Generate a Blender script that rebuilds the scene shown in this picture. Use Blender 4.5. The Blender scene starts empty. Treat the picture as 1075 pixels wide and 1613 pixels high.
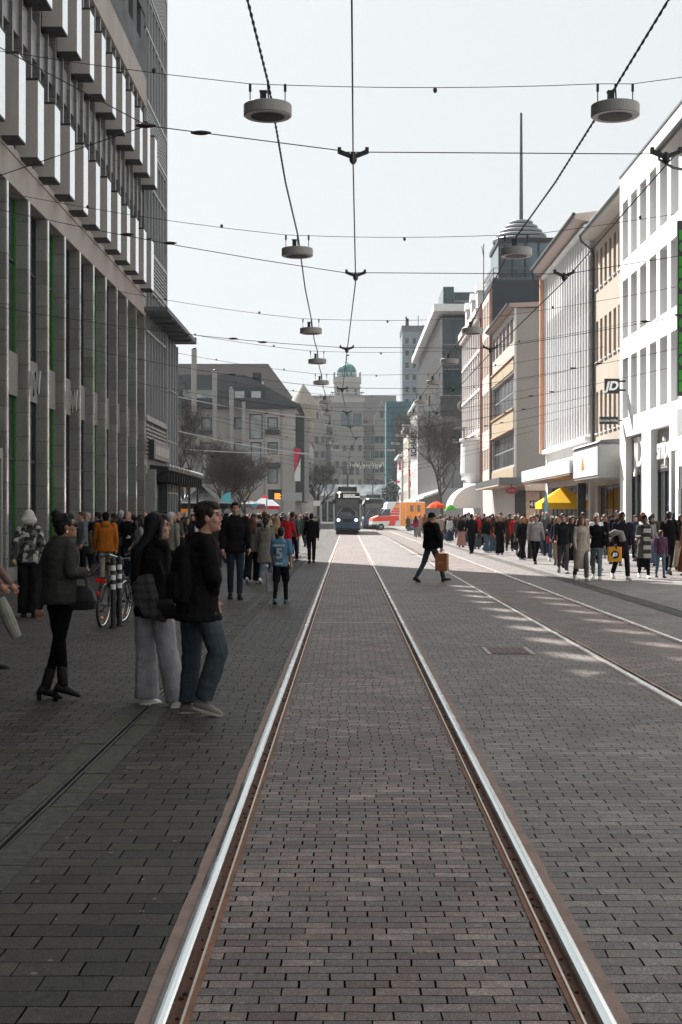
import bpy, bmesh, math, random
from mathutils import Vector, Matrix, noise
R = math.radians
SC = bpy.context.scene
COL = SC.collection
rnd = random.Random(7)

# ---------------------------------------------------------------- camera
EYE = 1.68
F = 2240.0                      # focal length in photo pixels
VX, VY = 548.0, 812.0           # vanishing point of the street in the photo
cam_d = bpy.data.cameras.new('camera')
cam = bpy.data.objects.new('camera', cam_d); COL.objects.link(cam)
cam.location = (0, 0, EYE); cam.rotation_euler = (R(90), 0, 0)
cam_d.sensor_fit = 'VERTICAL'; cam_d.sensor_height = 36.0; cam_d.sensor_width = 24.0
cam_d.lens = 36.0 * F / 1613.0
cam_d.shift_x = -(VX - 537.5) / 1613.0
cam_d.shift_y = (VY - 806.5) / 1613.0
cam_d.clip_start = 0.1; cam_d.clip_end = 6000
cam_d.dof.use_dof = False
SC.camera = cam

def px(x, Y): return (x - VX) * Y / F
def pz(y, Y): return EYE + (VY - y) * Y / F

# ---------------------------------------------------------------- sky, sun, exposure
SUN_AZ = R(-28.0)               # clockwise from straight ahead (+Y)
SUN_EL = R(42.0)
world = bpy.data.worlds.new('World'); SC.world = world; world.use_nodes = True
wn = world.node_tree.nodes; wl = world.node_tree.links
sky = wn.new('ShaderNodeTexSky'); sky.sky_type = 'NISHITA'; sky.sun_disc = False
sky.sun_elevation = SUN_EL; sky.sun_rotation = SUN_AZ
sky.air_density = 1.0; sky.dust_density = 6.0; sky.ozone_density = 1.0; sky.altitude = 100
hs = wn.new('ShaderNodeHueSaturation'); hs.inputs['Saturation'].default_value = 0.22
ad = wn.new('ShaderNodeMix'); ad.data_type = 'RGBA'; ad.blend_type = 'MIX'; ad.inputs[0].default_value = 0.92
ad.inputs[7].default_value = (5.75, 6.05, 6.2, 1)       # thin even cloud over the blue
wl.new(sky.outputs[0], hs.inputs['Color'])
wl.new(hs.outputs[0], ad.inputs[6])
bg = wn['Background']; bg.inputs['Strength'].default_value = 0.05
wl.new(ad.outputs[2], bg.inputs['Color'])
sun_d = bpy.data.lights.new('sun', 'SUN'); sun_d.energy = 5.0; sun_d.angle = R(0.6); sun_d.color = (1.0, 0.965, 0.925)
sun = bpy.data.objects.new('sun', sun_d); COL.objects.link(sun)
to_sun = Vector((math.sin(SUN_AZ) * math.cos(SUN_EL), math.cos(SUN_AZ) * math.cos(SUN_EL), math.sin(SUN_EL)))
sun.rotation_euler = (-to_sun).to_track_quat('-Z', 'Y').to_euler(); sun.location = (0, 0, 60)
SC.view_settings.view_transform = 'Standard'; SC.view_settings.look = 'None'
SC.view_settings.exposure = 1.5; SC.view_settings.gamma = 1.0
SC.cycles.max_bounces = 6; SC.cycles.diffuse_bounces = 3; SC.cycles.glossy_bounces = 3
SC.cycles.transmission_bounces = 4; SC.cycles.caustics_reflective = False; SC.cycles.caustics_refractive = False
SC.cycles.use_denoising = True

# ---------------------------------------------------------------- materials
def new_mat(name):
    m = bpy.data.materials.new(name); m.use_nodes = True
    nt = m.node_tree; b = nt.nodes['Principled BSDF']
    return m, nt, b
def NM(nt, op, a, b=None, c=None):
    n = nt.nodes.new('ShaderNodeMath'); n.operation = op
    for i, v in enumerate((a, b, c)):
        if v is None: continue
        if isinstance(v, (int, float)): n.inputs[i].default_value = v
        else: nt.links.new(v, n.inputs[i])
    return n.outputs[0]
def NMIX(nt, f, a, b, mode='MIX'):
    n = nt.nodes.new('ShaderNodeMix'); n.data_type = 'RGBA'; n.blend_type = mode
    for i, v in ((0, f), (6, a), (7, b)):
        if isinstance(v, (int, float)): n.inputs[i].default_value = v
        elif isinstance(v, tuple): n.inputs[i].default_value = v if len(v) == 4 else (*v, 1)
        else: nt.links.new(v, n.inputs[i])
    return n.outputs[2]
def NNOISE(nt, vec, scale, detail=3, rough=.55):
    n = nt.nodes.new('ShaderNodeTexNoise'); n.inputs['Scale'].default_value = scale
    n.inputs['Detail'].default_value = detail; n.inputs['Roughness'].default_value = rough
    nt.links.new(vec, n.inputs['Vector']); return n.outputs['Fac']
def NRAMP(nt, f, stops):
    n = nt.nodes.new('ShaderNodeValToRGB'); e = n.color_ramp.elements
    while len(e) < len(stops): e.new(.5)
    for k, (p, c) in enumerate(stops): e[k].position = p; e[k].color = (*c, 1)
    nt.links.new(f, n.inputs[0]); return n.outputs[0]
def NRANGE(nt, v, a, b, c=0., d=1.):
    n = nt.nodes.new('ShaderNodeMapRange'); n.inputs[1].default_value = a; n.inputs[2].default_value = b
    n.inputs[3].default_value = c; n.inputs[4].default_value = d; nt.links.new(v, n.inputs[0]); return n.outputs[0]
def NBUMP(nt, b, h, strength=.3, dist=.01):
    n = nt.nodes.new('ShaderNodeBump'); n.inputs['Strength'].default_value = strength; n.inputs['Distance'].default_value = dist
    nt.links.new(h, n.inputs['Height']); nt.links.new(n.outputs[0], b.inputs['Normal'])
def NPOS(nt, space='Object'):
    if space == 'World': return nt.nodes.new('ShaderNodeNewGeometry').outputs['Position']
    return nt.nodes.new('ShaderNodeTexCoord').outputs['Object']

MATS = {}
def surf(name, c, rough=.7, var=.18, scale=3.0, bump=.15, metal=0.0, fine=60, spec=.4, streak=False, space='Object', rvar=.1):
    """a plain real surface: base colour mottled at two scales, with grain and a slightly uneven gloss"""
    if name in MATS: return MATS[name]
    m, nt, b = new_mat(name); p = NPOS(nt, space)
    if streak:
        mp = nt.nodes.new('ShaderNodeMapping'); mp.inputs['Scale'].default_value = (1, 1, .12); nt.links.new(p, mp.inputs[0]); ps = mp.outputs[0]
    else: ps = p
    n1 = NNOISE(nt, ps, scale, 4); n2 = NNOISE(nt, p, fine, 2)
    v = NM(nt, 'ADD', NM(nt, 'MULTIPLY', n1, .75), NM(nt, 'MULTIPLY', n2, .25))
    lo = tuple(max(0, x * (1 - var)) for x in c); hi = tuple(min(1, x * (1 + var)) for x in c)
    nt.links.new(NRAMP(nt, v, [(.3, lo), (.7, hi)]), b.inputs['Base Color'])
    nt.links.new(NRANGE(nt, n1, .3, .7, max(.02, rough - rvar), min(1, rough + rvar)), b.inputs['Roughness'])
    b.inputs['Metallic'].default_value = metal; b.inputs['Specular IOR Level'].default_value = spec
    if bump: NBUMP(nt, b, n2, bump, .004)
    MATS[name] = m; return m
def glass(name, c=(.018, .024, .028), rough=.06, spec=.6):
    if name in MATS: return MATS[name]
    m, nt, b = new_mat(name); p = NPOS(nt, 'World')
    n = NNOISE(nt, p, .35, 2)
    nt.links.new(NRAMP(nt, n, [(.35, tuple(x * .6 for x in c)), (.65, tuple(x * 1.6 for x in c))]), b.inputs['Base Color'])
    b.inputs['Roughness'].default_value = rough; b.inputs['Specular IOR Level'].default_value = spec
    NBUMP(nt, b, NNOISE(nt, p, .9, 1), .04, .03)
    MATS[name] = m; return m
def emit(name, c, s):
    if name in MATS: return MATS[name]
    m, nt, b = new_mat(name); b.inputs['Base Color'].default_value = (*c, 1)
    b.inputs['Emission Color'].default_value = (*c, 1); b.inputs['Emission Strength'].default_value = s
    MATS[name] = m; return m
def tinted(name, rough=.85, bump=.4, kind='cloth', spec=.25):
    """colour comes from the object itself, so copies of one garment can differ"""
    m, nt, b = new_mat(name); p = NPOS(nt)
    oc = nt.nodes.new('ShaderNodeObjectInfo').outputs['Color']
    n1 = NNOISE(nt, p, 7, 3); n2 = NNOISE(nt, p, 260 if kind != 'hair' else 30, 2)
    if kind == 'hair':
        mp = nt.nodes.new('ShaderNodeMapping'); mp.inputs['Scale'].default_value = (60, 60, 4); nt.links.new(p, mp.inputs[0])
        n2 = NNOISE(nt, mp.outputs[0], 3, 3)
    v = NRANGE(nt, NM(nt, 'ADD', NM(nt, 'MULTIPLY', n1, .6), NM(nt, 'MULTIPLY', n2, .4)), .3, .7, .68, 1.28)
    mx = nt.nodes.new('ShaderNodeVectorMath'); mx.operation = 'SCALE'; nt.links.new(oc, mx.inputs[0]); nt.links.new(v, mx.inputs['Scale'])
    nt.links.new(mx.outputs[0], b.inputs['Base Color']); b.inputs['Roughness'].default_value = rough
    b.inputs['Specular IOR Level'].default_value = spec
    mp2 = nt.nodes.new('ShaderNodeMapping'); mp2.inputs['Scale'].default_value = (1, 1, .45); nt.links.new(p, mp2.inputs[0])
    h = NM(nt, 'ADD', NNOISE(nt, mp2.outputs[0], 16, 3, .5) if kind == 'cloth' else n2, NM(nt, 'MULTIPLY', n2, .12))
    NBUMP(nt, b, h, bump, .03 if kind == 'cloth' else .004)
    MATS[name] = m; return m

cloth = tinted('cloth', spec=.06); hairm = tinted('hair', .5, .6, 'hair', .2); skinm = tinted('skin', .55, .08, 'skin', .35)
leather = tinted('leather', .55, .3, 'skin', .2)
dark_feature = surf('dark_feature', (.012, .009, .008), .5, .1)
lip = surf('lip', (.30, .13, .11), .5, .1)

def paving(name, w, h, mh, mb, cols, warm=.0, gap=(.006, .0055, .005), grain=1.5, spec=.22):
    """courses of rectangular setts laid across the street in running bond, each sett its own shade"""
    m, nt, b = new_mat(name); p = NPOS(nt, 'World')
    sep = nt.nodes.new('ShaderNodeSeparateXYZ'); nt.links.new(p, sep.inputs[0])
    wob = nt.nodes.new('ShaderNodeTexNoise'); wob.inputs['Scale'].default_value = 9; nt.links.new(p, wob.inputs['Vector'])
    X = NM(nt, 'ADD', sep.outputs[0], NM(nt, 'MULTIPLY', NM(nt, 'SUBTRACT', wob.outputs['Fac'], .5), .008))
    Y = NM(nt, 'ADD', sep.outputs[1], NM(nt, 'MULTIPLY', NM(nt, 'SUBTRACT', wob.outputs['Fac'], .5), .010))
    vy = NM(nt, 'DIVIDE', Y, h); row = NM(nt, 'FLOOR', vy); fy = NM(nt, 'FRACT', vy)
    wn1 = nt.nodes.new('ShaderNodeTexWhiteNoise'); wn1.noise_dimensions = '1D'; nt.links.new(row, wn1.inputs['W'])
    jit = NM(nt, 'MULTIPLY', NM(nt, 'SUBTRACT', wn1.outputs['Value'], .5), .22)
    u = NM(nt, 'ADD', NM(nt, 'ADD', NM(nt, 'DIVIDE', X, w), NM(nt, 'MULTIPLY', NM(nt, 'MODULO', NM(nt, 'ABSOLUTE', row), 2.0), .5)), jit)
    col = NM(nt, 'FLOOR', u); fx = NM(nt, 'FRACT', u)
    cb = nt.nodes.new('ShaderNodeCombineXYZ'); nt.links.new(col, cb.inputs[0]); nt.links.new(row, cb.inputs[1])
    wn2 = nt.nodes.new('ShaderNodeTexWhiteNoise'); wn2.noise_dimensions = '3D'; nt.links.new(cb.outputs[0], wn2.inputs['Vector'])
    rv = wn2.outputs['Value']
    hw = NM(nt, 'MULTIPLY', NRANGE(nt, NNOISE(nt, p, 3.1, 2), .35, .65, .55, 1.25), mh / w)
    bw = NM(nt, 'MULTIPLY', NRANGE(nt, NNOISE(nt, p, 4.7, 2), .35, .65, .6, 1.4), mb / h)
    jh = NM(nt, 'LESS_THAN', fx, hw); jb = NM(nt, 'LESS_THAN', fy, bw)
    joint = NM(nt, 'MAXIMUM', jh, jb)
    n = len(cols)
    base = NRAMP(nt, rv, [(k / max(1, n - 1), c) for k, c in enumerate(cols)])
    big = NNOISE(nt, p, .55, 4); mid = NNOISE(nt, p, 14, 4, .65); fine = NNOISE(nt, p, 210, 3, .7)
    wp = nt.nodes.new('ShaderNodeTexVoronoi'); wp.inputs['Scale'].default_value = 130; nt.links.new(p, wp.inputs['Vector'])
    speck = NM(nt, 'ADD', NM(nt, 'MULTIPLY', fine, .5), NM(nt, 'MULTIPLY', wp.outputs['Distance'], .6))
    f = NM(nt, 'MULTIPLY', NRANGE(nt, big, .3, .7, .82, 1.18), NM(nt, 'MULTIPLY', NRANGE(nt, mid, .32, .68, .62, 1.36), NRANGE(nt, speck, .25, .8, 1 - .45 * grain, 1 + .45 * grain)))
    sc = nt.nodes.new('ShaderNodeVectorMath'); sc.operation = 'SCALE'; nt.links.new(base, sc.inputs[0]); nt.links.new(f, sc.inputs['Scale'])
    c1 = NMIX(nt, NM(nt, 'MULTIPLY', NRANGE(nt, NNOISE(nt, p, 1.3, 3), .45, .7), .35), sc.outputs[0], (.085, .060, .055))
    # trodden chewing gum and bits of grit: small pale spots
    vo = nt.nodes.new('ShaderNodeTexVoronoi'); vo.voronoi_dimensions = '2D'; vo.inputs['Scale'].default_value = 3.6; nt.links.new(p, vo.inputs['Vector'])
    vs = nt.nodes.new('ShaderNodeSeparateColor'); nt.links.new(vo.outputs['Color'], vs.inputs[0])
    gum = NM(nt, 'MULTIPLY', NM(nt, 'LESS_THAN', vo.outputs['Distance'], NM(nt, 'ADD', NM(nt, 'MULTIPLY', vs.outputs[1], .022), .026)), NM(nt, 'GREATER_THAN', vs.outputs[0], .55))
    c2 = NMIX(nt, NM(nt, 'MULTIPLY', gum, .7), c1, (.30, .25, .20))
    c3 = NMIX(nt, joint, c2, gap)
    nt.links.new(c3, b.inputs['Base Color'])
    nt.links.new(NRANGE(nt, mid, .3, .7, .42, .70), b.inputs['Roughness']); nt.links.new(NM(nt, 'MULTIPLY', NM(nt, 'SUBTRACT', 1.0, joint), spec), b.inputs['Specular IOR Level'])
    hgt = NM(nt, 'ADD', NM(nt, 'MULTIPLY', NM(nt, 'SUBTRACT', 1.0, joint), 1.0), NM(nt, 'ADD', NM(nt, 'MULTIPLY', rv, .35), NM(nt, 'MULTIPLY', NM(nt, 'ADD', fine, mid), .22)))
    NBUMP(nt, b, hgt, 1.0, .009)
    MATS[name] = m; return m

# ---------------------------------------------------------------- mesh helpers
class MB:
    def __init__(s): s.v = []; s.f = []; s.m = []
    def face(s, pts, m=0):
        k = len(s.v); s.v += [tuple(p) for p in pts]; s.f.append(tuple(range(k, k + len(pts)))); s.m.append(m)
    def box(s, x0, x1, y0, y1, z0, z1, m=0):
        if x1 < x0: x0, x1 = x1, x0
        if y1 < y0: y0, y1 = y1, y0
        k = len(s.v)
        s.v += [(x0, y0, z0), (x1, y0, z0), (x1, y1, z0), (x0, y1, z0), (x0, y0, z1), (x1, y0, z1), (x1, y1, z1), (x0, y1, z1)]
        for q in ((0, 3, 2, 1), (4, 5, 6, 7), (0, 1, 5, 4), (1, 2, 6, 5), (2, 3, 7, 6), (3, 0, 4, 7)):
            s.f.append(tuple(k + i for i in q)); s.m.append(m)
    def prism(s, poly, axis, a, b, m=0):
        """extrude a 2D outline between a and b along an axis ('x': outline is (y,z), 'y': (x,z), 'z': (x,y))"""
        def P(u, w, t): return (t, u, w) if axis == 'x' else (u, t, w) if axis == 'y' else (u, w, t)
        k = len(s.v); n = len(poly)
        s.v += [P(u, w, a) for u, w in poly] + [P(u, w, b) for u, w in poly]
        s.f.append(tuple(k + i for i in range(n))); s.f.append(tuple(k + n + i for i in reversed(range(n))))
        for i in range(n): s.f.append((k + i, k + n + i, k + n + (i + 1) % n, k + (i + 1) % n))
        s.m += [m] * (n + 2)
    def tube(s, pts, rad, n=8, m=0, flat=None, cap=True):
        """tapered round limb along points; flat=(a,b) scales the two cross axes"""
        pts = [Vector(p) for p in pts]
        if isinstance(rad, (int, float)): rad = [rad] * len(pts)
        k = len(s.v); prev = None
        for i, p in enumerate(pts):
            d = (pts[min(i + 1, len(pts) - 1)] - pts[max(i - 1, 0)]).normalized()
            if prev is None:
                a = Vector((0, 0, 1)) if abs(d.z) < .9 else Vector((0, 1, 0))
                e1 = d.cross(a).normalized()
            else: e1 = (prev - d * prev.dot(d)).normalized()
            prev = e1; e2 = d.cross(e1)
            for j in range(n):
                t = 2 * math.pi * j / n; fa, fb = flat or (1, 1)
                s.v.append(tuple(p + e1 * (math.cos(t) * rad[i] * fa) + e2 * (math.sin(t) * rad[i] * fb)))
        for i in range(len(pts) - 1):
            for j in range(n):
                a = k + i * n + j; b2 = k + i * n + (j + 1) % n
                s.f.append((a, b2, b2 + n, a + n)); s.m.append(m)
        if cap:
            s.f.append(tuple(k + j for j in reversed(range(n)))); s.f.append(tuple(k + (len(pts) - 1) * n + j for j in range(n))); s.m += [m, m]
    def cap(s, p0, p1, r0, r1, n=10, flat=None):
        """tapered capsule with rounded ends"""
        p0, p1 = Vector(p0), Vector(p1); d = (p1 - p0).normalized()
        pts = []; rr = []
        for t in (1.0, .8, .45): pts.append(p0 - d * r0 * t); rr.append(max(.1, math.sqrt(1 - t * t)) * r0 if t < 1 else r0 * .12)
        pts.append(p0); rr.append(r0); pts.append(p1); rr.append(r1)
        for t in (.45, .8, 1.0): pts.append(p1 + d * r1 * t); rr.append(max(.1, math.sqrt(1 - t * t)) * r1 if t < 1 else r1 * .12)
        s.tube(pts, rr, n, 0, flat)
    def ell(s, c, r, n=12, mrows=8, m=0, rot=None):
        c = Vector(c); k = len(s.v)
        def add(v):
            v = Vector(v)
            if rot is not None: v = rot @ v
            s.v.append(tuple(c + v))
        add((0, 0, -r[2]))
        for i in range(1, mrows):
            t = -math.pi / 2 + math.pi * i / mrows
            for j in range(n):
                a = 2 * math.pi * j / n; add((math.cos(t) * math.cos(a) * r[0], math.cos(t) * math.sin(a) * r[1], math.sin(t) * r[2]))
        add((0, 0, r[2])); top = len(s.v) - 1
        for j in range(n):
            s.f.append((k, k + 1 + (j + 1) % n, k + 1 + j)); s.m.append(m)
            b0 = k + 1 + (mrows - 2) * n; s.f.append((b0 + j, b0 + (j + 1) % n, top)); s.m.append(m)
        for i in range(mrows - 2):
            for j in range(n):
                a = k + 1 + i * n + j; b2 = k + 1 + i * n + (j + 1) % n
                s.f.append((a, b2, b2 + n, a + n)); s.m.append(m)
    def rings(s, rs, n=16, m=0):
        """closed loft of upright rings: (centre xyz, rx, ry, yaw, squareness)"""
        k = len(s.v)
        for r in rs:
            c, rx, ry = r[0], r[1], r[2]; yw = r[3] if len(r) > 3 else 0; sq = r[4] if len(r) > 4 else 1.0
            for j in range(n):
                a = 2 * math.pi * j / n; ca, sa = math.cos(a), math.sin(a)
                x = math.copysign(abs(ca) ** sq, ca) * rx; y = math.copysign(abs(sa) ** sq, sa) * ry
                s.v.append((c[0] + x * math.cos(yw) - y * math.sin(yw), c[1] + x * math.sin(yw) + y * math.cos(yw), c[2]))
        for i in range(len(rs) - 1):
            for j in range(n):
                a = k + i * n + j; b2 = k + i * n + (j + 1) % n
                s.f.append((a, b2, b2 + n, a + n)); s.m.append(m)
        s.f.append(tuple(k + j for j in reversed(range(n)))); s.f.append(tuple(k + (len(rs) - 1) * n + j for j in range(n))); s.m += [m, m]
    def lathe(s, prof, c=(0, 0, 0), n=24, m=0):
        k = len(s.v)
        for r, z in prof:
            for j in range(n):
                a = 2 * math.pi * j / n; s.v.append((c[0] + r * math.cos(a), c[1] + r * math.sin(a), c[2] + z))
        for i in range(len(prof) - 1):
            for j in range(n):
                a = k + i * n + j; b2 = k + i * n + (j + 1) % n
                s.f.append((a, b2, b2 + n, a + n)); s.m.append(m)
        s.f.append(tuple(k + j for j in reversed(range(n)))); s.f.append(tuple(k + (len(prof) - 1) * n + j for j in range(n))); s.m += [m, m]
    def mesh(s, name, mats, off=(0, 0, 0), smooth=False):
        me = bpy.data.meshes.new(name)
        ox, oy, oz = off
        me.from_pydata([(x - ox, y - oy, z - oz) for x, y, z in s.v], [], s.f)
        for mm in (mats if isinstance(mats, (list, tuple)) else [mats]): me.materials.append(mm)
        me.polygons.foreach_set('material_index', s.m)
        if smooth: me.polygons.foreach_set('use_smooth', [True] * len(me.polygons))
        bm = bmesh.new(); bm.from_mesh(me); bmesh.ops.recalc_face_normals(bm, faces=bm.faces); bm.to_mesh(me); bm.free()
        me.update(); return me
    def build(s, name, mats, parent=None, smooth=False, bevel=0.0, seg=2):
        """ONE mesh object; coordinates are world coordinates (or local ones for a thing built at the origin)"""
        off = tuple(parent['root']) if parent is not None else (0, 0, 0)
        o = bpy.data.objects.new(name, s.mesh(name, mats, off, smooth)); COL.objects.link(o)
        if parent is not None: o.parent = parent; o['root'] = off
        else: o['root'] = (0.0, 0.0, 0.0)
        if bevel:
            b = o.modifiers.new('bevel', 'BEVEL'); b.width = bevel; b.segments = seg; b.limit_method = 'ANGLE'; b.angle_limit = R(40)
        return o
def tag(o, label=None, cat=None, group=None, kind=None):
    if label: o['label'] = label
    if cat: o['category'] = cat
    if group: o['group'] = group
    if kind: o['kind'] = kind
    return o
def thing(name, label, cat, loc=(0, 0, 0), group=None):
    o = bpy.data.objects.new(name, None); COL.objects.link(o); o.empty_display_size = .3
    o.location = loc; o['root'] = tuple(float(x) for x in loc)
    return tag(o, label, cat, group)
def structure(name, mb, mats, **k):
    return tag(mb.build(name, mats, None, **k), kind='structure')
def copy_tree(o, parent=None):
    c = o.copy(); COL.objects.link(c)
    if parent is not None: c.parent = parent
    for ch in o.children: copy_tree(ch, c)
    return c
def text_part(name, body, size, loc, rot, mat, parent, extrude=.01, align='CENTER', sx=1.0, bold=0.0):
    """lettering as a real, thin raised mesh"""
    cu = bpy.data.curves.new(name, 'FONT'); cu.body = body; cu.size = size; cu.extrude = extrude; cu.align_x = align; cu.align_y = 'CENTER'; cu.offset = bold
    t = bpy.data.objects.new('txt', cu); TMP.collection.objects.link(t)
    TMP.view_layers[0].update()
    dg = TMP.view_layers[0].depsgraph; me = bpy.data.meshes.new_from_object(t.evaluated_get(dg))
    JUNK.append(t)
    off = Vector(parent['root']); M = Matrix.Translation(Vector(loc) - off) @ rot.to_4x4() @ Matrix.Diagonal((sx, 1, 1, 1))
    me.transform(M); me.materials.clear(); me.materials.append(mat)
    o = bpy.data.objects.new(name, me); COL.objects.link(o); o.parent = parent; o['root'] = tuple(off); return o
TMP = bpy.data.scenes.new('workbench'); JUNK = []
FRONT = Matrix(((1, 0, 0), (0, 0, -1), (0, 1, 0)))                 # text read from -Y
LEFTW = Matrix(((0, 0, -1), (-1, 0, 0), (0, 1, 0)))                # text on a wall facing -X
RIGHTW = Matrix(((0, 0, 1), (1, 0, 0), (0, 1, 0)))                 # text on a wall facing +X
# ================================================================= GROUND AND TRACKS
X_L, X_R = -8.3, 12.0
sett = paving('sett_paving', .163, .0815, .0078, .0058, [(.085, .062, .058), (.19, .145, .13), (.11, .105, .092), (.15, .108, .098), (.235, .19, .175), (.095, .075, .072), (.14, .13, .118)], spec=.26)
sett2 = paving('sett_paving_grey', .20, .10, .0078, .0056, [(.10, .088, .083), (.165, .140, .13), (.12, .114, .105), (.20, .178, .165), (.135, .112, .105)], spec=.26)
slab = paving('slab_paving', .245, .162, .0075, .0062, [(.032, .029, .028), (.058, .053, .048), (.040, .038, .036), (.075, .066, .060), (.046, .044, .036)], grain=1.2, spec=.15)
rough_stone = surf('rough_stone', (.062, .060, .050), .9, .6, 14, 1.0, fine=34, space='World')
steel_bright = surf('polished_rail_steel', (.72, .76, .77), .24, .12, 2, .04, metal=1.0, fine=300, space='World', rvar=.06)
rust = surf('rail_groove_rust', (.12, .052, .030), .8, .55, 11, .9, fine=70, space='World')
mortar = surf('rail_bedding_mortar', (.26, .185, .155), .85, .3, 6, .5, fine=50, space='World')
slot_black = surf('drain_slot', (.014, .014, .014), .5, .2, 4, .1, space='World')
asphalt = surf('far_ground', (.11, .108, .104), .85, .2, .3, .3, fine=14, space='World')
def sheet(x0, x1, y0, y1, z):
    m = MB(); m.face([(x0, y0, z), (x1, y0, z), (x1, y1, z), (x0, y1, z)]); return m
structure('ground', sheet(-900, 900, -60, 2500, -.2), asphalt)
TC = .117; GA = 1.435 / 2; TC2 = 3.71; Y0, Y1 = -6.0, 380.0
HEAD = .058; GRV = .045; LIPW = .013; MI = .018; MO = .044
def strips(tc):     # outer edge of each rail's bedding, left and right
    return tc - GA - HEAD - MO, tc - GA + GRV + LIPW + MI, tc + GA - GRV - LIPW - MI, tc + GA + HEAD + MO
a0, a1, a2, a3 = strips(TC); b0, b1, b2, b3 = strips(TC2)
structure('track_paving', sheet(a1, a2, Y0, Y1, 0), sett)
structure('track_paving', sheet(b1, b2, Y0, Y1, 0), sett)
structure('street_paving', sheet(a3, b0, Y0, Y1, 0), sett2)
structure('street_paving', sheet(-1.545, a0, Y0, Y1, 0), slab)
structure('street_paving', sheet(b3, 5.50, Y0, Y1, 0), sett2)
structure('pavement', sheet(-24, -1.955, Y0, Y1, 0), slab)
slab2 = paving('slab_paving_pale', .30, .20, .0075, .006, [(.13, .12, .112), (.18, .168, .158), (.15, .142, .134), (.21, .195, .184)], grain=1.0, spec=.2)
structure('pavement', sheet(5.90, 30, Y0, Y1, 0), slab2)
def stone_strip(x0, x1):
    m = MB(); y = Y0; r = random.Random(int(x0 * 100))
    while y < 150:
        l = r.uniform(.35, .75); z = .003 + r.uniform(0, .006)
        m.box(x0 + r.uniform(0, .012), x1 - r.uniform(0, .012), y + .006, y + l - .006, -.05, z); y += l
    m.face([(x0, 150, 0), (x1, 150, 0), (x1, Y1, 0), (x0, Y1, 0)]); return m
for nm, xc, lab in (('drain_channel', -1.75, 'left'), ('drain_channel', 5.70, 'right')):
    structure(nm, stone_strip(xc - .205, xc - .028), rough_stone)
    structure(nm, stone_strip(xc + .028, xc + .205), rough_stone)
    g = MB(); g.box(xc - .028, xc - .012, Y0, Y1, -.05, .006); g.box(xc + .012, xc + .028, Y0, Y1, -.05, .006)
    structure('drain_slot', g, surf('drain_edge_steel', (.09, .09, .085), .45, .3, 5, .1, metal=.7, space='World'))
    structure('drain_slot', sheet(xc - .012, xc + .012, Y0, Y1, -.03), slot_black)
def rail(tc, side, label):
    """grooved tram rail: polished head outside, rusty flangeway, thin bright guard lip, mortar bedding"""
    t = thing('tram_rail', label, 'tram rail', (tc + side * GA, 10, 0), 'grooved tram rails in the paving')
    g = tc + side * GA
    def span(a, b): return sorted((g + side * a, g + side * b))
    x0, x1 = span(0, HEAD)
    m = MB(); r = .012
    m.prism([(x0, -.03), (x0 + .001, .004), (x0 + .008, .010), (x0 + r * 2, .013), (x1 - r * 2, .013), (x1 - .008, .010), (x1 - .001, .004), (x1, -.03)], 'y', Y0, Y1)
    m.build('rail_head', steel_bright, t)
    x0, x1 = span(-GRV, 0); m = MB(); m.face([(x0, Y0, -.022), (x1, Y0, -.022), (x1, Y1, -.022), (x0, Y1, -.022)])
    m.build('groove', rust, t)
    # clods of rust and grit lying in the flangeway
    m = MB(); rr = random.Random(int(abs(g) * 1000)); y = 3.5
    while y < 22:
        s = rr.uniform(.003, .011); m.ell((rr.uniform(x0 + .008, x1 - .008), y, -.020), (s, s * 1.5, s * .8), 6, 4); y += rr.uniform(.02, .22)
    m.build('grit', surf('rail_grit', (.045, .022, .016), .9, .5, 30, .3), t)
    x0, x1 = span(-GRV - LIPW, -GRV); m = MB(); m.prism([(x0, -.03), (x0 + .002, .008), (x1 - .002, .008), (x1, -.03)], 'y', Y0, Y1)
    m.build('guard_lip', surf('guard_lip_steel', (.55, .46, .38), .38, .2, 3, .1, metal=.8, space='World'), t)
    for a, b in ((-GRV - LIPW - MI, -GRV - LIPW), (HEAD, HEAD + MO)):
        x0, x1 = span(a, b); m = MB(); rr = random.Random(3); n = 140; e0 = []; e1 = []
        for k in range(n + 1):
            y = Y0 + (26 - Y0) * k / n; j = rr.uniform(-.004, .006)
            e0.append((x0 - (j if side * a > 0 or True else 0), y)); e1.append((x1 + j, y))
        for k in range(n): m.face([(*e0[k], .004), (*e1[k], .004), (*e1[k + 1], .004), (*e0[k + 1], .004)])
        m.face([(x0, 26, .004), (x1, 26, .004), (x1, Y1, .004), (x0, Y1, .004)])
        m.build('bedding_mortar', mortar if a > 0 else surf('rusty_bedding', (.20, .10, .062), .85, .4, 9, .5, fine=40, space='World'), t)
rail(TC, -1, 'left rail of the near tram track, leading under the left side of the blue tram')
rail(TC, 1, 'right rail of the near tram track, passing left of the metal cover')
rail(TC2, -1, 'left rail of the far tram track, running behind the walker with the brown bag')
rail(TC2, 1, 'right rail of the far tram track, beside the sunlit crowd')
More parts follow.
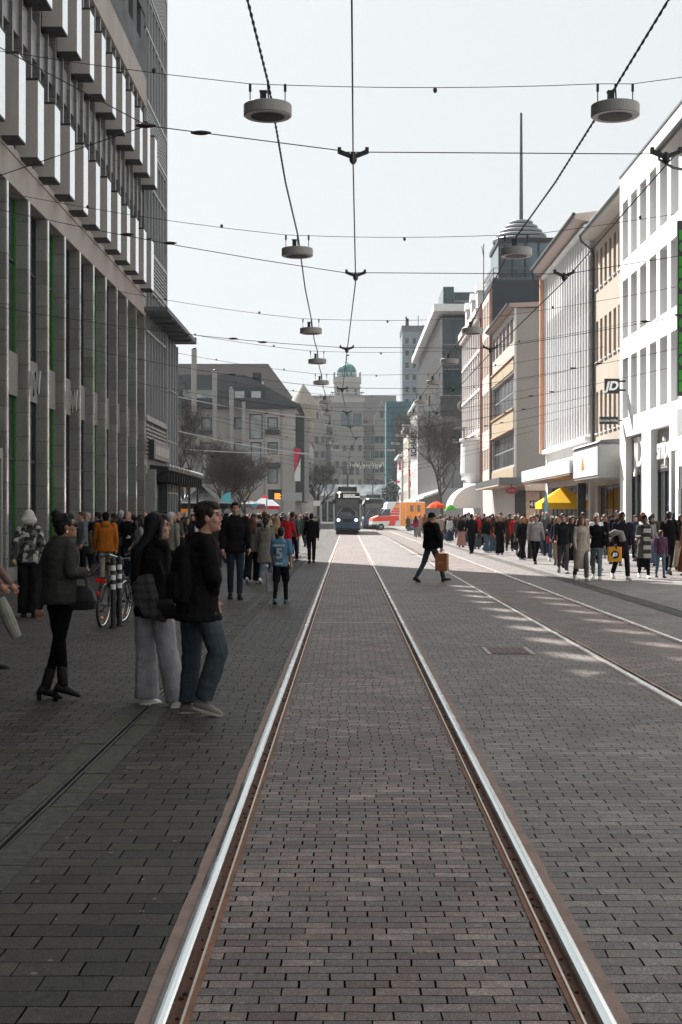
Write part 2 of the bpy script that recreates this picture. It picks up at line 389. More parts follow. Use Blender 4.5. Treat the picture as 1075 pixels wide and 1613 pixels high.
# cross joint in the near track, and the cover between the tracks
m = MB(); m.box(a1, a2, 22.15, 22.3, -.02, .006); structure('paving_joint', m, surf('joint_stone', (.30, .28, .25), .8, .2, 5, .3, space='World'))
t = thing('access_cover', 'rusty rectangular metal cover with pale edges set in the paving between the tram tracks', 'manhole cover', (1.98, 17.6, 0))
m = MB(); m.box(1.745, 2.215, 17.2, 18.0, -.02, .008)
for k in range(6): m.box(1.76 + k * .078, 1.80 + k * .078, 17.25, 17.95, .008, .012)
m.build('plate', surf('cover_iron', (.105, .062, .052), .6, .3, 12, .4, metal=.4, space='World'), t)
for xa_, xb_ in ((1.69, 1.742), (2.218, 2.27)): m = MB(); m.box(xa_, xb_, 17.15, 18.05, -.02, .010); m.build('frame_bar', surf('cover_frame', (.36, .34, .33), .6, .2, 9, .2, space='World'), t)

# ================================================================= FACADE TOOLS
class Frame:
    """a wall plane: s runs to the right as seen from outside, z up, d inwards"""
    def __init__(s, O, rz): s.O = Vector(O); s.rz = rz; s.M = Matrix.Rotation(rz, 3, 'Z')
    def p(s, a, d, z): return tuple(s.O + s.M @ Vector((a, d, z)))
def facade(fr, mb, L, H, ops, depth=.2, z0=0.0, m=0, mrev=None):
    """wall face with real openings and reveals"""
    mrev = m if mrev is None else mrev
    ops = [o for o in ops if o[1] > o[0]]
    xs = sorted({0.0, L, *[round(v, 4) for o in ops for v in (o[0], o[1])]}); zs = sorted({z0, H, *[round(v, 4) for o in ops for v in (o[2], o[3])]})
    xs = [x for x in xs if 0 <= x <= L]; zs = [z for z in zs if z0 <= z <= H]
    for j in range(len(zs) - 1):
        run = None
        for i in range(len(xs) - 1):
            cx, cz = (xs[i] + xs[i + 1]) / 2, (zs[j] + zs[j + 1]) / 2
            hole = any(o[0] < cx < o[1] and o[2] < cz < o[3] for o in ops)
            if not hole: run = [run[0], xs[i + 1]] if run else [xs[i], xs[i + 1]]
            if (hole or i == len(xs) - 2) and run:
                a, b = run; mb.face([fr.p(a, 0, zs[j]), fr.p(b, 0, zs[j]), fr.p(b, 0, zs[j + 1]), fr.p(a, 0, zs[j + 1])], m); run = None
    for a, b, c, d in ops:
        mb.face([fr.p(a, 0, c), fr.p(a, depth, c), fr.p(a, depth, d), fr.p(a, 0, d)], mrev)
        mb.face([fr.p(b, 0, c), fr.p(b, 0, d), fr.p(b, depth, d), fr.p(b, depth, c)], mrev)
        mb.face([fr.p(a, 0, d), fr.p(a, depth, d), fr.p(b, depth, d), fr.p(b, 0, d)], mrev)
        mb.face([fr.p(a, 0, c), fr.p(b, 0, c), fr.p(b, depth, c), fr.p(a, depth, c)], mrev)
def shell(fr, mb, L, H, D, z0=0.0, m=0, roof=True, mroof=None):
    """the three other sides and the flat roof of a block behind a facade"""
    mb.face([fr.p(0, 0, z0), fr.p(0, 0, H), fr.p(0, D, H), fr.p(0, D, z0)], m)
    mb.face([fr.p(L, 0, z0), fr.p(L, D, z0), fr.p(L, D, H), fr.p(L, 0, H)], m)
    mb.face([fr.p(0, D, z0), fr.p(0, D, H), fr.p(L, D, H), fr.p(L, D, z0)], m)
    if roof: mb.face([fr.p(0, 0, H), fr.p(L, 0, H), fr.p(L, D, H), fr.p(0, D, H)], m if mroof is None else mroof)
WINC = {}
def window_mesh(w, h, mats, cols, rows, fw, key, sill=0.0, blind=0.0, bar=.04):
    k = (round(w, 2), round(h, 2), key, cols, rows, round(blind, 2))
    if k in WINC: return WINC[k]
    m = MB()
    m.face([(0, .03, 0), (w, .03, 0), (w, .03, h), (0, .03, h)], 1)
    for x0, x1 in ((0, fw), (w - fw, w)): m.box(x0, x1, 0, .06, 0, h)
    for z0, z1 in ((0, fw), (h - fw, h)): m.box(fw, w - fw, 0, .06, z0, z1)
    for i in range(1, cols): m.box(w * i / cols - bar / 2, w * i / cols + bar / 2, .002, .055, fw, h - fw)
    for j in range(1, rows): m.box(fw, w - fw, .004, .05, h * j / rows - bar / 2, h * j / rows + bar / 2)
    if blind: m.face([(fw, .026, h * (1 - blind)), (w - fw, .026, h * (1 - blind)), (w - fw, .026, h - fw), (fw, .026, h - fw)], 2)
    if sill: m.box(-.06, w + .06, -.18 - sill, .0, -.06, 0, 3 if len(mats) > 3 else 0)
    WINC[k] = m.mesh('window', mats); return WINC[k]
def windows(root, fr, ops, depth, mats, cols=1, rows=1, fw=.06, key='w', sill=0.0, blinds=False, name='window', bar=.04, seed=1):
    r = random.Random(seed)
    for a, b, c, d in ops:
        me = window_mesh(b - a, d - c, mats, cols, rows, fw, key, sill, r.choice([0, 0, .25, .45, .7]) if blinds else 0, bar)
        o = bpy.data.objects.new(name, me); COL.objects.link(o); o.parent = root
        o.location = Vector(fr.p(a, depth, c)) - Vector(root['root']); o.rotation_euler = (0, 0, fr.rz)
FR_L, FR_R, FR_F = R(90), R(-90), 0.0      # left side of the street, right side, facing the camera

gl = glass('window_glass'); gl_blue = glass('glass_blue', (.05, .085, .10), .08); gl_teal = glass('glass_dark_teal', (.012, .03, .034), .07)
frame_dark = surf('window_frame_dark', (.03, .032, .034), .5, .1); frame_white = surf('window_frame_white', (.62, .63, .62), .5, .08)
frame_grey = surf('window_frame_grey', (.20, .205, .205), .5, .1); blindm = surf('window_blind', (.42, .41, .38), .8, .1)
concrete = surf('facade_concrete', (.30, .285, .265), .85, .22, 1.2, .5, fine=30, space='World', streak=True)
concrete_pale = surf('facade_concrete_pale', (.40, .385, .36), .85, .2, 1.0, .4, fine=30, space='World', streak=True)
dark_metal = surf('dark_metal', (.025, .027, .03), .45, .2, 4, .1, metal=.3)
zinc = surf('zinc_gutter', (.11, .12, .125), .5, .2, 4, .1, metal=.5)
roof_dark = surf('roof_slate', (.026, .028, .031), .8, .25, 3, .5, fine=24, space='World')
white_render = surf('white_render', (.83, .84, .84), .75, .10, .8, .2, fine=50, space='World', streak=True)

def stone_blocks(name, c, w, h):
    """stone cladding with thin open joints"""
    m, nt, b = new_mat(name); p = NPOS(nt, 'World'); sep = nt.nodes.new('ShaderNodeSeparateXYZ'); nt.links.new(p, sep.inputs[0])
    z = NM(nt, 'DIVIDE', sep.outputs[2], h); row = NM(nt, 'FLOOR', z)
    yy = NM(nt, 'FLOOR', NM(nt, 'DIVIDE', sep.outputs[1], w))
    j = NM(nt, 'LESS_THAN', NM(nt, 'FRACT', z), .022)
    cb = nt.nodes.new('ShaderNodeCombineXYZ'); nt.links.new(row, cb.inputs[0]); nt.links.new(yy, cb.inputs[1])
    wn_ = nt.nodes.new('ShaderNodeTexWhiteNoise'); nt.links.new(cb.outputs[0], wn_.inputs['Vector'])
    n1 = NNOISE(nt, p, 1.8, 5, .65); n2 = NNOISE(nt, p, 38, 3)
    f = NM(nt, 'MULTIPLY', NRANGE(nt, wn_.outputs['Value'], 0, 1, .82, 1.18), NM(nt, 'MULTIPLY', NRANGE(nt, n1, .3, .7, .78, 1.2), NRANGE(nt, n2, .3, .7, .85, 1.15)))
    sc = nt.nodes.new('ShaderNodeVectorMath'); sc.operation = 'SCALE'; sc.inputs[0].default_value = c; nt.links.new(f, sc.inputs['Scale'])
    nt.links.new(NMIX(nt, j, sc.outputs[0], (.03, .028, .026)), b.inputs['Base Color']); b.inputs['Roughness'].default_value = .34; b.inputs['Specular IOR Level'].default_value = .7
    NBUMP(nt, b, NM(nt, 'ADD', NM(nt, 'SUBTRACT', 1.0, j), NM(nt, 'MULTIPLY', n2, .25)), .5, .01)
    MATS[name] = m; return m
pier_stone = stone_blocks('pier_limestone', (.205, .197, .182), 2.35, .62)
pier_stone_up = stone_blocks('upper_pier_stone', (.16, .152, .148), 1.0, .8)

# ================================================================= LEFT: department store with projecting bays
store = thing('department_store', 'tall stone department store with staggered rows of pale projecting boxes above slender piers', 'building', (X_L, 48, 0))
SY0, SY1 = -75.0, 58.45
rusty_band = surf('stained_concrete_band', (.34, .30, .275), .85, .22, .9, .4, fine=30, space='World', streak=True)
m = MB()
m.box(X_L - 14, X_L - .36, SY0, SY1, 0, 19.6)                       # core behind piers and windows
m.build('wall', surf('store_dark_wall', (.035, .036, .037), .6, .3, 1, .2, space='World'), store)
m = MB(); m.box(X_L - .36 + .002, X_L, SY0, SY1 + .1, 9.86, 10.62); m.box(X_L - .358, X_L + .03, SY0, SY1 + .1, 10.62, 10.80)
m.box(X_L - .358, X_L + .02, SY0, SY1 + .1, 18.45, 19.62)
m.build('cornice_band', rusty_band, store, bevel=.015)
pier_lit_edge = stone_blocks('pier_edge_lit_tone', (.42, .415, .39), 2.35, .62); b_ = pier_lit_edge.node_tree.nodes['Principled BSDF']; b_.inputs['Roughness'].default_value = .16; b_.inputs['Coat Weight'].default_value = 1.0; b_.inputs['Coat Roughness'].default_value = .08  # paler front plate: the brighter light on the pier edge put into its colour
# ground-floor piers, glazing, green frames
PY = [58.3 - 2.353 * k for k in range(26)]
green = surf('green_window_frame', (.035, .20, .02), .45, .15)
band = surf('spandrel_panel', (.20, .19, .178), .7, .15, 2, .2)
for k, y in enumerate(PY):
    m = MB(); m.box(X_L - .358, X_L, y - .22, y, 0, 9.86); m.build('pier', pier_stone, store, bevel=.012); e = MB(); e.box(X_L + .003, X_L + .016, y - .205, y - .015, .01, 9.85); e.build('pier_lit_edge', pier_lit_edge, store)
    if k == len(PY) - 1: continue
    ya, yb = y - 2.353, y - .22
    w = MB(); x = X_L - .352
    w.face([(x, ya, .35), (x, yb, .35), (x, yb, 9.86), (x, ya, 9.86)], 1)
    gr = 0 if k in (1, 4, 7, 9, 10, 12) else 2
    for y0, y1 in ((ya, ya + .05), (yb - .07, yb)): w.box(x, x + .05, y0, y1, .0, 9.86, gr)
    w.box(x + .001, x + .04, (ya + yb) / 2 - .04, (ya + yb) / 2 + .04, 0, 9.86, 2)
    for z in (3.1, 8.2): w.box(x + .002, x + .045, ya + .05, yb - .1, z, z + .08, 2)
    w.build('window', [green, gl, frame_dark], store)
    s = MB(); s.box(x + .003, x + .12, ya + .051, yb - .101, 4.75, 5.85); s.build('spandrel', band, store)
    s = MB(); s.box(x + .003, x + .1, ya + .051, yb - .101, 0, .35); s.build('plinth', band, store)
# upper windows and slim piers
n = 0; y = SY1 - .05
slim = []
while y > 12:
    m = MB(); m.box(X_L - .356, X_L - .02, y - .12, y, 10.8, 18.45); m.build('mullion_pier', pier_stone_up, store); slim.append(y); y -= 1.045
upper_glass = glass('store_upper_glass', (.03, .034, .036), .12)
for i in range(len(slim) - 1):
    if slim[i] < 26: break
    w = MB(); x = X_L - .33
    for z0, z1 in ((10.82, 13.9), (14.9, 18.43)):
        w.face([(x, slim[i + 1], z0), (x, slim[i] - .12, z0), (x, slim[i] - .12, z1), (x, slim[i + 1], z1)], 1)
        for z in (z0, z0 + 1.0, z1 - .06): w.box(x, x + .05, slim[i + 1], slim[i] - .12, z, z + .06)
    w.build('window', [frame_dark, upper_glass], store)
s = MB(); s.box(X_L - .34, X_L - .10, SY0, SY1, 13.9, 14.9); s.build('floor_band', pier_stone_up, store)
# projecting boxes, two staggered rows
box_side = surf('bay_box_cladding', (.40, .365, .34), .55, .1, 1.0, .15, fine=20)
box_front = surf('bay_box_front', (.86, .87, .87), .20, .03, 1.0, 0, metal=.75, spec=.9, rvar=.04)
for m_ in (box_front,): b_ = m_.node_tree.nodes['Principled BSDF']; b_.inputs['Coat Weight'].default_value = 1.0; b_.inputs['Coat Roughness'].default_value = .05
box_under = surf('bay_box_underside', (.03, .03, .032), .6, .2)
def bay(y, z0, z1):
    b = MB(); x0, x1 = X_L - .1, X_L + .47
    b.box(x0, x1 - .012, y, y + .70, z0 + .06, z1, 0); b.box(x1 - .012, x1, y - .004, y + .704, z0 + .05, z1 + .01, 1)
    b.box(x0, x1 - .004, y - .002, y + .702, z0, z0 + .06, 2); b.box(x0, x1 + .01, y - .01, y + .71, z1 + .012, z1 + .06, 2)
    return b
PITCH = 2.075
me_bay = bay(0, 0, 2.0).mesh('bay_box', [box_side, box_front, box_under], (X_L, 0, 0))
for row, (z, off) in enumerate(((10.68, 0.0), (15.05, PITCH * .5))):
    for k in range(20):
        y = 56.7 + off - PITCH * k
        if y > 58: continue
        if y < 14: break
        o = bpy.data.objects.new('bay_box', me_bay); COL.objects.link(o); o.parent = store
        o.location = Vector((X_L, y, z)) - Vector(store['root'])
# added parapet, gapped posts and high screen, shaped to cast shade and sun stripes
m = MB(); m.box(X_L - 13, X_L - 7.5, SY0, SY1, 19.6, 22.5); m.build('top_floor', surf('store_top_floor', (.05, .05, .052), .6, .2, 1, .2), store)
tdark = surf('added_shade_dark', (.04, .042, .045), .6, .2, 1, .2)
m = MB(); m.box(X_L - .34, X_L - .02, SY0, SY1, 19.625, 20.8); m.build('parapet', tdark, store); m = MB(); m.box(X_L - .34, X_L - .02, SY0, SY1, 22.2, 23.4); m.build('added_shade_beam', tdark, store)
for k in range(12):
    y = SY1 - k * 2.1; m = MB(); m.box(X_L - .33, X_L - .06, y - 1.0, y, 20.803, 22.197); m.build('added_shade_post', tdark, store); m = MB(); m.box(X_L - .33, X_L - .06, y - 1.2, y, 23.403, 24.797); m.build('added_shade_post', tdark, store)
m = MB(); m.box(X_L - .33, X_L - .06, SY0, SY1 - 24.2, 20.803, 22.197); m.box(X_L - .33, X_L - .06, SY0, SY1 - 24.4, 23.403, 24.797); m.build('added_shade_panel', tdark, store)
m = MB(); m.box(X_L - .34, X_L + .02, SY0, SY1, 24.8, 36.0); m.build('added_shade_screen', tdark, store)
# small pale letter signs fixed to two piers, too blurred to read
pale_sign = surf('pale_sign', (.36, .36, .34), .45, .08)
for y, z in ((37.2, 4.8), (42.3, 4.75)):
    m = MB()
    for a, b_, c, d in ((.02, .66, .10, 0), (.10, 0, .16, .62), (.16, .62, .24, .05), (.24, .05, .30, .66)): m.prism([(X_L + a * .75, z + b_), (X_L + a * .75 + .045, z + b_), (X_L + c * .75 + .045, z + d), (X_L + c * .75, z + d)], 'y', y - .05, y + .05)
    m.build('letter_sign', pale_sign, store)
# shop entrance portal at the street corner of the store
m = MB(); m.box(X_L - .3, X_L + .25, 31.0, 33.2, 3.0, 3.25); m.box(X_L + .05, X_L + .25, 33.05, 33.2, 0, 3.0); m.build('entrance_portal', frame_grey, store)

# ---- glazed corner tower of the store
tower = thing('glass_corner_tower', 'tall glazed corner tower with louvre bands at the end of the stone department store', 'building', (X_L, 61.6, 0))
m = MB(); TY0, TY1, TH = 58.56, 65.0, 42.0
fr = Frame((X_L + .02, TY0, 0), FR_L)
m.box(X_L - 14, X_L - .22, TY0, TY1, 0, 18.9); m.box(X_L - 2.0, X_L - .221, TY0, TY1 - .001, 18.903, TH); m.build('wall', surf('tower_dark_core', (.03, .032, .034), .6, .2, 1, .1), tower)  # upper core cut thin to let the sun through to the roof gaps
storeys = [(4.05, 5.55, 'L'), (5.75, 11.2, 'W'), (11.35, 12.6, 'L'), (12.75, 17.0, 'W'), (17.15, 18.7, 'L'), (18.85, 23.3, 'W'), (23.45, 25.0, 'L'), (25.2, 29.7, 'W'), (29.85, 31.5, 'L'), (31.6, 36, 'W'), (36.2, 41.5, 'L')]
alu = surf('tower_aluminium', (.33, .335, .335), .45, .1, 2, .1, metal=.4)
L = TY1 - TY0
for z0, z1, kd in storeys:
    w = MB()
    if kd == 'W':
        w.face([(X_L - .1, TY0, z0), (X_L - .1, TY1, z0), (X_L - .1, TY1, z1), (X_L - .1, TY0, z1)], 1)
        for k in range(8): w.box(X_L - .14, X_L, TY0 + L * k / 7 - .05 + (.05 if k == 0 else 0) - (.05 if k == 7 else 0), TY0 + L * k / 7 + .05 - (.05 if k == 7 else 0), z0, z1)
        for z in (z0, (z0 * .35 + z1 * .65), z1 - .1): w.box(X_L - .12, X_L + .01, TY0, TY1, z, z + .1)
        w.build('window', [alu, gl], tower)
    else:
        w.face([(X_L - .1, TY0, z0), (X_L - .1, TY1, z0), (X_L - .1, TY1, z1), (X_L - .1, TY0, z1)], 1)
        zz = z0 + .05
        while zz < z1 - .05: w.box(X_L - .1, X_L + .01, TY0, TY1, zz, zz + .075); zz += .16
        for k in range(8): w.box(X_L - .06, X_L + .02, TY0 + L * k / 7 - .02, TY0 + L * k / 7 + .02, z0, z1)
        w.build('louvre_band', [alu, dark_metal], tower)
m = MB()
for z in (5.6, 11.22, 12.62, 17.02, 18.72, 23.32, 25.02, 29.72): m.box(X_L - .14, X_L + .06, TY0 - .02, TY1 + .02, z, z + .13)
m.box(X_L - .2, X_L + .05, TY1, TY1 + .12, 3.5, TH); m.build('edge_trim', alu, tower)
m = MB(); m.box(X_L - .2, X_L + .3, 59.0, 59.5, 0, 3.6); m.box(X_L - .22, X_L, TY0, TY1, 3.4, 4.05)
m.build('shopfront', surf('shop_render_grey', (.24, .235, .225), .7, .15, 2, .2), tower)
m = MB(); m.face([(X_L - .2, 59.5, 0), (X_L - .2, TY1, 0), (X_L - .2, TY1, 3.4), (X_L - .2, 59.5, 3.4)]); m.build('shop_window', gl, tower)
# hanging shop sign, lettering too blurred to read
t = thing('hanging_shop_sign', 'weathered grey shop sign board with pale lettering on the glazed tower above the black canopy', 'sign', (X_L + .45, 62, 4.6))
m = MB(); m.box(X_L + .03, X_L + .22, 59.35, 64.6, 4.05, 4.82); m.build('board', surf('sign_board_grey', (.24, .225, .205), .7, .2, 2, .2), t, bevel=.02)
m = MB(); y = 59.9
while y < 64.1: m.box(X_L + .221, X_L + .24, y, y + .26, 4.24, 4.62); m.box(X_L + .221, X_L + .24, y + .06, y + .12, 4.62, 4.70); y += .44
m.build('lettering', surf('sign_lettering_pale', (.50, .47, .43), .6, .1), t)
m = MB(); m.box(X_L + .03, X_L + .24, 59.2, 59.34, 4.0, 4.85); m.build('end_panel', frame_dark, t)
# black entrance canopy with a row of lamps along its edge
t = thing('black_canopy', 'black sloping glass entrance canopy with a row of small white lamps below the glazed tower', 'canopy', (X_L + 1, 68, 3.5))
m = MB(); m.prism([(X_L - .1, 3.82), (X_L + .8, 3.72), (X_L + .8, 3.60), (X_L - .1, 3.15)], 'y', 59.6, 74.2)
for k in range(15): m.box(X_L - .1, X_L + .78, 59.8 + k * .96, 59.9 + k * .96, 3.12, 3.5)
m.build('roof', dark_metal, t)
m = MB()
for k in range(14): m.ell((X_L + .80, 60.1 + k * 1.02, 3.78), (.06, .07, .055), 8, 6)
m.build('lamp', surf('frosted_lamp', (.75, .75, .73), .4, .03), t)
for y in (66.0, 70.0, 73.8):
    m = MB(); m.tube([(X_L + .5, y, 0), (X_L + .5, y, 3.4)], .06, 8); m.build('post', dark_metal, t)
# ---- lower glass block behind with the flat overhanging roof
t = thing('glass_pavilion', 'lower pale blue glass block with a flat overhanging roof behind the glazed tower', 'building', (X_L, 68, 0))
m = MB(); m.box(X_L - 12, X_L - .02, 65.3, 69.3, 0, 9.9); m.build('wall', surf('pavilion_core', (.07, .085, .09), .6, .2, 1, .1), t)
for k in range(4):
    for j in range(4):
        w = MB(); y0 = 65.32 + k * .99; z0 = .3 + j * 2.4
        w.face([(X_L, y0, z0), (X_L, y0 + .97, z0), (X_L, y0 + .97, z0 + 2.38), (X_L, y0, z0 + 2.38)], 1)
        for a, b in ((y0, y0 + .05), (y0 + .92, y0 + .97)): w.box(X_L, X_L + .05, a, b, z0, z0 + 2.38)
        w.box(X_L, X_L + .045, y0 + .05, y0 + .92, z0, z0 + .06); w.build('window', [alu, gl_blue], t)
m = MB(); m.box(X_L - 12, -7.35, 58.0, 68.9, 10.02, 10.2)
for k in range(6): m.box(X_L + .08, -7.4, 60 + k * 1.5, 60.12 + k * 1.5, 9.9, 10.02)
m.box(X_L - 12.01, -7.33, 68.9, 69.0, 9.98, 10.3); m.build('roof', surf('overhang_grey', (.10, .112, .12), .5, .2, 1, .1), t)
# ================================================================= RIGHT SIDE OF THE STREET
def block(name, label, cat, X, ya, yb, H, D, ops, depth, mats, z0=0.0, roof=True):
    """a building on the right whose street face is the plane x = X between ya and yb"""
    t = thing(name, label, cat, (X, (ya + yb) / 2, 0)); fr = Frame((X, yb, 0), FR_R); m = MB()
    facade(fr, m, yb - ya, H, ops, depth, z0, 0, 1 if len(mats) > 1 else 0); shell(fr, m, yb - ya, H, D, z0, 0, roof)
    m.build('wall', mats, t); return t, fr
def S(yb, y0, y1): return (round(yb - y1, 4), round(yb - y0, 4))

# ---- white clothes shop with deep window reveals
wa, wb = 50.8, 62.7
reveal_grey = surf('reveal_render', (.80, .80, .79), .8, .06, 1, .2, space='World', streak=True)
ops1, ops2, ops3, gops = [], [], [], []
for k in range(6):
    y1 = 62.1 - 1.86 * k; y0 = y1 - 1.25; a, b = S(wb, y0, y1)
    ops1.append((a, b, 12.75, 15.27)); ops2.append((a, b, 9.35, 11.88)); ops3.append((a, b, 5.9, 8.48))
for y0, y1 in ((58.05, 61.4), (52.6, 56.3)): gops.append((*S(wb, y0, y1), 0.02, 5.07))
t, fr = block('white_shop_building', 'bright white rendered building with deep window reveals and louvred shop signs on its ground floor', 'building', 12.0, wa, wb, 16.5, 14, ops1 + ops2 + ops3 + gops, .34, [white_render, reveal_grey])
white_shop = t
windows(t, fr, ops1, .342, [frame_white, gl_blue, blindm], 1, 1, .06, 'wh'); windows(t, fr, ops3, .342, [frame_white, gl_blue, blindm], 1, 1, .06, 'wh')
windows(t, fr, ops2, .342, [frame_dark, gl, blindm], 1, 1, .06, 'wd')
m = MB(); m.box(11.97, 12.3, wa, wb, 16.503, 16.60); m.build('parapet_cap', zinc, t)
louv = surf('louvre_panel', (.30, .30, .29), .6, .1, 2, .1)
for y0, y1 in ((58.05, 61.4), (52.6, 56.3)):
    m = MB(); z = 3.52
    while z < 4.95: m.box(12.28, 12.31, y0 + .02, y1 - .02, z, z + .07); z += .095
    m.box(12.312, 12.33, y0 + .01, y1 - .01, 3.5, 5.06); m.build('louvre_panel', louv, t)
    m = MB(); m.face([(12.33, y0, 0), (12.33, y1, 0), (12.33, y1, 3.5), (12.33, y0, 3.5)], 1)
    for k in range(4): yy = y0 + (y1 - y0 - .08) * k / 3; m.box(12.27, 12.33, yy, yy + .08, 0, 3.5)
    m.box(12.275, 12.33, y0, y1, 3.4, 3.5); m.box(12.275, 12.33, y0, y1, 0, .15); m.build('shop_window', [frame_dark, gl], t)
wl_ = surf('white_letters', (.86, .86, .86), .4, .03)
for body, y, z, sz, sx in (('JD', 59.6, 4.28, 1.75, 1.0), ('snipes', 54.6, 4.28, 1.25, .95)):
    text_part('shop_lettering', body, sz, (12.22, y, z), LEFTW, wl_, t, .05, bold=.02, sx=sx)

# projecting black square sign, strip sign
t = thing('square_blade_sign', 'black square sign with white JD lettering jutting from the facade over the beige shop', 'sign', (11.75, 61.6, 6.9))
Yc = 61.5
m = MB(); m.box(px(952.5, Yc), px(976, Yc), Yc - .06, Yc + .06, pz(620, Yc), pz(596.5, Yc)); m.build('panel', surf('sign_black', (.006, .006, .007), .35, .1), t, bevel=.01)
text_part('lettering', 'JD', .52, (px(964.5, Yc), Yc - .065, pz(608.5, Yc)), Matrix(((1, .22, 0), (0, 0, -1), (0, 1, 0))), wl_, t, .004, bold=.022)
m = MB(); m.box(px(976, Yc), 12.02, Yc - .02, Yc + .02, pz(616, Yc), pz(613, Yc)); m.box(px(976, Yc), 12.02, Yc - .02, Yc + .02, pz(602, Yc), pz(599, Yc)); m.build('bracket', dark_metal, t)
t = thing('strip_blade_sign', 'narrow dark sign with white script lettering below the black square sign', 'sign', (11.6, 62, 5.8)); Yc = 62.2
m = MB(); m.box(px(944.5, Yc), px(973.5, Yc), Yc - .05, Yc + .05, pz(668, Yc), pz(656.5, Yc)); m.box(px(973.5, Yc), 12.02, Yc - .02, Yc + .02, pz(663, Yc), pz(661, Yc)); m.build('panel', surf('sign_navy', (.016, .02, .03), .4, .1), t)
text_part('lettering', 'Schülerhilfe!', .17, (px(959, Yc), Yc - .055, pz(662.5, Yc)), Matrix(((1, .2, 0), (0, 0, -1), (0, 1, 0))), wl_, t, .003)

# ---- neighbour nearer the camera: only its eave, green sign and portal enter the frame
t, fr = block('corner_building', 'white building at the right edge with dark eave gutter above the green letter sign', 'building', 12.0, -75, 50.6, 14.3, 14, [], .2, [white_render])
m = MB(); m.prism([(11.0, 14.45), (12.0, 14.35), (16, 14.9), (16, 15.3), (10.95, 14.62)], 'y', -75, 50.3); m.build('eave', surf('eave_soffit', (.42, .40, .38), .7, .1), t)
m = MB(); m.tube([(10.93, -75, 14.6), (10.93, 50.2, 14.6)], .085, 8); m.tube([(10.93, 50.0, 14.6), (10.95, 50.0, 14.2), (11.5, 50.2, 13.95), (11.95, 50.3, 13.9)], .05, 8); m.build('gutter', zinc, t)
m = MB(); m.box(11.35, 12.0, 49.0, 50.2, 3.95, 5.35); m.box(11.35, 11.5, 49.9, 50.2, 0, 3.95); m.box(11.34, 12.0, 46, 49, 3.4, 4.4); m.build('entrance_portal', white_render, t)
m = MB(); m.box(11.6, 11.64, 46, 49.9, 0, 2.6); m.box(11.62, 11.66, 46, 49.9, 2.6, 3.4, 1); m.build('shop_window', [gl, gl_blue], t)
t = thing('green_letter_sign', 'tall dark vertical sign with green letters at the right edge beside the white building', 'sign', (11.7, 49.6, 8.8)); Yc = 49.6
m = MB(); m.box(px(1067, Yc), 11.98, Yc - .09, Yc + .09, pz(624, Yc), pz(348, Yc)); m.build('panel', surf('sign_anthracite', (.035, .04, .045), .45, .1), t, bevel=.015)
gsign = surf('green_sign_letter', (.03, .36, .02), .45, .08)
zz = 11.62; r = random.Random(12)
for i in range(13):
    m = MB(); x0 = px(1069, Yc); h_ = .27 + .12 * (i % 3 == 1)
    if i % 3 == 1: m.prism([(x0 + .17 + .17 * math.cos(a * math.pi / 8), zz - h_ / 2 + h_ / 2 * math.sin(a * math.pi / 8)) for a in range(16)], 'y', Yc - .115, Yc - .091)
    else: m.box(x0, x0 + .34, Yc - .115, Yc - .091, zz - h_, zz); m.box(x0 + .001, x0 + .12, Yc - .114, Yc - .0915, zz - h_ - .08, zz - h_ - .001)
    m.build('letter', gsign, t); zz -= h_ + .13
# ---- beige building with tall narrow windows
ba, bb = 62.75, 73.75
beige = surf('beige_render', (.42, .35, .285), .85, .1, 1, .3, space='World', streak=True)
ops = []
for z0, z1 in ((13.28, 15.24), (9.55, 11.63), (5.9, 8.02)):
    for k in range(8):
        y1 = 73.3 - 1.2 * k; ops.append((*S(bb, y1 - .68, y1), z0, z1))
t, fr = block('beige_building', 'narrow beige rendered building with three rows of slim windows between the white and finned facades', 'building', 12.8, ba, bb, 16.0, 13, ops + [(*S(bb, 63.2, 72.8), .02, 3.2)], .16, [beige])
windows(t, fr, ops, .162, [frame_white, gl, blindm, frame_white], 1, 2, .05, 'bei', sill=.05, blinds=True, seed=5)
windows(t, fr, [(*S(bb, 63.2, 72.8), .02, 3.2)], .162, [frame_dark, gl, blindm], 6, 1, .1, 'shopb', name='shop_window')
m = MB(); m.prism([(12.1, 16.0), (12.8, 15.95), (16, 16.5), (16, 16.9), (12.06, 16.22)], 'y', ba, bb); m.build('eave', surf('eave_white', (.62, .60, .57), .7, .1), t)
m = MB(); m.tube([(12.05, ba, 16.2), (12.05, bb, 16.2)], .09, 8); m.tube([(12.05, bb - .1, 16.2), (12.07, bb - .1, 15.9), (12.7, bb - .06, 15.4), (12.72, bb - .06, 5.2)], .06, 8); m.build('gutter', zinc, t)
t = thing('boxed_shop_sign', 'white boxed canopy sign with a small orange logo over the shop below the beige building', 'sign', (11.9, 67, 4.1))
pan = surf('sign_panel_white', (.74, .76, .76), .4, .05); sidep = surf('sign_panel_grey', (.40, .40, .39), .6, .1)
m = MB(); m.box(11.2, 12.79, 63.5, 70.5, 3.38, 4.9, 0); m.build('box', sidep, t, bevel=.02)
m = MB()
for k in range(3): m.box(11.16, 11.198, 63.55 + k * 2.31, 63.55 + k * 2.31 + 2.25, 3.5, 4.78)
m.build('front_panel', pan, t)
lo = surf('orange_logo', (.75, .25, .04), .5, .1); m = MB()
for y, z, a, b_ in ((67.55, 4.22, .20, .22), (67.35, 4.02, .22, .20), (67.72, 4.0, .16, .26), (67.15, 3.98, .12, .12)): m.ell((11.155, y, z), (.02, a, b_), 10, 8)
m.build('logo', lo, t)
m = MB(); m.prism([(11.1, 4.92), (12.79, 4.92), (12.79, 5.15), (11.3, 5.05)], 'y', 63.4, 70.6); m.build('roof', zinc, t)

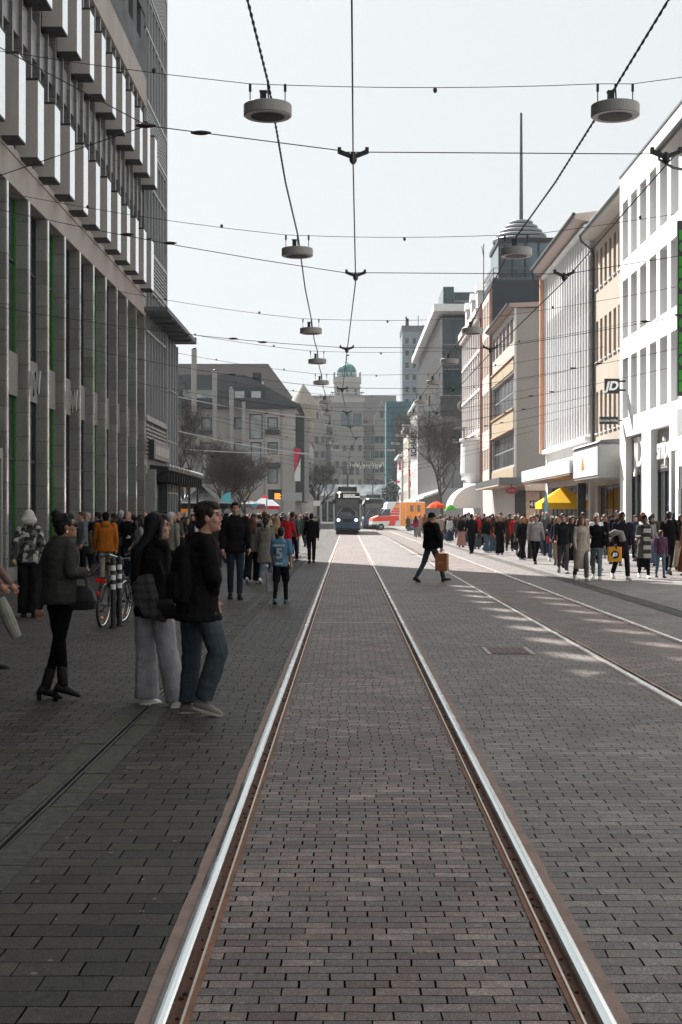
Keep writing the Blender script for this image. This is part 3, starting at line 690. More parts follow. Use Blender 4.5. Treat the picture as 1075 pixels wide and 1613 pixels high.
# ---- building with vertical white fins
fa, fb = 73.85, 90.5
lilac = surf('fin_panel_lilac', (.60, .57, .59), .7, .1, .35, .1, space='World')
plum = surf('fin_panel_plum', (.36, .29, .31), .5, .3, .5, .1, space='World'); orangep = surf('fin_panel_orange', (.75, .27, .02), .6, .2)
peach = surf('peach_render', (.58, .32, .21), .8, .1, 1, .2, space='World')
t, fr = block('finned_building', 'pale building with vertical white fins and an orange end strip under a wide eave', 'building', 12.6, fa, fb, 17.2, 13, [(*S(fb, 74.5, 89.5), .02, 3.4)], .3, [surf('fin_base_render', (.55, .52, .50), .8, .1, 1, .2, space='World')])
windows(t, fr, [(*S(fb, 74.5, 89.5), .02, 3.4)], .302, [frame_dark, gl, blindm], 8, 1, .1, 'shopf', name='shop_window')
zb = [5.95, 7.4, 9.0, 10.6, 12.4, 13.8, 15.3, 16.4]
for i in range(len(zb) - 1):
    for k in range(18):
        y0 = fa + .1 + k * .9; y1 = y0 + .86
        mat = plum if (i in (0, 4, 6) or (i == 2 and k % 5 == 2)) else lilac
        if k == 17 and i in (1, 2): mat = orangep
        m = MB(); m.face([(12.57, y0, zb[i] + .02), (12.57, y1, zb[i] + .02), (12.57, y1, zb[i + 1] - .02), (12.57, y0, zb[i + 1] - .02)])
        if (i * 18 + k) < 100: m.build('panel', mat, t)
for k in range(19):
    y = fa + .06 + k * .9; m = MB(); m.box(12.47, 12.56, y - .06, y + .06, 5.85, 16.6); m.build('fin', white_render, t)
m = MB(); m.box(12.3, 12.6, fa, fb - .3, 5.55, 5.8); m.build('sill', white_render, t, bevel=.02); m = MB(); m.box(12.28, 12.6, fa, fb - .3, 16.62, 16.8); m.build('lintel', white_render, t)
m = MB(); m.box(12.2, 12.6, fb - .28, fb + .01, 5.6, 16.9); m.build('end_strip', peach, t)
m = MB(); m.prism([(11.8, 17.1), (12.6, 16.95), (16, 17.5), (16, 17.9), (11.76, 17.35)], 'y', fa, fb + .3); m.build('eave', surf('eave_pinkish', (.52, .43, .40), .7, .1), t)
m = MB(); m.tube([(11.74, fa, 17.33), (11.74, fb + .3, 17.33)], .10, 8); m.tube([(11.74, fb, 17.3), (11.8, fb, 16.7), (12.5, fb + .05, 16.0), (12.55, fb + .06, 15.4)], .06, 8); m.build('gutter', surf('gutter_dark', (.04, .042, .045), .5, .2), t)
t = thing('flat_canopy', 'long white flat canopy over the shopfronts below the finned building', 'canopy', (11.6, 80, 4.1))
m = MB(); m.box(11.0, 12.28, 69.9 + .7, 90.0, 3.78, 4.45); m.build('fascia', pan, t, bevel=.02)
m = MB(); m.box(11.03, 12.6, 70.7, 89.9, 3.70, 3.775); m.build('soffit', surf('soffit_warm', (.30, .20, .15), .7, .2), t)

# ---- grey building whose blank side wall faces the camera; fish restaurant at its foot
ga, gb = 102.2, 118.3
roughcast = surf('grey_roughcast', (.275, .265, .245), .9, .12, .4, .5, fine=12, space='World')
tan = surf('tan_spandrel', (.36, .28, .18), .75, .15, 1, .2, space='World'); greyface = surf('grey_face', (.42, .38, .35), .8, .1, 1, .2, space='World')
L_ = gb - ga; ops = [(.5, L_ - .35, 9.5, 12.05), (.5, L_ - .35, 5.35, 7.9)]
top = [(.5 + k * 2.55, .5 + k * 2.55 + 2.15, 14.3, 16.1) for k in range(6)]
t, fr = block('grey_office_building', 'building with a blank grey roughcast side wall and long strip windows over tan bands', 'building', 12.0, ga, gb, 16.6, 16, ops + top, .2, [greyface])
windows(t, fr, ops, .202, [frame_grey, gl, blindm], 16, 2, .09, 'strip', bar=.11); windows(t, fr, top, .202, [frame_white, gl, blindm], 2, 1, .08, 'gtop', blinds=True)
for z0, z1 in ((8.02, 9.38), (12.2, 13.0), (4.45, 5.2)): m = MB(); m.box(11.94, 11.998, ga + .3, gb - .4, z0, z1); m.build('tan_band', tan, t)
for z in (13.1, 9.38, 7.92): m = MB(); m.box(11.85, 12.0, ga + .25, gb - .3, z, z + .1); m.build('ledge', surf('ledge_tan', (.45, .30, .19), .7, .1), t)
m = MB(); m.box(12.0, 20, ga - .06, ga, 4.3, 16.6); m.build('side_wall', roughcast, t)
m = MB(); m.box(11.96, 12.12, ga - .12, ga - .062, 4.2, 16.6); m.build('corner_trim', surf('corner_trim_pale', (.55, .53, .50), .7, .1), t)
m = MB(); m.ell((12 + 2.05, ga - .06, 9.2), (.16, .05, .24), 10, 6); m.build('vent', dark_metal, t)
m = MB(); m.prism([(11.55, 16.7), (12.0, 16.62), (20, 16.9), (20, 17.3), (11.5, 16.9)], 'y', ga - .3, gb); m.build('roof', surf('eave_brownish', (.36, .28, .25), .7, .1), t)
m = MB(); m.tube([(11.5, ga - .3, 16.86), (11.5, gb, 16.86)], .1, 8); m.build('gutter', surf('gutter_dark', (.04, .042, .045), .5, .2), t)
m = MB(); m.box(11.93, 12.0, gb - .3, gb - .05, 4, 17); m.build('downpipe', frame_dark, t)
# shopfront on the side wall
tanglass = glass('restaurant_glazing', (.16, .085, .035), .15)
m = MB()
for k in range(6):
    x0 = 12.75 + k * 1.15
    for z0, z1 in ((.1, 2.45), (2.55, 3.45)):
        m.face([(x0, ga - .1, z0), (x0 + 1.09, ga - .1, z0), (x0 + 1.09, ga - .1, z1), (x0, ga - .1, z1)], 1)
    m.box(x0 - .06, x0, ga - .14, ga - .09, 0, 3.5)
m.box(12.0, 12.7, ga - .13, ga - .062, 0, 3.5, 0); m.build('shopfront', [frame_dark, tanglass], t)
pk = surf('number_panel', (.62, .44, .33), .6, .1); m = MB(); m.box(12.82, 13.75, ga - .16, ga - .11, .6, 3.4); m.build('number_board', pk, t)
m = MB(); m.box(13.05, 13.58, ga - .19, ga - .162, 2.2, 2.75); m.build('number_plate', surf('sign_black', (.006, .006, .007), .35, .1), t)
text_part('house_number', '41', .5, (13.31, ga - .195, 2.47), FRONT, wl_, t, .004, bold=.015)
text_part('shop_lettering', 'NORDSEE', .42, (15.6, ga - .16, 3.05), FRONT, surf('letters_dark', (.03, .025, .02), .5, .1), t, .01, bold=.01)
t = thing('scalloped_awning', 'beige awning with a scalloped edge over the restaurant front at number 41', 'awning', (14, 101.5, 3.9))
m = MB(); m.prism([(ga - .2, 4.25), (ga - 1.9, 3.75), (ga - 1.9, 3.65), (ga - .2, 4.05)], 'x', 12.5, 18.5)
for k in range(24):
    x = 12.5 + k * .25; m.prism([(x, 3.7), (x, 3.5), (x + .06, 3.42), (x + .125, 3.40), (x + .19, 3.42), (x + .25, 3.5), (x + .25, 3.7)], 'y', ga - 1.92, ga - 1.905)
m.build('fabric', surf('awning_beige', (.58, .46, .38), .85, .1, 2, .2), t)
t = thing('corner_canopy', 'grey flat canopy with beige underside wrapping the corner of the grey office building', 'canopy', (11.3, 110, 4))
m = MB(); m.box(10.6, 12.5, 99.6, 118, 3.9, 4.35); m.build('fascia', zinc, t); m = MB(); m.box(10.62, 12.48, 100.35, 118, 3.78, 3.897); m.build('soffit', surf('soffit_beige', (.55, .40, .32), .7, .1), t)
t = thing('round_red_sign', 'dark red oval sign hanging under the corner canopy of the grey office building', 'sign', (11.6, 101, 3.3))
m = MB(); m.prism([(11.52 + .45 * math.cos(a * math.pi / 10), 3.43 + .24 * math.sin(a * math.pi / 10)) for a in range(20)], 'y', 99.9, 100.0); m.build('panel', surf('sign_crimson', (.16, .006, .022), .5, .1), t)
m = MB()
for k in range(4): m.box(11.3 + k * .12, 11.37 + k * .12, 99.88, 99.898, 3.38, 3.5)
m.build('lettering', surf('sign_rose', (.4, .14, .17), .5, .1), t)
m = MB(); m.tube([(11.52, 99.95, 3.66), (11.52, 99.95, 3.9)], .03, 6); m.build('hanger', dark_metal, t)

# ---- pink and cream building with a dark roof pavilion, ringed dome and spire
pa, pb = 118.4, 127.3
cream = surf('cream_render', (.60, .50, .42), .8, .1, 1, .2, space='World', streak=True); brickp = surf('pink_pilaster', (.34, .20, .18), .8, .15, 1, .3, space='World')
ops = [(.5 + k * 1.4, .5 + k * 1.4 + .95, z0, z1) for z0, z1 in ((5.6, 7.4), (9.0, 12.3), (13.7, 17.0), (17.9, 20.0)) for k in range(6)]
t, fr = block('cream_building', 'narrow cream building with a dark glass roof pavilion, ringed dome and tall spire on top', 'building', 12.0, pa, pb, 20.6, 14, ops, .2, [cream])
windows(t, fr, ops, .202, [frame_grey, gl, blindm], 1, 3, .07, 'cream', blinds=True)
m = MB(); m.box(11.8, 12.0, pa, pa + .35, 4, 20.6); m.box(11.8, 12.0, pb - .35, pb, 4, 20.6); m.build('pilaster', brickp, t)
navy_slab = surf('navy_cladding', (.022, .03, .038), .5, .15, 1, .1, space='World')
m = MB(); m.box(12.03, 18.2, pa - .12, pa - .003, 14, 21.3); m.box(12.15, 17.4, pa + .1, pb - .2, 20.603, 21.3); m.build('roof_storey', navy_slab, t)
m = MB(); m.box(12.1, 17.5, pa + .02, pb, 21.303, 21.5); m.build('terrace_slab', zinc, t)
m = MB()
for z in (21.9, 22.3): m.tube([(12.15, pb, z), (12.15, pa + .1, z), (17.4, pa + .1, z)], .03, 6)
for k in range(6): m.tube([(12.15 + k * 1.05, pa + .1, 21.5), (12.15 + k * 1.05, pa + .1, 22.3)], .03, 6)
m.build('railing', zinc, t)
m = MB(); m.box(12.7, 17.2, pa + 1.0, pb - 1, 21.503, 24.6, 1)
for k in range(5): m.box(12.65 + k * 1.1, 12.78 + k * 1.1, pa + .92, pa + .998, 21.5, 24.6, 0)
m.box(12.6, 17.3, pa + .9, pb - .9, 24.602, 25.0, 0); m.build('glass_pavilion', [dark_metal, gl_blue], t)
dcx, dcy = px(822, 122), 122.3
m = MB(); prof = [(2.35, 24.9), (2.45, 25.0)]
for k, (r_, z) in enumerate(((2.45, 25.05), (2.15, 25.45), (1.8, 25.85), (1.4, 26.25), (1.0, 26.65))):
    m.lathe([(r_ - .35, z), (r_, z + .06), (r_ + .02, z + .24), (r_ - .05, z + .30), (r_ - .35, z + .34)], (dcx, dcy, 0), 32)
m.build('dome', surf('dome_rings', (.24, .26, .27), .45, .08), t)
m = MB(); m.lathe([(1.95, 25.0), (1.5, 25.9), (.7, 27.0)], (dcx, dcy, 0), 24); m.build('dome_core', dark_metal, t)
m = MB(); m.tube([(dcx, dcy, 26.8), (dcx, dcy, 36.3)], [.17, .10], 8); m.build('spire', surf('spire_steel', (.10, .105, .11), .5, .15, metal=.4), t)
m = MB(); m.tube([(px(764, 119), 120, 20), (px(764, 119), 120, 24.6)], .035, 6); m.tube([(px(764, 119), 120, 23.5), (px(761, 119), 120, 24.4)], .03, 6); m.build('aerial', dark_metal, t)

# ---- white ornate building with bay and mansard roof
oa, ob = 127.4, 147.6
stucco = surf('white_stucco', (.74, .74, .735), .8, .06, 1, .2, space='World', streak=True)
ops = [(.9 + k * 2.4, .9 + k * 2.4 + 1.1, z0, z1) for z0, z1 in ((6.2, 8.4), (10.0, 12.2), (13.6, 15.8), (17.0, 18.9)) for k in range(8)]
t, fr = block('ornate_white_building', 'white stucco building with a balcony bay, cornices and a steep dark mansard roof', 'building', 12.0, oa, ob, 20.0, 13, ops, .2, [stucco])
windows(t, fr, ops, .202, [frame_white, gl, blindm, frame_white], 2, 2, .06, 'orn', sill=.08, blinds=True)
m = MB()
for z in (5.3, 9.2, 12.9, 16.4): m.box(11.8, 12.0, oa, ob, z, z + .28)
m.box(11.45, 12.0, oa, ob, 19.7, 20.3); m.box(11.6, 12.0, oa, ob, 19.3, 19.698)
for k in range(9): m.box(11.86, 12.0, oa + k * 2.45 + .1, oa + k * 2.45 + .5, 5.6, 19.28)
m.build('cornice', surf('stucco_pinkish', (.62, .55, .52), .8, .1, 1, .2, space='World'), t, bevel=.03)
m = MB(); m.prism([(12.0, 20.05), (13.3, 24.6), (22, 24.9), (25, 20.05)], 'y', oa, ob); m.build('roof', roof_dark, t)
for k in range(3):
    m = MB(); y = oa + 3 + k * 6; m.box(11.9, 13.6, y, y + 1.6, 20.3, 22.3); m.prism([(y - .2, 22.3), (y + 1.8, 22.3), (y + .8, 23.1)], 'x', 11.8, 13.7); m.build('dormer', stucco, t)
m = MB(); m.rings([((11.6, oa + 3, z), r_, r_ * 1.6, 0, .7) for z, r_ in ((4.6, .5), (5.2, 1.1), (5.5, 1.25), (8.4, 1.2), (8.5, 1.35), (8.7, 1.35))], 16); m.build('bay', stucco, t)
m = MB()
for k in range(14): a = math.pi * k / 13; m.tube([(11.3 - 1.1 * math.sin(a), oa + 9 + 1.7 * math.cos(a), 9.0), (11.3 - 1.1 * math.sin(a), oa + 9 + 1.7 * math.cos(a), 10.0)], .025, 5)
m.tube([(11.3 - 1.1 * math.sin(math.pi * k / 13), oa + 9 + 1.7 * math.cos(math.pi * k / 13), 10.0) for k in range(14)], .04, 6)
m.rings([((11.3, oa + 9, z), 1.25, 1.85) for z in (8.75, 9.0)], 18); m.build('balcony', dark_metal, t)
t = thing('rounded_awning', 'white quarter round shop awning bulging from the ornate white building', 'awning', (11, 130, 3.3))
m = MB(); pr = [(12.0, 4.5)] + [(12.0 - 2.6 * math.sin(a * math.pi / 16), 2.35 + 2.15 * math.cos(a * math.pi / 16)) for a in range(9)] + [(12.0, 2.35)]
m.prism(pr, 'y', 128, 136); m.build('fabric', surf('awning_white', (.74, .72, .71), .8, .05, 2, .2), t)

# ---- big department store across the side street: dark glass end, pale concrete flank
G0, G1 = 184.0, 243.5
conc = surf('ribbed_concrete', (.34, .335, .33), .85, .12, .5, .4, fine=8, space='World', streak=True)
t = thing('concrete_department_store', 'large pale concrete department store with a dark glass end wall and overhanging flat roof', 'building', (12, 214, 0))
m = MB(); m.box(12, 40, G0 + .01, G1, 0, 27.2); m.build('wall', conc, t)
m = MB()
for k in range(46): m.box(11.93, 12.0, G0 + .3 + k * 1.28, G0 + .42 + k * 1.28, 5.2, 27.0)
m.build('rib', surf('rib_concrete', (.30, .295, .29), .85, .1, 1, .2, space='World'), t)
gz = [5.2, 8.2, 11.5, 14.5, 17.2, 20.6, 23.8, 27.1]
for j in range(len(gz) - 1):
    for k in range(6):
        m = MB(); x0 = 12.35 + k * 2.6; x1 = x0 + 2.5
        m.face([(x0, G0 - .05, gz[j] + .05), (x1, G0 - .05, gz[j] + .05), (x1, G0 - .05, gz[j + 1] - .05), (x0, G0 - .05, gz[j + 1] - .05)], 1)
        for a in (x0, (x0 + x1) / 2, x1): m.box(a - .05, a + .05, G0 - .1, G0 - .01, gz[j] + .04, gz[j + 1] - .04)
        m.build('window', [frame_dark, gl_teal if j % 2 == 0 else gl], t)
m = MB(); m.box(11.0, 41, 181.5, G1 + 1, 27.8, 28.7); m.build('roof', surf('roof_edge_pale', (.66, .66, .65), .7, .05, 1, .1), t)
m = MB(); m.box(12.5, 40, G0 + 1, G1, 27.2, 27.8); m.build('roof_recess', frame_dark, t)
m = MB(); m.box(12.5, 13.9, 186, 196, 28.703, 31.6, 0); m.box(14.0, 24, 188, 200, 28.703, 31.2, 0); m.box(14.0, 24, 187.9, 187.99, 29.9, 30.1, 1); m.box(13.95, 14.1, 187.9, 187.99, 28.7, 31.2, 1); m.build('plant_room', [gl_teal, frame_grey], t)
m = MB(); m.box(11.99, 27, G0 - .3, G0, 14.5, 17.1); m.build('sign_band', frame_dark, t)
text_part('lettering', 'GALERIA', 2.0, (18.0, G0 - .36, 15.8), FRONT, surf('letters_grey', (.55, .56, .56), .5, .05), t, .08, bold=.05)
m = MB(); pts = [(14.3 + 1.3 * math.cos(a * math.pi / 12), G0 - .3, 12.0 + .85 * math.sin(a * math.pi / 12) + .35 * math.cos(a * math.pi / 12)) for a in range(25)]; m.tube(pts, .09, 6); m.build('oval_logo', surf('letters_grey', (.55, .56, .56), .5, .05), t)
for k, y in enumerate((200, 206, 212)):
    m = MB(); z0 = 15 - k * 0
    for j in range(4): m.box(11.7, 11.92, y - .5, y + .5, 17.5 - j * 2.2, 19.0 - j * 2.2)
    m.build('wall_lettering', frame_dark, t) if k == 1 else None
t = thing('store_awning', 'long white sloping awning along the foot of the concrete department store', 'awning', (10.8, 210, 4))
m = MB(); m.prism([(12.0, 5.0), (9.6, 4.1), (9.6, 3.85), (12.0, 4.7)], 'y', G0 - 3, G1 - 4); m.build('fabric', surf('awning_pale', (.62, .61, .59), .8, .05), t)

# ---- far right row
far_specs = [
    ('white_far_building', 'tall white building with black vertical lettering beyond the concrete department store', 12.0, 244.5, 272, 20.8, (.68, .68, .67)),
    ('cream_far_building', 'pale cream gabled building beyond the white one with vertical lettering', 11.6, 272.5, 296, 18.5, (.56, .50, .42)),
    ('pale_far_building', 'low pale building with red shop signs near the end of the right row', 11.2, 296.5, 322, 14.0, (.62, .62, .61))]
for nm, lab, X, ya, yb, H, c in far_specs:
    ops = [(.9 + k * 2.6, .9 + k * 2.6 + 1.3, z0, z0 + 1.8) for z0 in [4.8 + 3.3 * j for j in range(int((H - 6) / 3.3) + 1)] for k in range(int((yb - ya - 2) / 2.6))]
    t, fr = block(nm, lab, 'building', X, ya, yb, H, 16, ops, .2, [surf(nm + '_render', c, .8, .08, 1, .2, space='World')])
    windows(t, fr, ops, .202, [frame_white, gl, blindm], 2, 1, .07, nm, blinds=True)
    m = MB(); m.box(X - .6, X + .3, ya - .1, yb, H + .003, H + .5); m.box(X - .3, X, ya, yb, 4.0, 4.5); m.build('cornice', frame_white, t)
    m = MB(); m.prism([(X, H + .5), (X + 2.5, H + 4), (X + 12, H + 4), (X + 15, H + .5)], 'y', ya + .2, yb); m.build('roof', roof_dark, t)
t = thing('vertical_letter_sign', 'upright white sign with black lettering reading upwards on the far white building', 'sign', (11.2, 243.5, 13)); Yc = 243.4
m = MB(); m.box(px(646, Yc), px(657.5, Yc), Yc - .2, Yc + .2, pz(724, Yc), pz(672, Yc)); m.build('panel', white_render, t)
text_part('lettering', 'SCHÄFER', 1.25, (px(652, Yc), Yc - .22, pz(699, Yc)), Matrix(((0, -1, 0), (0, 0, -1), (1, 0, 0))), frame_dark, t, .03, bold=.03, sx=.85)
for (x, y, w, h, lab) in ((630.5, 734, 3, 14, 'tall narrow red blade sign high on the far right row'), (645.5, 745, 2.6, 11, 'red blade sign halfway up the white far facade'), (646.5, 763, 2.4, 9, 'red blade sign lowest on the far right row'), (626.5, 759, 7, 3, 'small flat red sign beside the teal netting')):
    t = thing('red_blade_sign', lab, 'sign', (px(x, 262), 262, pz(y + h / 2, 262)), 'red shop signs in the distance')
    m = MB(); m.box(px(x - w / 2, 240), px(x + w / 2, 240), 239.8, 240.1, pz(y + h / 2, 240), pz(y - h / 2, 240)); m.build('panel', surf('sign_red', (.62, .02, .05), .5, .1), t)
# ================================================================= FAR BACKGROUND
def front_block(name, label, cat, x0, x1, Y, H, D, ops, depth, mats):
    t = thing(name, label, cat, ((x0 + x1) / 2, Y, 0)); fr = Frame((x0, Y, 0), FR_F); m = MB()
    facade(fr, m, x1 - x0, H, ops, depth, 0, 0, 0); shell(fr, m, x1 - x0, H, D, 0, 0)
    m.build('wall', mats, t); return t, fr
# ---- high-rise
HY = 345.0; hx0, hx1 = px(634, HY), px(690, HY); hH = pz(522, HY)
hr = surf('highrise_cladding', (.20, .23, .255), .6, .1, .3, .1, space='World')
ops = []
for j in range(14):
    for k in range(5): a = .7 + k * 1.75; ops.append((a, a + .95, hH - 3.0 - j * 2.95, hH - 1.6 - j * 2.95))
ops = [o for o in ops if o[2] > 2]
t, fr = front_block('high_rise', 'grey blue high-rise block with rooftop aerials far behind the concrete department store', 'building', hx0, hx1, HY, hH, 14, ops, .12, [hr])
windows(t, fr, ops, .122, [frame_grey, gl, blindm], 1, 1, .08, 'hr')
m = MB(); m.box(hx0 - .15, hx1, HY - .15, HY + 14, hH + .003, hH + 1.4); m.build('roof', surf('highrise_attic', (.09, .10, .115), .6, .1), t)
m = MB()
for k in range(13): m.box(hx0, hx1, HY - .04, HY - .002, hH - 3.6 - k * 2.95, hH - 3.42 - k * 2.95)
m.build('storey_band', surf('highrise_band', (.13, .15, .17), .6, .1), t)
for x, h, r_ in ((641, 26, .12), (643.5, 23, .16), (660, 28, .05), (668, 12, .14), (678.5, 32, .05), (679, 12, .2)):
    m = MB(); m.tube([(px(x, HY), HY + 3, hH + 1.4), (px(x, HY), HY + 3, hH + 1.4 + (h - 9) * HY / F)], r_ * 1.6, 6); m.build('aerial', dark_metal, t)

# ---- town hall with clock-less tower and green dome
TY = 400.0
hall_stone = surf('town_hall_stone', (.20, .19, .175), .85, .15, .15, .4, fine=3, space='World', streak=True)
hall_pale = surf('town_hall_trim', (.34, .33, .31), .85, .1, .2, .2, space='World')
roof_brown = surf('town_hall_roof', (.055, .045, .045), .85, .2, .3, .3, fine=6, space='World')
x0, x1 = px(478, TY), px(640, TY); ev = pz(668, TY)
rows = [(5.0, 7.4), (9.3, 11.6), (13.4, 15.8), (17.6, 20.0), (21.6, 24.2)]
ops = [(k * 2.55 + 1.0, k * 2.55 + 2.2, a, b) for a, b in rows for k in range(int((x1 - x0 - 2) / 2.55))]
t, fr = front_block('town_hall', 'stone town hall with a square tower and green dome closing the end of the street', 'building', x0, x1, TY, ev, 20, ops, .25, [hall_stone])
windows(t, fr, ops, .252, [frame_white, gl, blindm], 2, 2, .1, 'hall')
m = MB(); m.prism([(TY - .6, ev), (TY + 9, pz(623, TY + 9)), (TY + 11, pz(623, TY + 9)), (TY + 21, ev)], 'x', x0 - 1, px(626, TY)); m.build('roof', roof_brown, t)
m = MB(); m.box(x0, x1, TY - .5, TY + .0, ev - .7, ev + .1)
for z in (8.3, 16.6): m.box(x0, x1, TY - .25, TY, z, z + .5)
m.build('cornice', hall_pale, t)
def gable(xa, xb, yb, yt, shoulder):
    m = MB(); za, zt = pz(yb, TY - 2), pz(yt, TY - 2); xa, xb = px(xa, TY - 2), px(xb, TY - 2); c = (xa + xb) / 2
    m.prism([(xa, .1), (xb, .1), (xb, za), (c + (xb - c) * .5, za + (zt - za) * .62), (c, zt), (c - (c - xa) * .5, za + (zt - za) * .62), (xa, za)], 'y', TY - 2.5, TY - .55); m.build('gable', hall_stone, t)
    for j in range(5):
        for k in range(3):
            xx = xa + (xb - xa) * (k + .5) / 3; z = 5.5 + j * 4.1
            if z + 2 < za: w = MB(); w.box(xx - .55, xx + .55, TY - 2.53, TY - 2.502, z, z + 1.9); w.build('gable_window', gl, t)
    w = MB(); w.box(c - .5, c + .5, TY - 2.53, TY - 2.502, za + .6, za + 2.6); w.build('gable_window', gl, t)
    m = MB()
    for s_ in (-1, 1): m.prism([(c, zt), (c, zt + .5), (c + s_ * abs(xb - c) * 1.04, za + .35), (c + s_ * abs(xb - c), za)], 'y', TY - 2.9, TY - .4)
    m.build('gable_coping', hall_pale, t)
gable(590, 613, 662, 634, 0); gable(484, 514, 664, 632, 0)
q0, q1 = px(522, TY - 6), px(573, TY - 6); zt = pz(634, TY - 6)
m = MB(); m.box(q0, q1, TY - 6, TY + 2, 0, zt); m.build('tower_base', hall_stone, t)
m = MB(); m.box(q0 - .4, q1 + .4, TY - 6.4, TY + 2, zt + .003, zt + 1.3)
for k in range(9): m.box(q0 + .2 + k * 1.0, q0 + .5 + k * 1.0, TY - 6.35, TY - 6.0, zt + 1.3, zt + 2.6)
m.box(q0 - .2, q1 + .2, TY - 6.4, TY - 6.0, zt + 2.6, zt + 2.9); m.build('balustrade', hall_pale, t)
u0, u1 = px(527, TY - 4), px(567.5, TY - 4); zu = pz(602, TY - 4)
m = MB(); m.box(u0, u1, TY - 4, TY + 3, zt + .5, zu - .003); m.build('tower_shaft', surf('tower_stone', (.33, .315, .285), .85, .12, .3, .3, fine=4, space='World'), t)
m = MB(); m.box(u0 - .3, u1 + .3, TY - 4.3, TY + 3.2, zu, zu + 1.5)
for xx in (u0, u1):
    m.box(xx - .25, xx + .25, TY - 4.3, TY - 3.8, zu + 1.5, zu + 2.2); m.ell((xx, TY - 4.05, zu + 2.5), (.3, .3, .4), 8, 6)
m.box(u0 - .25, u1 + .25, TY - 4.2, TY - 4.003, zu - 1.6, zu - 1.2); m.build('parapet', hall_pale, t)
for k in range(3):
    xx = u0 + (u1 - u0) * (k + .5) / 3; w = MB(); w.box(xx - .35, xx + .35, TY - 4.05, TY - 4.003, zu - 3.4, zu - 1.9); w.build('tower_window', gl, t)
copper = surf('green_copper', (.035, .16, .155), .65, .2, 1.5, .2, space='World')
cx = px(546.5, TY - 2); cy = TY - 1
m = MB(); m.lathe([(2.35, zu + 1.0), (2.35, zu + 3.1), (2.75, zu + 3.2), (2.8, zu + 3.45)] + [(2.55 * math.cos(a * math.pi / 16) + .02, zu + 3.45 + 2.1 * math.sin(a * math.pi / 16)) for a in range(8)] + [(.3, zu + 5.55), (.25, zu + 5.9), (.02, zu + 6.0)], (cx, cy, 0), 12); m.build('dome', copper, t)
for k in range(12): w = MB(); a = math.pi * (k + .5) / 6; w.box(cx + 2.45 * math.cos(a) - .38, cx + 2.45 * math.cos(a) + .38, cy + 2.45 * math.sin(a) - .1, cy + 2.45 * math.sin(a) + .1, zu + 1.9, zu + 2.9); w.build('lantern_window', surf('lantern_pale', (.35, .45, .44), .3, .1), t)
m = MB(); m.tube([(cx, cy, zu + 5.9), (cx, cy, zu + 8.3)], .05, 6); m.ell((cx, cy, zu + 6.8), (.2, .2, .2), 8, 6); m.box(cx, cx + .7, cy - .02, cy + .02, zu + 7.6, zu + 8.0); m.build('weather_vane', dark_metal, t)
big = glass('tower_big_window', (.03, .055, .06), .1)
for a, b in ((538.5, 553), (557, 569.5)):
    w = MB(); w.box(px(a, TY - 6), px(b, TY - 6), TY - 6.08, TY - 6.003, pz(671, TY - 6), pz(651, TY - 6), 1)
    for k in range(4): xx = px(a, TY - 6) + (px(b, TY - 6) - px(a, TY - 6)) * k / 3; w.box(xx - .07, xx + .07, TY - 6.16, TY - 6.085, pz(671, TY - 6), pz(651, TY - 6), 0)
    w.build('tower_window', [frame_dark, big], t)
for k, (a, b, c, d) in enumerate(((540, 547, 748, 727), (551, 557, 748, 733), (561, 566, 748, 733))):
    w = MB(); w.box(px(a, TY - 6), px(b, TY - 6), TY - 6.06, TY - 6.003, pz(c, TY - 6), pz(d, TY - 6)); w.build('doorway', frame_dark, t)
for z in (10, 15, 19.5):
    for k in range(4): m = MB(); xx = q0 + 1.2 + k * 2.1; m.box(xx, xx + .9, TY - 6.04, TY - 6.003, z, z + 1.7); m.build('tower_base_window', gl, t)
# string of lights hung across the square before the town hall
t = thing('light_garland', 'pale string of festive light motifs hung across the far square before the stone tower', 'light garland', (px(590, 350), 350, 13))
m = MB(); r = random.Random(9); Yg = 352
m.tube([(px(540, Yg), Yg, pz(727, Yg)), (px(585, Yg), Yg, pz(729, Yg)), (px(612, Yg), Yg, pz(724, Yg))], .03, 5); m.build('cable', dark_metal, t)
m = MB()
for k in range(26):
    x = px(549 + k * 2.2, Yg); z = pz(735 + r.uniform(-2, 2), Yg); m.tube([(x, Yg, z + r.uniform(.5, 1.0)), (x + r.uniform(-.3, .3), Yg, z - r.uniform(0, .5))], .07, 5)
m.build('motif', surf('garland_white', (.8, .78, .7), .4, .05), t)
# ---- building under teal netting
SY = 328.0; sx0, sx1 = px(608, SY), px(650, SY); sH = pz(633, SY)
t = thing('netted_building', 'building behind scaffolding and teal dust netting at the far end of the street', 'building', ((sx0 + sx1) / 2, SY, 0))
m = MB(); m.box(sx0 + .8, sx1 + 9, SY, SY + 14, 0, sH - .6); m.build('wall', surf('netted_wall', (.10, .115, .125), .8, .15, .3, .2, space='World'), t)
net = surf('teal_netting', (.03, .13, .155), .8, .35, .5, .6, fine=6, space='World')
m = MB(); m.box(sx0, sx1 + 6, SY - 1.3, SY - 1.2, sH - 3.2, sH); m.box(sx0, sx0 + 1.5, SY - 1.28, SY - 1.2, 2.4, sH - 3.2); m.box(sx0, sx0 + .08, SY - 1.2, SY + 6, 2.4, sH); m.build('netting', net, t)
m = MB()
for j in range(12): m.box(sx0 + .2, sx1 + 5, SY - 1.6, SY - 1.31, 2.2 + j * 2.1, 2.32 + j * 2.1)
for k in range(7): m.tube([(sx0 + .1 + k * 1.9, SY - 1.5, 0), (sx0 + .1 + k * 1.9, SY - 1.5, sH + .5)], .05, 5)
m.build('scaffold', surf('scaffold_tube', (.16, .20, .21), .5, .1, metal=.5), t)
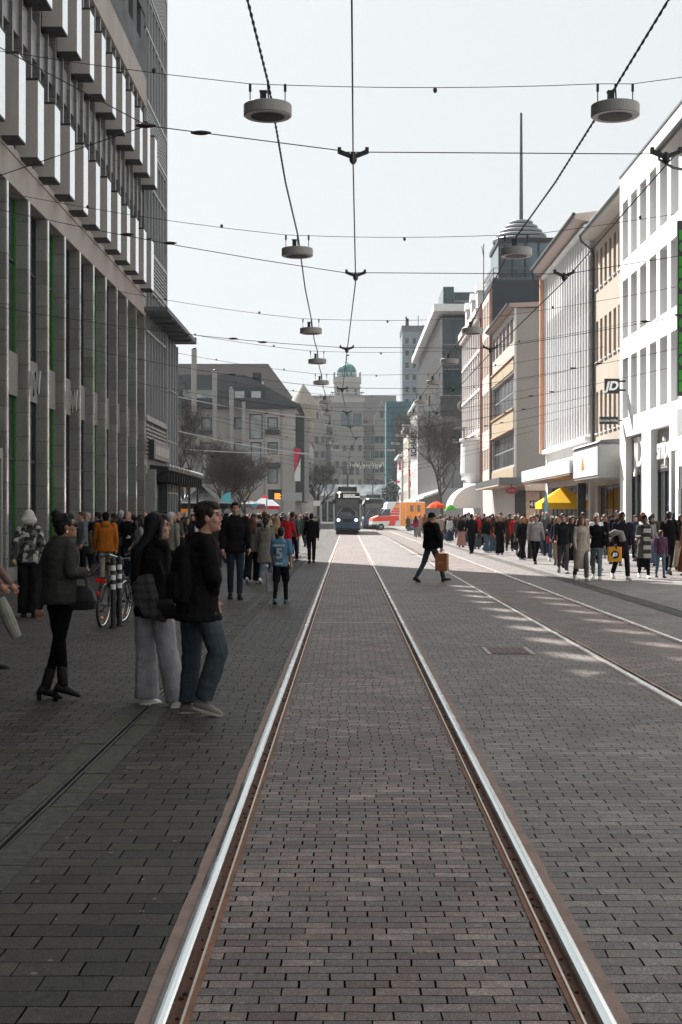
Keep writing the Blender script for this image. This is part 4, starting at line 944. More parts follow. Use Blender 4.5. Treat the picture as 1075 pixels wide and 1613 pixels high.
for j in range(6):
    for k in range(3):
        w = MB(); w.box(sx0 + 2.9 + k * 1.6, sx0 + 3.9 + k * 1.6, SY - .03, SY - .002, 4 + j * 3.6, 6.1 + j * 3.6); w.build('window', gl, t)
m = MB(); r_ = random.Random(5)
# ---- low pale pavilions on the far square
PYv = 352.0
t = thing('glass_roofed_pavilion', 'low pale pavilion with a curved glass roof on the square before the town hall', 'building', (px(560, PYv), PYv, 0))
m = MB(); xa, xb = px(505, PYv), px(622, PYv); m.box(xa, xb, PYv, PYv + 8, 0, 6.6); m.build('wall', surf('pavilion_pale', (.42, .43, .42), .6, .2, .3, .2, space='World'), t)
m = MB(); m.prism([(PYv - 1, 6.6), (PYv + 3, 9.4), (PYv + 7, 9.4), (PYv + 9, 6.6)], 'x', xa - 1, xb + 1); m.build('roof', glass('pavilion_roof_glass', (.20, .22, .22), .2), t)
for k in range(12):
    w = MB(); x = xa + .4 + k * 1.55; w.box(x, x + 1.2, PYv - .05, PYv - .003, .2, 5.2); w.build('window', gl, t)

# ---- left side far buildings
LY = 190.0; lx0, lx1 = px(262, LY), px(465, LY); lH = pz(639, LY)
sand = surf('left_far_render', (.335, .315, .295), .85, .14, .25, .3, fine=10, space='World', streak=True)
ops = [];
def wpx(xa, xb, yb, yt): return (px(xa, LY) - lx0, px(xb, LY) - lx0, pz(yb, LY), pz(yt, LY))
for xa, xb in ((421.5, 438), (369, 384), (317, 334), (291, 302)):
    for yb, yt in ((676, 657), (716, 696.5), (762, 737)):
        ops.append(wpx(xa, xb, yb, yt))
ops += [wpx(393, 414, 692, 652), wpx(395, 412, 736, 696)]
t, fr = front_block('slate_roofed_building', 'grey rendered building with a dark slate roof and tall chimney pipes behind the bare trees', 'building', lx0, lx1, LY, lH, 24, ops, .22, [sand])
windows(t, fr, ops, .222, [frame_dark, glass('left_far_glass', (.22, .24, .25), .1), blindm], 1, 1, .16, 'lf')
m = MB()
for xa in (417, 443.5): m.box(px(xa, LY) - .12, px(xa, LY) + .12, LY - .14, LY - .002, 0, lH)
m.build('pilaster', surf('left_pilaster', (.24, .225, .21), .8, .1, 1, .1, space='World'), t)
for xa, xb in ((421.5, 438), (317, 334)):
    m = MB(); m.box(px(xa - 3, LY), px(xb + 3, LY), LY - .5, LY - .003, pz(684, LY), pz(677, LY)); m.build('flower_box', dark_metal, t)
m = MB(); m.box(px(419, LY), px(441, LY), LY - .9, LY - .003, pz(737, LY), pz(729, LY)); m.build('window_awning', dark_metal, t)
ztop = pz(586, LY)
m = MB(); m.face([(lx0, LY - .8, lH), (lx1 + .8, LY - .8, lH), (px(383, LY), LY + 3.6, ztop), (lx0, LY + 3.6, ztop)]); m.face([(lx1 + .8, LY - .8, lH), (lx1 + .8, LY + 24, lH), (px(383, LY), LY + 14, ztop), (px(383, LY), LY + 3.6, ztop)])
m.box(lx0, lx1 + .8, LY - .9, LY - .3, lH - .45, lH); m.build('roof', roof_dark, t)
m = MB(); m.box(px(288, LY), px(340, LY), LY + .3, LY + 5, lH + .2, pz(614, LY)); m.build('dormer', frame_grey, t)
for xa in (291, 305, 315, 327):
    w = MB(); w.box(px(xa, LY), px(xa + 10, LY), LY + .24, LY + .298, lH + .5, pz(620, LY)); w.build('dormer_window', glass('left_far_glass', (.22, .24, .25), .1), t)
m = MB(); m.box(px(366, LY), px(413, LY), LY + .3, LY + 5, lH + .2, pz(609, LY)); m.build('dormer', roof_dark, t)
for xa in (370, 396):
    w = MB(); w.box(px(xa, LY), px(xa + 15, LY), LY + .24, LY + .298, lH + .9, pz(616, LY)); w.build('dormer_window', glass('left_far_glass', (.22, .24, .25), .1), t)
pipe = surf('chimney_pipe_concrete', (.27, .26, .245), .8, .12, 2, .2, space='World')
for x, y, w_ in ((306, 552, 4.2), (338.5, 586, 3.7), (365, 614, 3.6), (384, 634, 3.0)):
    m = MB(); rr = w_ * LY / F; m.tube([(px(x, LY - 1), LY - .9, 0), (px(x, LY - 1), LY - .9, pz(y, LY))], rr, 12); m.ell((px(x, LY - 1), LY - .9, pz(y, LY)), (rr * .98, rr * .98, rr * .9), 12, 8, 1); m.build('chimney_pipe', [pipe, frame_dark], t)
m = MB(); m.box(px(394, LY), px(408, LY), LY + 5, LY + 7, lH + 2, pz(588, LY + 6)); m.build('chimney', roof_dark, t)
m = MB(); m.tube([(px(410.5, LY), LY + 5, lH + 3), (px(410.5, LY), LY + 5, pz(596, LY))], .12, 8); m.build('flue', surf('flue_steel', (.6, .6, .6), .3, .1, metal=.6), t)
# street-side return with dark bays
m = MB(); m.box(lx1, lx1 + 1.2, LY + 2, LY + 24, 3.6, lH - 1); m.build('side_bay', frame_dark, t)
t = thing('tall_red_banner', 'red and white triangular banner on the right corner of the slate roofed building', 'banner', (px(468, LY - 2), LY - 2, 8)); Yb = LY - 1.5
m = MB(); m.prism([(px(463, Yb), pz(705, Yb)), (px(474.5, Yb), pz(708, Yb)), (px(464, Yb), pz(748, Yb))], 'y', Yb, Yb + .06); m.build('red_cloth', surf('banner_red', (.50, .02, .06), .7, .1), t)
m = MB(); m.prism([(px(464.2, Yb), pz(758, Yb)), (px(473.5, Yb), pz(758, Yb)), (px(473.8, Yb), pz(722, Yb)), (px(464.2, Yb), pz(746, Yb))], 'y', Yb + .01, Yb + .05); m.build('white_cloth', surf('banner_white', (.6, .6, .6), .7, .05), t)
m = MB(); m.box(px(463, Yb), lx1 + .3, Yb + .07, LY + .5, pz(705.5, Yb), pz(704.5, Yb)); m.build('arm', dark_metal, t)
# big brown roof behind
t = thing('brown_roofed_building', 'large building with a plain grey brown tiled roof rising behind the slate roofed one', 'building', (px(330, 240), 240, 0)); BY = 232.0
m = MB(); m.box(px(262, BY), px(480, BY), BY, BY + 26, 0, 17.5); m.build('wall', sand, t)
m = MB(); zr = pz(573, BY + 5); m.face([(px(262, BY), BY - 1, 17.5), (px(486, BY), BY - 1, 17.5), (px(420, BY), BY + 5, zr), (px(262, BY), BY + 5, zr)]); m.face([(px(486, BY), BY - 1, 17.5), (px(486, BY), BY + 27, 17.5), (px(420, BY), BY + 14, zr), (px(420, BY), BY + 5, zr)])
m.face([(px(262, BY), BY + 5, zr), (px(420, BY), BY + 13.5, zr), (px(486, BY), BY + 27, 17.5), (px(262, BY), BY + 27, 17.5)]); m.build('roof', surf('brown_tiles', (.10, .09, .085), .85, .15, .3, .5, fine=7, space='World'), t)
m = MB(); m.prism([(BY - 30, 17), (BY - 20, pz(548, BY - 18)), (BY - 10, 17)], 'x', px(240, BY), px(272, BY - 20)); m.build('side_roof', surf('brown_tiles', (.15, .135, .128)), t)
# street row beyond with round turret
t, fr = block_l = (None, None)
def left_block(name, label, X, ya, yb, H, ops, c):
    t = thing(name, label, 'building', (X, (ya + yb) / 2, 0)); fr = Frame((X, ya, 0), FR_L); m = MB()
    facade(fr, m, yb - ya, H, ops, .2, 0, 0, 0); shell(fr, m, yb - ya, H, 14, 0, 0); m.build('wall', surf(name + '_render', c, .8, .1, .5, .2, space='World'), t)
    windows(t, fr, ops, .202, [frame_dark, gl, blindm], 1, 1, .1, name); return t
ops = [(1 + k * 3.4, 2.7 + k * 3.4, z, z + 2.1) for z in (4.6, 8.2, 11.8, 15.2) for k in range(8)]
t = left_block('turret_building', 'grey building with a round stone turret on the left beyond the slate roofed one', -7.0, 216, 246, 18.6, ops, (.30, .29, .28))
zt0, zt1 = pz(700, 216), pz(640, 216)
m = MB(); m.lathe([(.9, zt0 - 1), (1.5, zt0 + 1), (1.55, zt1 - 2.4), (1.95, zt1 - 2.0), (2.0, zt1 - .5), (2.3, zt1), (2.25, zt1 + .35), (.05, zt1 + 3.4)], (px(478, 216), 216, 0), 20); m.build('turret', surf('turret_stone', (.31, .28, .235), .85, .1, 1, .2), t)
ops = [(1 + k * 3.0, 2.5 + k * 3.0, z, z + 2.0) for z in (4.6, 8.0, 11.4) for k in range(14)]
t = left_block('gabled_row_building', 'pale gabled building at the end of the left row behind the far bare tree', -7.4, 262, 308, 16.2, ops, (.34, .33, .32))
m = MB(); m.prism([(-7.2, 16.2), (-12, 22.5), (-21, 16.2)], 'y', 262, 308); m.build('roof', roof_brown, t)

# ================================================================= BARE TREES
bark = surf('tree_bark', (.062, .052, .045), .9, .3, 8, .5)
twigm = surf('twig_bark', (.06, .052, .046), .9, .2, 8, .2)
def bare_tree(name, label, loc, H, spread, seed, depth=7, base=.18, upright=.55, trunk=.32, group=None, fan=3, twig=.0068):
    t = thing(name, label, 'tree', loc, group); r = random.Random(seed); tr = MB(); cr = MB()
    loc = Vector(loc)
    def grow(p, d, L, rad, lev):
        n = 3 if lev < 3 else 2; pts = [p]; q = p
        for i in range(n):
            d = (d + Vector((r.uniform(-.16, .16), r.uniform(-.16, .16), r.uniform(-.05, .12)))).normalized(); q = q + d * L / n; pts.append(q)
        rr = [max(twig, rad * (1 - .38 * i / n)) for i in range(n + 1)]
        (tr if lev < 2 else cr).tube(pts, rr, 7 if lev < 2 else (4 if lev < 4 else 3), 0, None, lev < 2)
        if lev >= depth: return
        for k in range(fan if lev else fan + 2):
            a = r.uniform(0, 2 * math.pi); side = Vector((math.cos(a), math.sin(a), 0))
            dd = (d * upright + side * r.uniform(.35, .8) * spread + Vector((0, 0, r.uniform(.0, .35)))).normalized()
            f = r.uniform(.35, 1.0) if lev else r.uniform(.7, 1); i = min(n, max(1, int(round(f * n))))
            grow(pts[i], dd, L * r.uniform(.62, .82), rad * .56, lev + 1)
    grow(loc, Vector((0, 0, 1)), H * trunk, base, 0)
    tr.build('trunk', bark, t, smooth=True); cr.build('crown', twigm, t); return t
TG = 'bare street trees'
bare_tree('bare_tree', 'bare tree with thin upright branches just right of the glazed tower', (px(293, 105), 105, 0), 12.5, .75, 3, 7, .15, .8, .30, TG)
bare_tree('bare_tree', 'dense bare tree with bushy twigs behind the black tent', (px(352, 118), 118, 0), 17.5, 1.05, 11, 8, .17, .55, .17, TG, 3, .0075)
bare_tree('bare_tree', 'dense bare tree with bushy twigs left of the orange display board', (px(386, 124), 124, 0), 16.5, 1.05, 17, 8, .17, .55, .17, TG, 3, .0075)
bare_tree('bare_tree', 'dark bare tree in front of the distant left row, left of the tram', (px(500, 225), 225, 0), 14.5, 1.0, 23, 7, .28, .6, .32, TG)
bare_tree('bare_tree', 'bare tree with spreading branches before the dark glass wall of the concrete store', (px(700, 172), 172, 0), 20.0, 1.15, 31, 8, .22, .6, .30, TG)
t = thing('evergreen_tree', 'small dark evergreen tree far away behind the ambulance', 'tree', (px(616, 300), 300, 0))
m = MB(); m.tube([(px(616, 300), 300, 0), (px(616, 300), 300, 4)], .2, 8); m.build('trunk', bark, t)
m = MB(); r = random.Random(2); c0 = Vector((px(616, 300), 300, 6.0))
for k in range(900):
    a, b_ = r.uniform(0, 6.28), r.uniform(-1, 1); rad = r.uniform(.4, 1) ** .5; lump = 1 + .25 * math.sin(3 * a + 2 * b_)
    p = c0 + Vector((math.cos(a) * math.sqrt(1 - b_ * b_) * 1.9 * lump, math.sin(a) * math.sqrt(1 - b_ * b_) * 1.9 * lump, b_ * 3.3)) * rad
    d1 = Vector((r.uniform(-1, 1), r.uniform(-1, 1), r.uniform(-1, 1))).normalized() * .28; d2 = d1.cross(Vector((r.uniform(-1, 1), r.uniform(-1, 1), 1))).normalized() * .2
    m.face([p - d1, p + d2, p + d1, p - d2])
m.build('crown', surf('evergreen_leaf', (.03, .055, .045), .7, .4, 3, .1), t)

# ================================================================= HANGING LAMPS AND OVERHEAD WIRES
wire_m = surf('wire_dark', (.02, .021, .022), .5, .1); cable_m = surf('twisted_cable', (.03, .03, .03), .6, .3, 60, .3)
ins_m = surf('insulator_brown', (.03, .02, .018), .35, .1)
lamp_side = surf('lamp_housing', (.27, .265, .25), .55, .1, 3, .1); lamp_rim = surf('lamp_ring_lens', (.62, .58, .55), .35, .05)
LG, LZ = 'round lamps hung over the street', 8.2
LY_ = [22.75, 35.0, 49.9, 59.7, 69.3, 81.0, 90.4, 103.0, 115.6, 128.0, 141.0]
LXL = [-1.28, -1.24, -1.29, -1.28, -1.3, -1.28, -1.28, -1.28, -1.28, -1.28, -1.28]
LXR = [4.28, 4.15, 4.38, 4.28, 4.2, 4.2, 4.25, 4.3, 4.3, 4.3, 4.3]
def hanging_lamp(x, y, label):
    t = thing('street_lamp', label, 'street lamp', (x, y, LZ - .13), LG); r0 = .385
    m = MB(); m.lathe([(.20, LZ - .11), (r0 - .09, LZ - .12), (r0 - .012, LZ - .135), (r0, LZ - .125), (r0, LZ + .035), (r0 - .01, LZ + .047), (.05, LZ + .06)], (x, y, 0), 36); m.build('housing', lamp_side, t)
    m = MB(); m.lathe([(.19, LZ - .125), (r0 - .10, LZ - .14), (r0 - .02, LZ - .142), (r0 - .02, LZ - .136)], (x, y, 0), 36); m.build('lens_ring', lamp_rim, t)
    m = MB(); m.lathe([(.02, LZ - .115), (.27, LZ - .146)], (x, y, 0), 30); m.build('reflector', frame_dark, t)
    for s_ in (-.28, .28):
        m = MB(); m.tube([(x + s_, y, LZ + .03), (x + s_, y, LZ + .36)], .009, 5); m.tube([(x + s_, y, LZ + .26), (x + s_, y, LZ + .38)], .022, 6); m.build('hanger', wire_m, t)
    m = MB(); m.box(x - .12, x - .02, y - .05, y + .05, LZ + .055, LZ + .25); m.tube([(x + .02, y, LZ + .055), (x, y, LZ + .38)], .014, 5); m.box(x - .13, x - .01, y - .06, y + .06, LZ + .251, LZ + .27); m.build('driver_box', dark_metal, t)
nth = ['nearest', 'second', 'third', 'fourth', 'fifth', 'sixth', 'seventh', 'eighth', 'ninth', 'tenth', 'eleventh']
for k, y in enumerate(LY_):
    hanging_lamp(LXL[k], y, f'round grey lamp hung over the street, {nth[k]} of the left line of lamps')
    hanging_lamp(LXR[k], y, f'round grey lamp hung over the street, {nth[k]} of the right line of lamps')
def sag(p, q, n, s_):
    p, q = Vector(p), Vector(q); return [p.lerp(q, i / n) - Vector((0, 0, s_ * 4 * (i / n) * (1 - i / n))) for i in range(n + 1)]
for k, y in enumerate(LY_):
    t = thing('span_wire', f'thin steel cross wire carrying the {nth[k]} pair of round lamps', 'overhead wire', (0, y, LZ + .4), 'cross wires carrying the lamps')
    m = MB(); rad = .005 + .00006 * y; A = (X_L, y, 9.6); B = (12.5, y, 9.9); z = LZ + .385
    m.tube(sag(A, (LXL[k] - .28, y, z), 5, .08) + [(LXL[k] + .28, y, z - .02)] + sag((LXL[k] + .3, y, z - .02), (LXR[k] - .28, y, z), 6, .05)[1:] + sag((LXR[k] + .28, y, z), B, 5, .08), rad, 5); m.build('wire', wire_m, t)
    for x_ in (-6.4, -3.1, 1.4, 7.2):
        m = MB(); zz = 9.6 - (x_ - X_L) / (LXL[k] - X_L) * (9.6 - z) if x_ < LXL[k] else z - .05 if x_ < LXR[k] else z + (x_ - LXR[k]) / (12.5 - LXR[k]) * (9.9 - z)
        m.ell((x_, y, zz - .05), (.03 + .0002 * y,) * 2 + (.05,), 6, 5); m.build('clip', ins_m, t)
for nm, xs, lab in (('left', LXL, 'twisted black cable linking the left line of round lamps'), ('right', LXR, 'twisted black cable linking the right line of round lamps')):
    t = thing('lamp_cable', lab, 'overhead wire', (xs[0], 20, LZ + .35), 'cables linking the lamps'); z = LZ + .36
    pts = [(xs[0] + (-.5 if nm == 'left' else .3), 4, z + .6)]
    for k, y in enumerate(LY_):
        if k: pts += [(.5 * (xs[k] + xs[k - 1]), .5 * (y + LY_[k - 1]), z - .12)]
        pts.append((xs[k] + .02, y, z))
    # two strands wound round each other
    for ph in (0, math.pi):
        q = []
        for i in range(len(pts) - 1):
            a, b_ = Vector(pts[i]), Vector(pts[i + 1]); n = max(2, int((b_ - a).length / (.14 if b_.y < 70 else 1.0)))
            for j in range(n):
                p = a.lerp(b_, j / n); w_ = 2 * math.pi * p.y / .55 + ph; q.append(p + Vector((math.cos(w_), 0, math.sin(w_))) * .013)
        m = MB(); m.tube(q, .013, 4); m.build('strand', cable_m, t)
CY_ = [15.5, 23.2, 33.5, 44.2, 54.3, 63.0, 72.0, 84.0, 96.0, 109.0, 122.0, 136.0]
CX = [.06, .13, -.02, -.17, -.02, .11, .40, .2, .1, .1, .1, .1]
CX2 = [3.47, 3.53, 3.36, 3.3, 3.4, 3.5, 3.6, 3.6, 3.6, 3.6, 3.6, 3.6]
CZ = 5.5
for xs, lab, x00 in ((CX, 'black tram contact wire running straight down the street above the near track', -.02), (CX2, 'black tram contact wire above the far track on the right', 3.5)):
    t = thing('contact_wire', lab, 'overhead wire', (xs[0], 20, CZ), 'tram contact wires')
    m = MB(); m.tube([(x00, 2, CZ)] + [(xs[k], y, CZ) for k, y in enumerate(CY_)] + [(xs[-1], 330, CZ)], [.0075, .0075] + [.008 + .00007 * y for y in CY_[1:]] + [.03], 6); m.build('wire', wire_m, t)
lefts = [None, 7.3, 6.6, 6.9, 6.8, 7.2, 7.0, 7.4, 7, 7, 7.2, 7.2]
for k, y in enumerate(CY_):
    t = thing('span_wire', f'thin cross wire holding the contact wires, {nth[k] if k < 11 else "twelfth"} from the camera', 'overhead wire', (0, y, CZ + .2), 'cross wires holding the contact wires')
    m = MB(); rad = .005 + .00006 * y; z = CZ + .14
    if k == 0:
        K = (px(232, y), y, pz(198, y)); m.tube([K, (CX[k] - .16, y, z + .02)], rad, 5)
        m.tube([(X_L, 10.6, 8.2), K], rad, 5); m.tube([(X_L, 22.0, 5.95), K], rad, 5)
    else: m.tube(sag((X_L, y, lefts[k]), (CX[k] - .17, y, z), 6, .12), rad, 5)
    m.tube([(CX[k] - .16, y, z), (CX[k] + .17, y, z)], rad, 5)
    m.tube([(CX[k] + .17, y, z), (CX2[k] - .17, y, z - .02)], rad, 5); m.tube(sag((CX2[k] + .17, y, z), (12.6, y, 7.4), 6, .1), rad, 5); m.build('wire', wire_m, t)
    for cx_ in (CX[k], CX2[k]):
        m = MB(); f = 1 + y * .004
        m.prism([(cx_ - .17, z + .05), (cx_ - .13, z + .05), (cx_ - .13, z + .02), (cx_, z - .03), (cx_ + .13, z + .02), (cx_ + .13, z + .05), (cx_ + .17, z + .05), (cx_ + .17, z - .01), (cx_ + .03, z - .065), (cx_ - .03, z - .065), (cx_ - .17, z - .01)], 'y', y - .025, y + .025)
        m.rings([((cx_, y, CZ + .01), .018, .02), ((cx_, y, z - .1), .04, .04), ((cx_, y, z - .04), .045, .04), ((cx_, y, z), .02, .02)], 8); m.build('clamp', wire_m, t)
    xi = -3.6 if k % 2 else -2.7
    for x_ in ((xi, xi + .7, 7.0, 7.8) if k else (-2.2, -1.6, 7.4)):
        if k == 0 and x_ < 0: zz = 5.93 - (x_ + 2.2) * .13
        elif x_ < 0: zz = lefts[k] + (x_ - X_L) / (CX[k] - .17 - X_L) * (z - lefts[k]) - .09
        else: zz = z + (x_ - CX2[k]) / (12.6 - CX2[k]) * (7.4 - z) - .08
        m = MB(); L_ = .11; m.rings([], 6) if False else m.tube([(x_ - L_, y, zz), (x_ - .05, y, zz), (x_, y, zz), (x_ + .05, y, zz), (x_ + L_, y, zz)], [.010, .024, .028, .024, .010], 7); m.build('insulator', ins_m, t)
for y, z0, z1 in ((92, 9.5, 8.0), (97, 7.6, 5.8), (112, 7.0, 6.6)):
    t = thing('garland_cable', {92: 'highest pale festive cable strung from the left facades', 97: 'slanting pale festive cable strung above the bare trees', 112: 'lowest pale festive cable strung in front of the slate roofed building'}[y], 'cable', (-8, y, z0), 'pale festive cables')
    m = MB(); m.tube(sag((px(265, y), y, z0), (px(492, y), y, z1), 8, .15), .035, 5); m.build('cable', surf('garland_cable_pale', (.45, .45, .43), .5, .1), t)
# ================================================================= VEHICLES
def glow(name, c, s): return emit(name, c, s)
tram_blue = surf('tram_blue', (.035, .07, .13), .35, .08, 1, .02); tram_black = surf('tram_black', (.012, .013, .015), .3, .1, 1, .02)
tram_white = surf('tram_white', (.62, .63, .63), .35, .05, 1, .02); tyre = surf('tyre_rubber', (.018, .018, .018), .8, .2)
rubber = surf('rubber_seal', (.02, .02, .02), .7, .1)
def tram(cx, y0, length, label, front=True):
    t = thing('tram', label, 'tram', (cx, y0, 0)); w = 1.19
    def sec(y, hw, z0, z1):  # rounded body outline
        return [(-hw + .06, z0), (-hw, z0 + .1), (-hw, z1 - .5), (-hw + .18, z1 - .12), (-hw + .5, z1), (hw - .5, z1), (hw - .18, z1 - .12), (hw, z1 - .5), (hw, z0 + .1), (hw - .06, z0)]
    m = MB(); rows = [(y0 + .12, w - .12, .42, 3.2), (y0 + .5, w - .03, .34, 3.34), (y0 + 1.2, w, .32, 3.38), (y0 + length, w, .32, 3.38)]
    k0 = 0
    for y, hw, z0, z1 in rows: m.v += [(cx + x, y, z) for x, z in sec(y, hw, z0, z1)]
    for i in range(len(rows) - 1):
        for j in range(10): a = i * 10 + j; b_ = i * 10 + (j + 1) % 10; m.f.append((a, b_, b_ + 10, a + 10)); m.m.append(0)
    m.f.append(tuple(range(10))); m.m.append(0); m.f.append(tuple(30 + j for j in range(10))); m.m.append(0)
    m.m = [1 if (i < 20 or i == 30) else 0 for i in range(len(m.m))]
    m.build('body', [tram_white, tram_black], t)
    # front mask
    def fq(x0, x1, z0, z1, d=.0): yy = y0 + .105 - d; return [(cx + x0, yy, z0), (cx + x1, yy, z0), (cx + x1, yy + (.06 if z1 > 2 else 0), z1), (cx + x0, yy + (.06 if z1 > 2 else 0), z1)]
    m = MB(); m.prism([(-1.06, .42), (1.06, .42), (1.08, .7), (1.08, 1.42), (.55, 1.32), (-.55, 1.32), (-1.08, 1.42), (-1.08, .7)], 'y', y0, y0 + .2); m.v = [(x + cx, y, z) for x, y, z in m.v]; m.build('lower_front', tram_blue, t, bevel=.04)
    m = MB(); m.box(cx - 1.08, cx + 1.08, y0 + .05, y0 + .22, 2.78, 3.24); m.box(cx - 1.08, cx - .99, y0 + .05, y0 + .22, 1.3, 2.8); m.box(cx + .99, cx + 1.08, y0 + .05, y0 + .22, 1.3, 2.8); m.build('front_mask', tram_black, t, bevel=.03)
    ws = glass('tram_windscreen', (.05, .06, .068), .08); m = MB(); m.face([(cx - .985, y0 + .06, 1.33), (cx + .985, y0 + .06, 1.33), (cx + .985, y0 + .10, 2.78), (cx - .985, y0 + .10, 2.78)]); m.build('windscreen', ws, t)
    m = MB(); m.face([(cx - .96, y0 + .052, 2.30), (cx + .96, y0 + .052, 2.30), (cx + .96, y0 + .062, 2.76), (cx - .96, y0 + .062, 2.76)]); m.build('sun_blind', surf('tram_blind', (.11, .11, .11), .7, .1), t)
    m = MB(); m.box(cx - .5, cx + .3, y0 + .045, y0 + .055, 1.75, 2.15); m.ell((cx + .55, y0 + .05, 1.85), (.22, .02, .35), 10, 8); m.build('driver_cab', frame_dark, t)
    for s_ in (-1, 1):
        m = MB(); m.tube([(cx + s_ * .95, y0 + .03, 1.35), (cx + s_ * .8, y0 + .03, 1.7), (cx + s_ * .5, y0 + .03, 2.0), (cx + s_ * .42, y0 + .03, 2.1)], .022, 5); m.build('wiper', surf('wiper_pale', (.35, .35, .35), .5, .1), t)
        if front:
            m = MB(); m.rings([((cx + s_ * .78, y0 - .02, z), .14 * math.cos(a), .03) for a, z in ((-1.2, 1.02), (-.6, 1.06), (0, 1.13), (.6, 1.2), (1.2, 1.24))], 12); m.build('headlight', glow('tram_headlamp', (1, .97, .9), 1.1), t)
        m = MB(); m.box(cx + s_ * .95, cx + s_ * 1.32, y0 + .1, y0 + .2, 2.4, 2.75); m.build('mirror', tram_black, t, bevel=.03)
    m = MB(); m.box(cx - .42, cx + .42, y0 - .012, y0 + .02, .95, 1.2); m.box(cx - .98, cx + .98, y0 - .03, y0 + .05, .36, .5); m.build('bumper', tram_black, t)
    m = MB(); m.box(cx - 1.0, cx + 1.0, y0 + .3, y0 + length, .04, .33); m.build('bogie', rubber, t)
    if front:
        for body, x, sz in (('3', -.72, .36), ):
            text_part('destination_text', body, sz, (cx + x, y0 + .035, 3.0), FRONT, glow('display_white', (.8, .8, .75), .5), t, .004, bold=.01)
        m = MB(); r = random.Random(3)
        for j, n in ((0, 9), (1, 11)):
            x = cx - .35
            for k in range(n): l = r.uniform(.05, .13); m.box(x, x + l, y0 + .036, y0 + .046, 3.05 - j * .15, 3.11 - j * .15); x += l + .035
        m.build('destination_text', MATS['display_white'], t)
    n = int(length / 2.2)
    for sd in (-1, 1):
        for k in range(n):
            m = MB(); x = cx + sd * (w + .004); ya = y0 + 1.4 + k * 2.2; m.face([(x, ya, 1.35), (x, ya + 2.0, 1.35), (x, ya + 2.0, 2.75), (x, ya, 2.75)]); m.build('window', gl, t)
        m = MB(); x = cx + sd * (w + .006); m.face([(x, y0 + 1.2, .4), (x, y0 + length, .4), (x, y0 + length, 1.1), (x, y0 + 1.2, 1.1)]); m.build('side_panel', tram_blue, t)
    m = MB(); m.box(cx - .85, cx + .85, y0 + 1.6, y0 + length - 1, 3.36, 3.75, 0); m.box(cx - .6, cx + .5, y0 + 1.5, y0 + 1.598, 3.42, 3.7, 1)
    for k in range(6): m.box(cx - .5 + k * .17, cx - .4 + k * .17, y0 + 1.49, y0 + 1.5, 3.5, 3.64, 2)
    m.build('roof_equipment', [frame_dark, surf('tram_roof_grey', (.10, .10, .10), .5, .1), tram_black], t)
    m = MB(); yp = y0 + 6; m.tube([(cx, yp, 3.75), (cx, yp, 4.9)], .06, 6); m.tube([(cx, yp, 4.8), (cx - .65, yp, 5.4)], .03, 5); m.tube([(cx, yp, 4.8), (cx + .65, yp, 5.4)], .03, 5); m.tube([(cx - .85, yp, 5.38), (cx - .7, yp, 5.44), (cx + .7, yp, 5.44), (cx + .85, yp, 5.38)], .03, 5); m.build('pantograph', dark_metal, t)
    return t
def scaled(t, z): t.scale = (1, 1, z); return t
scaled(tram(px(547.5, 125), 125, 27, 'blue and black tram with lit headlights coming straight up the near track'), 1.13)
scaled(tram(px(589, 172), 172, 25, 'second tram on the far track, mostly hidden behind the ambulance', False), 1.13)

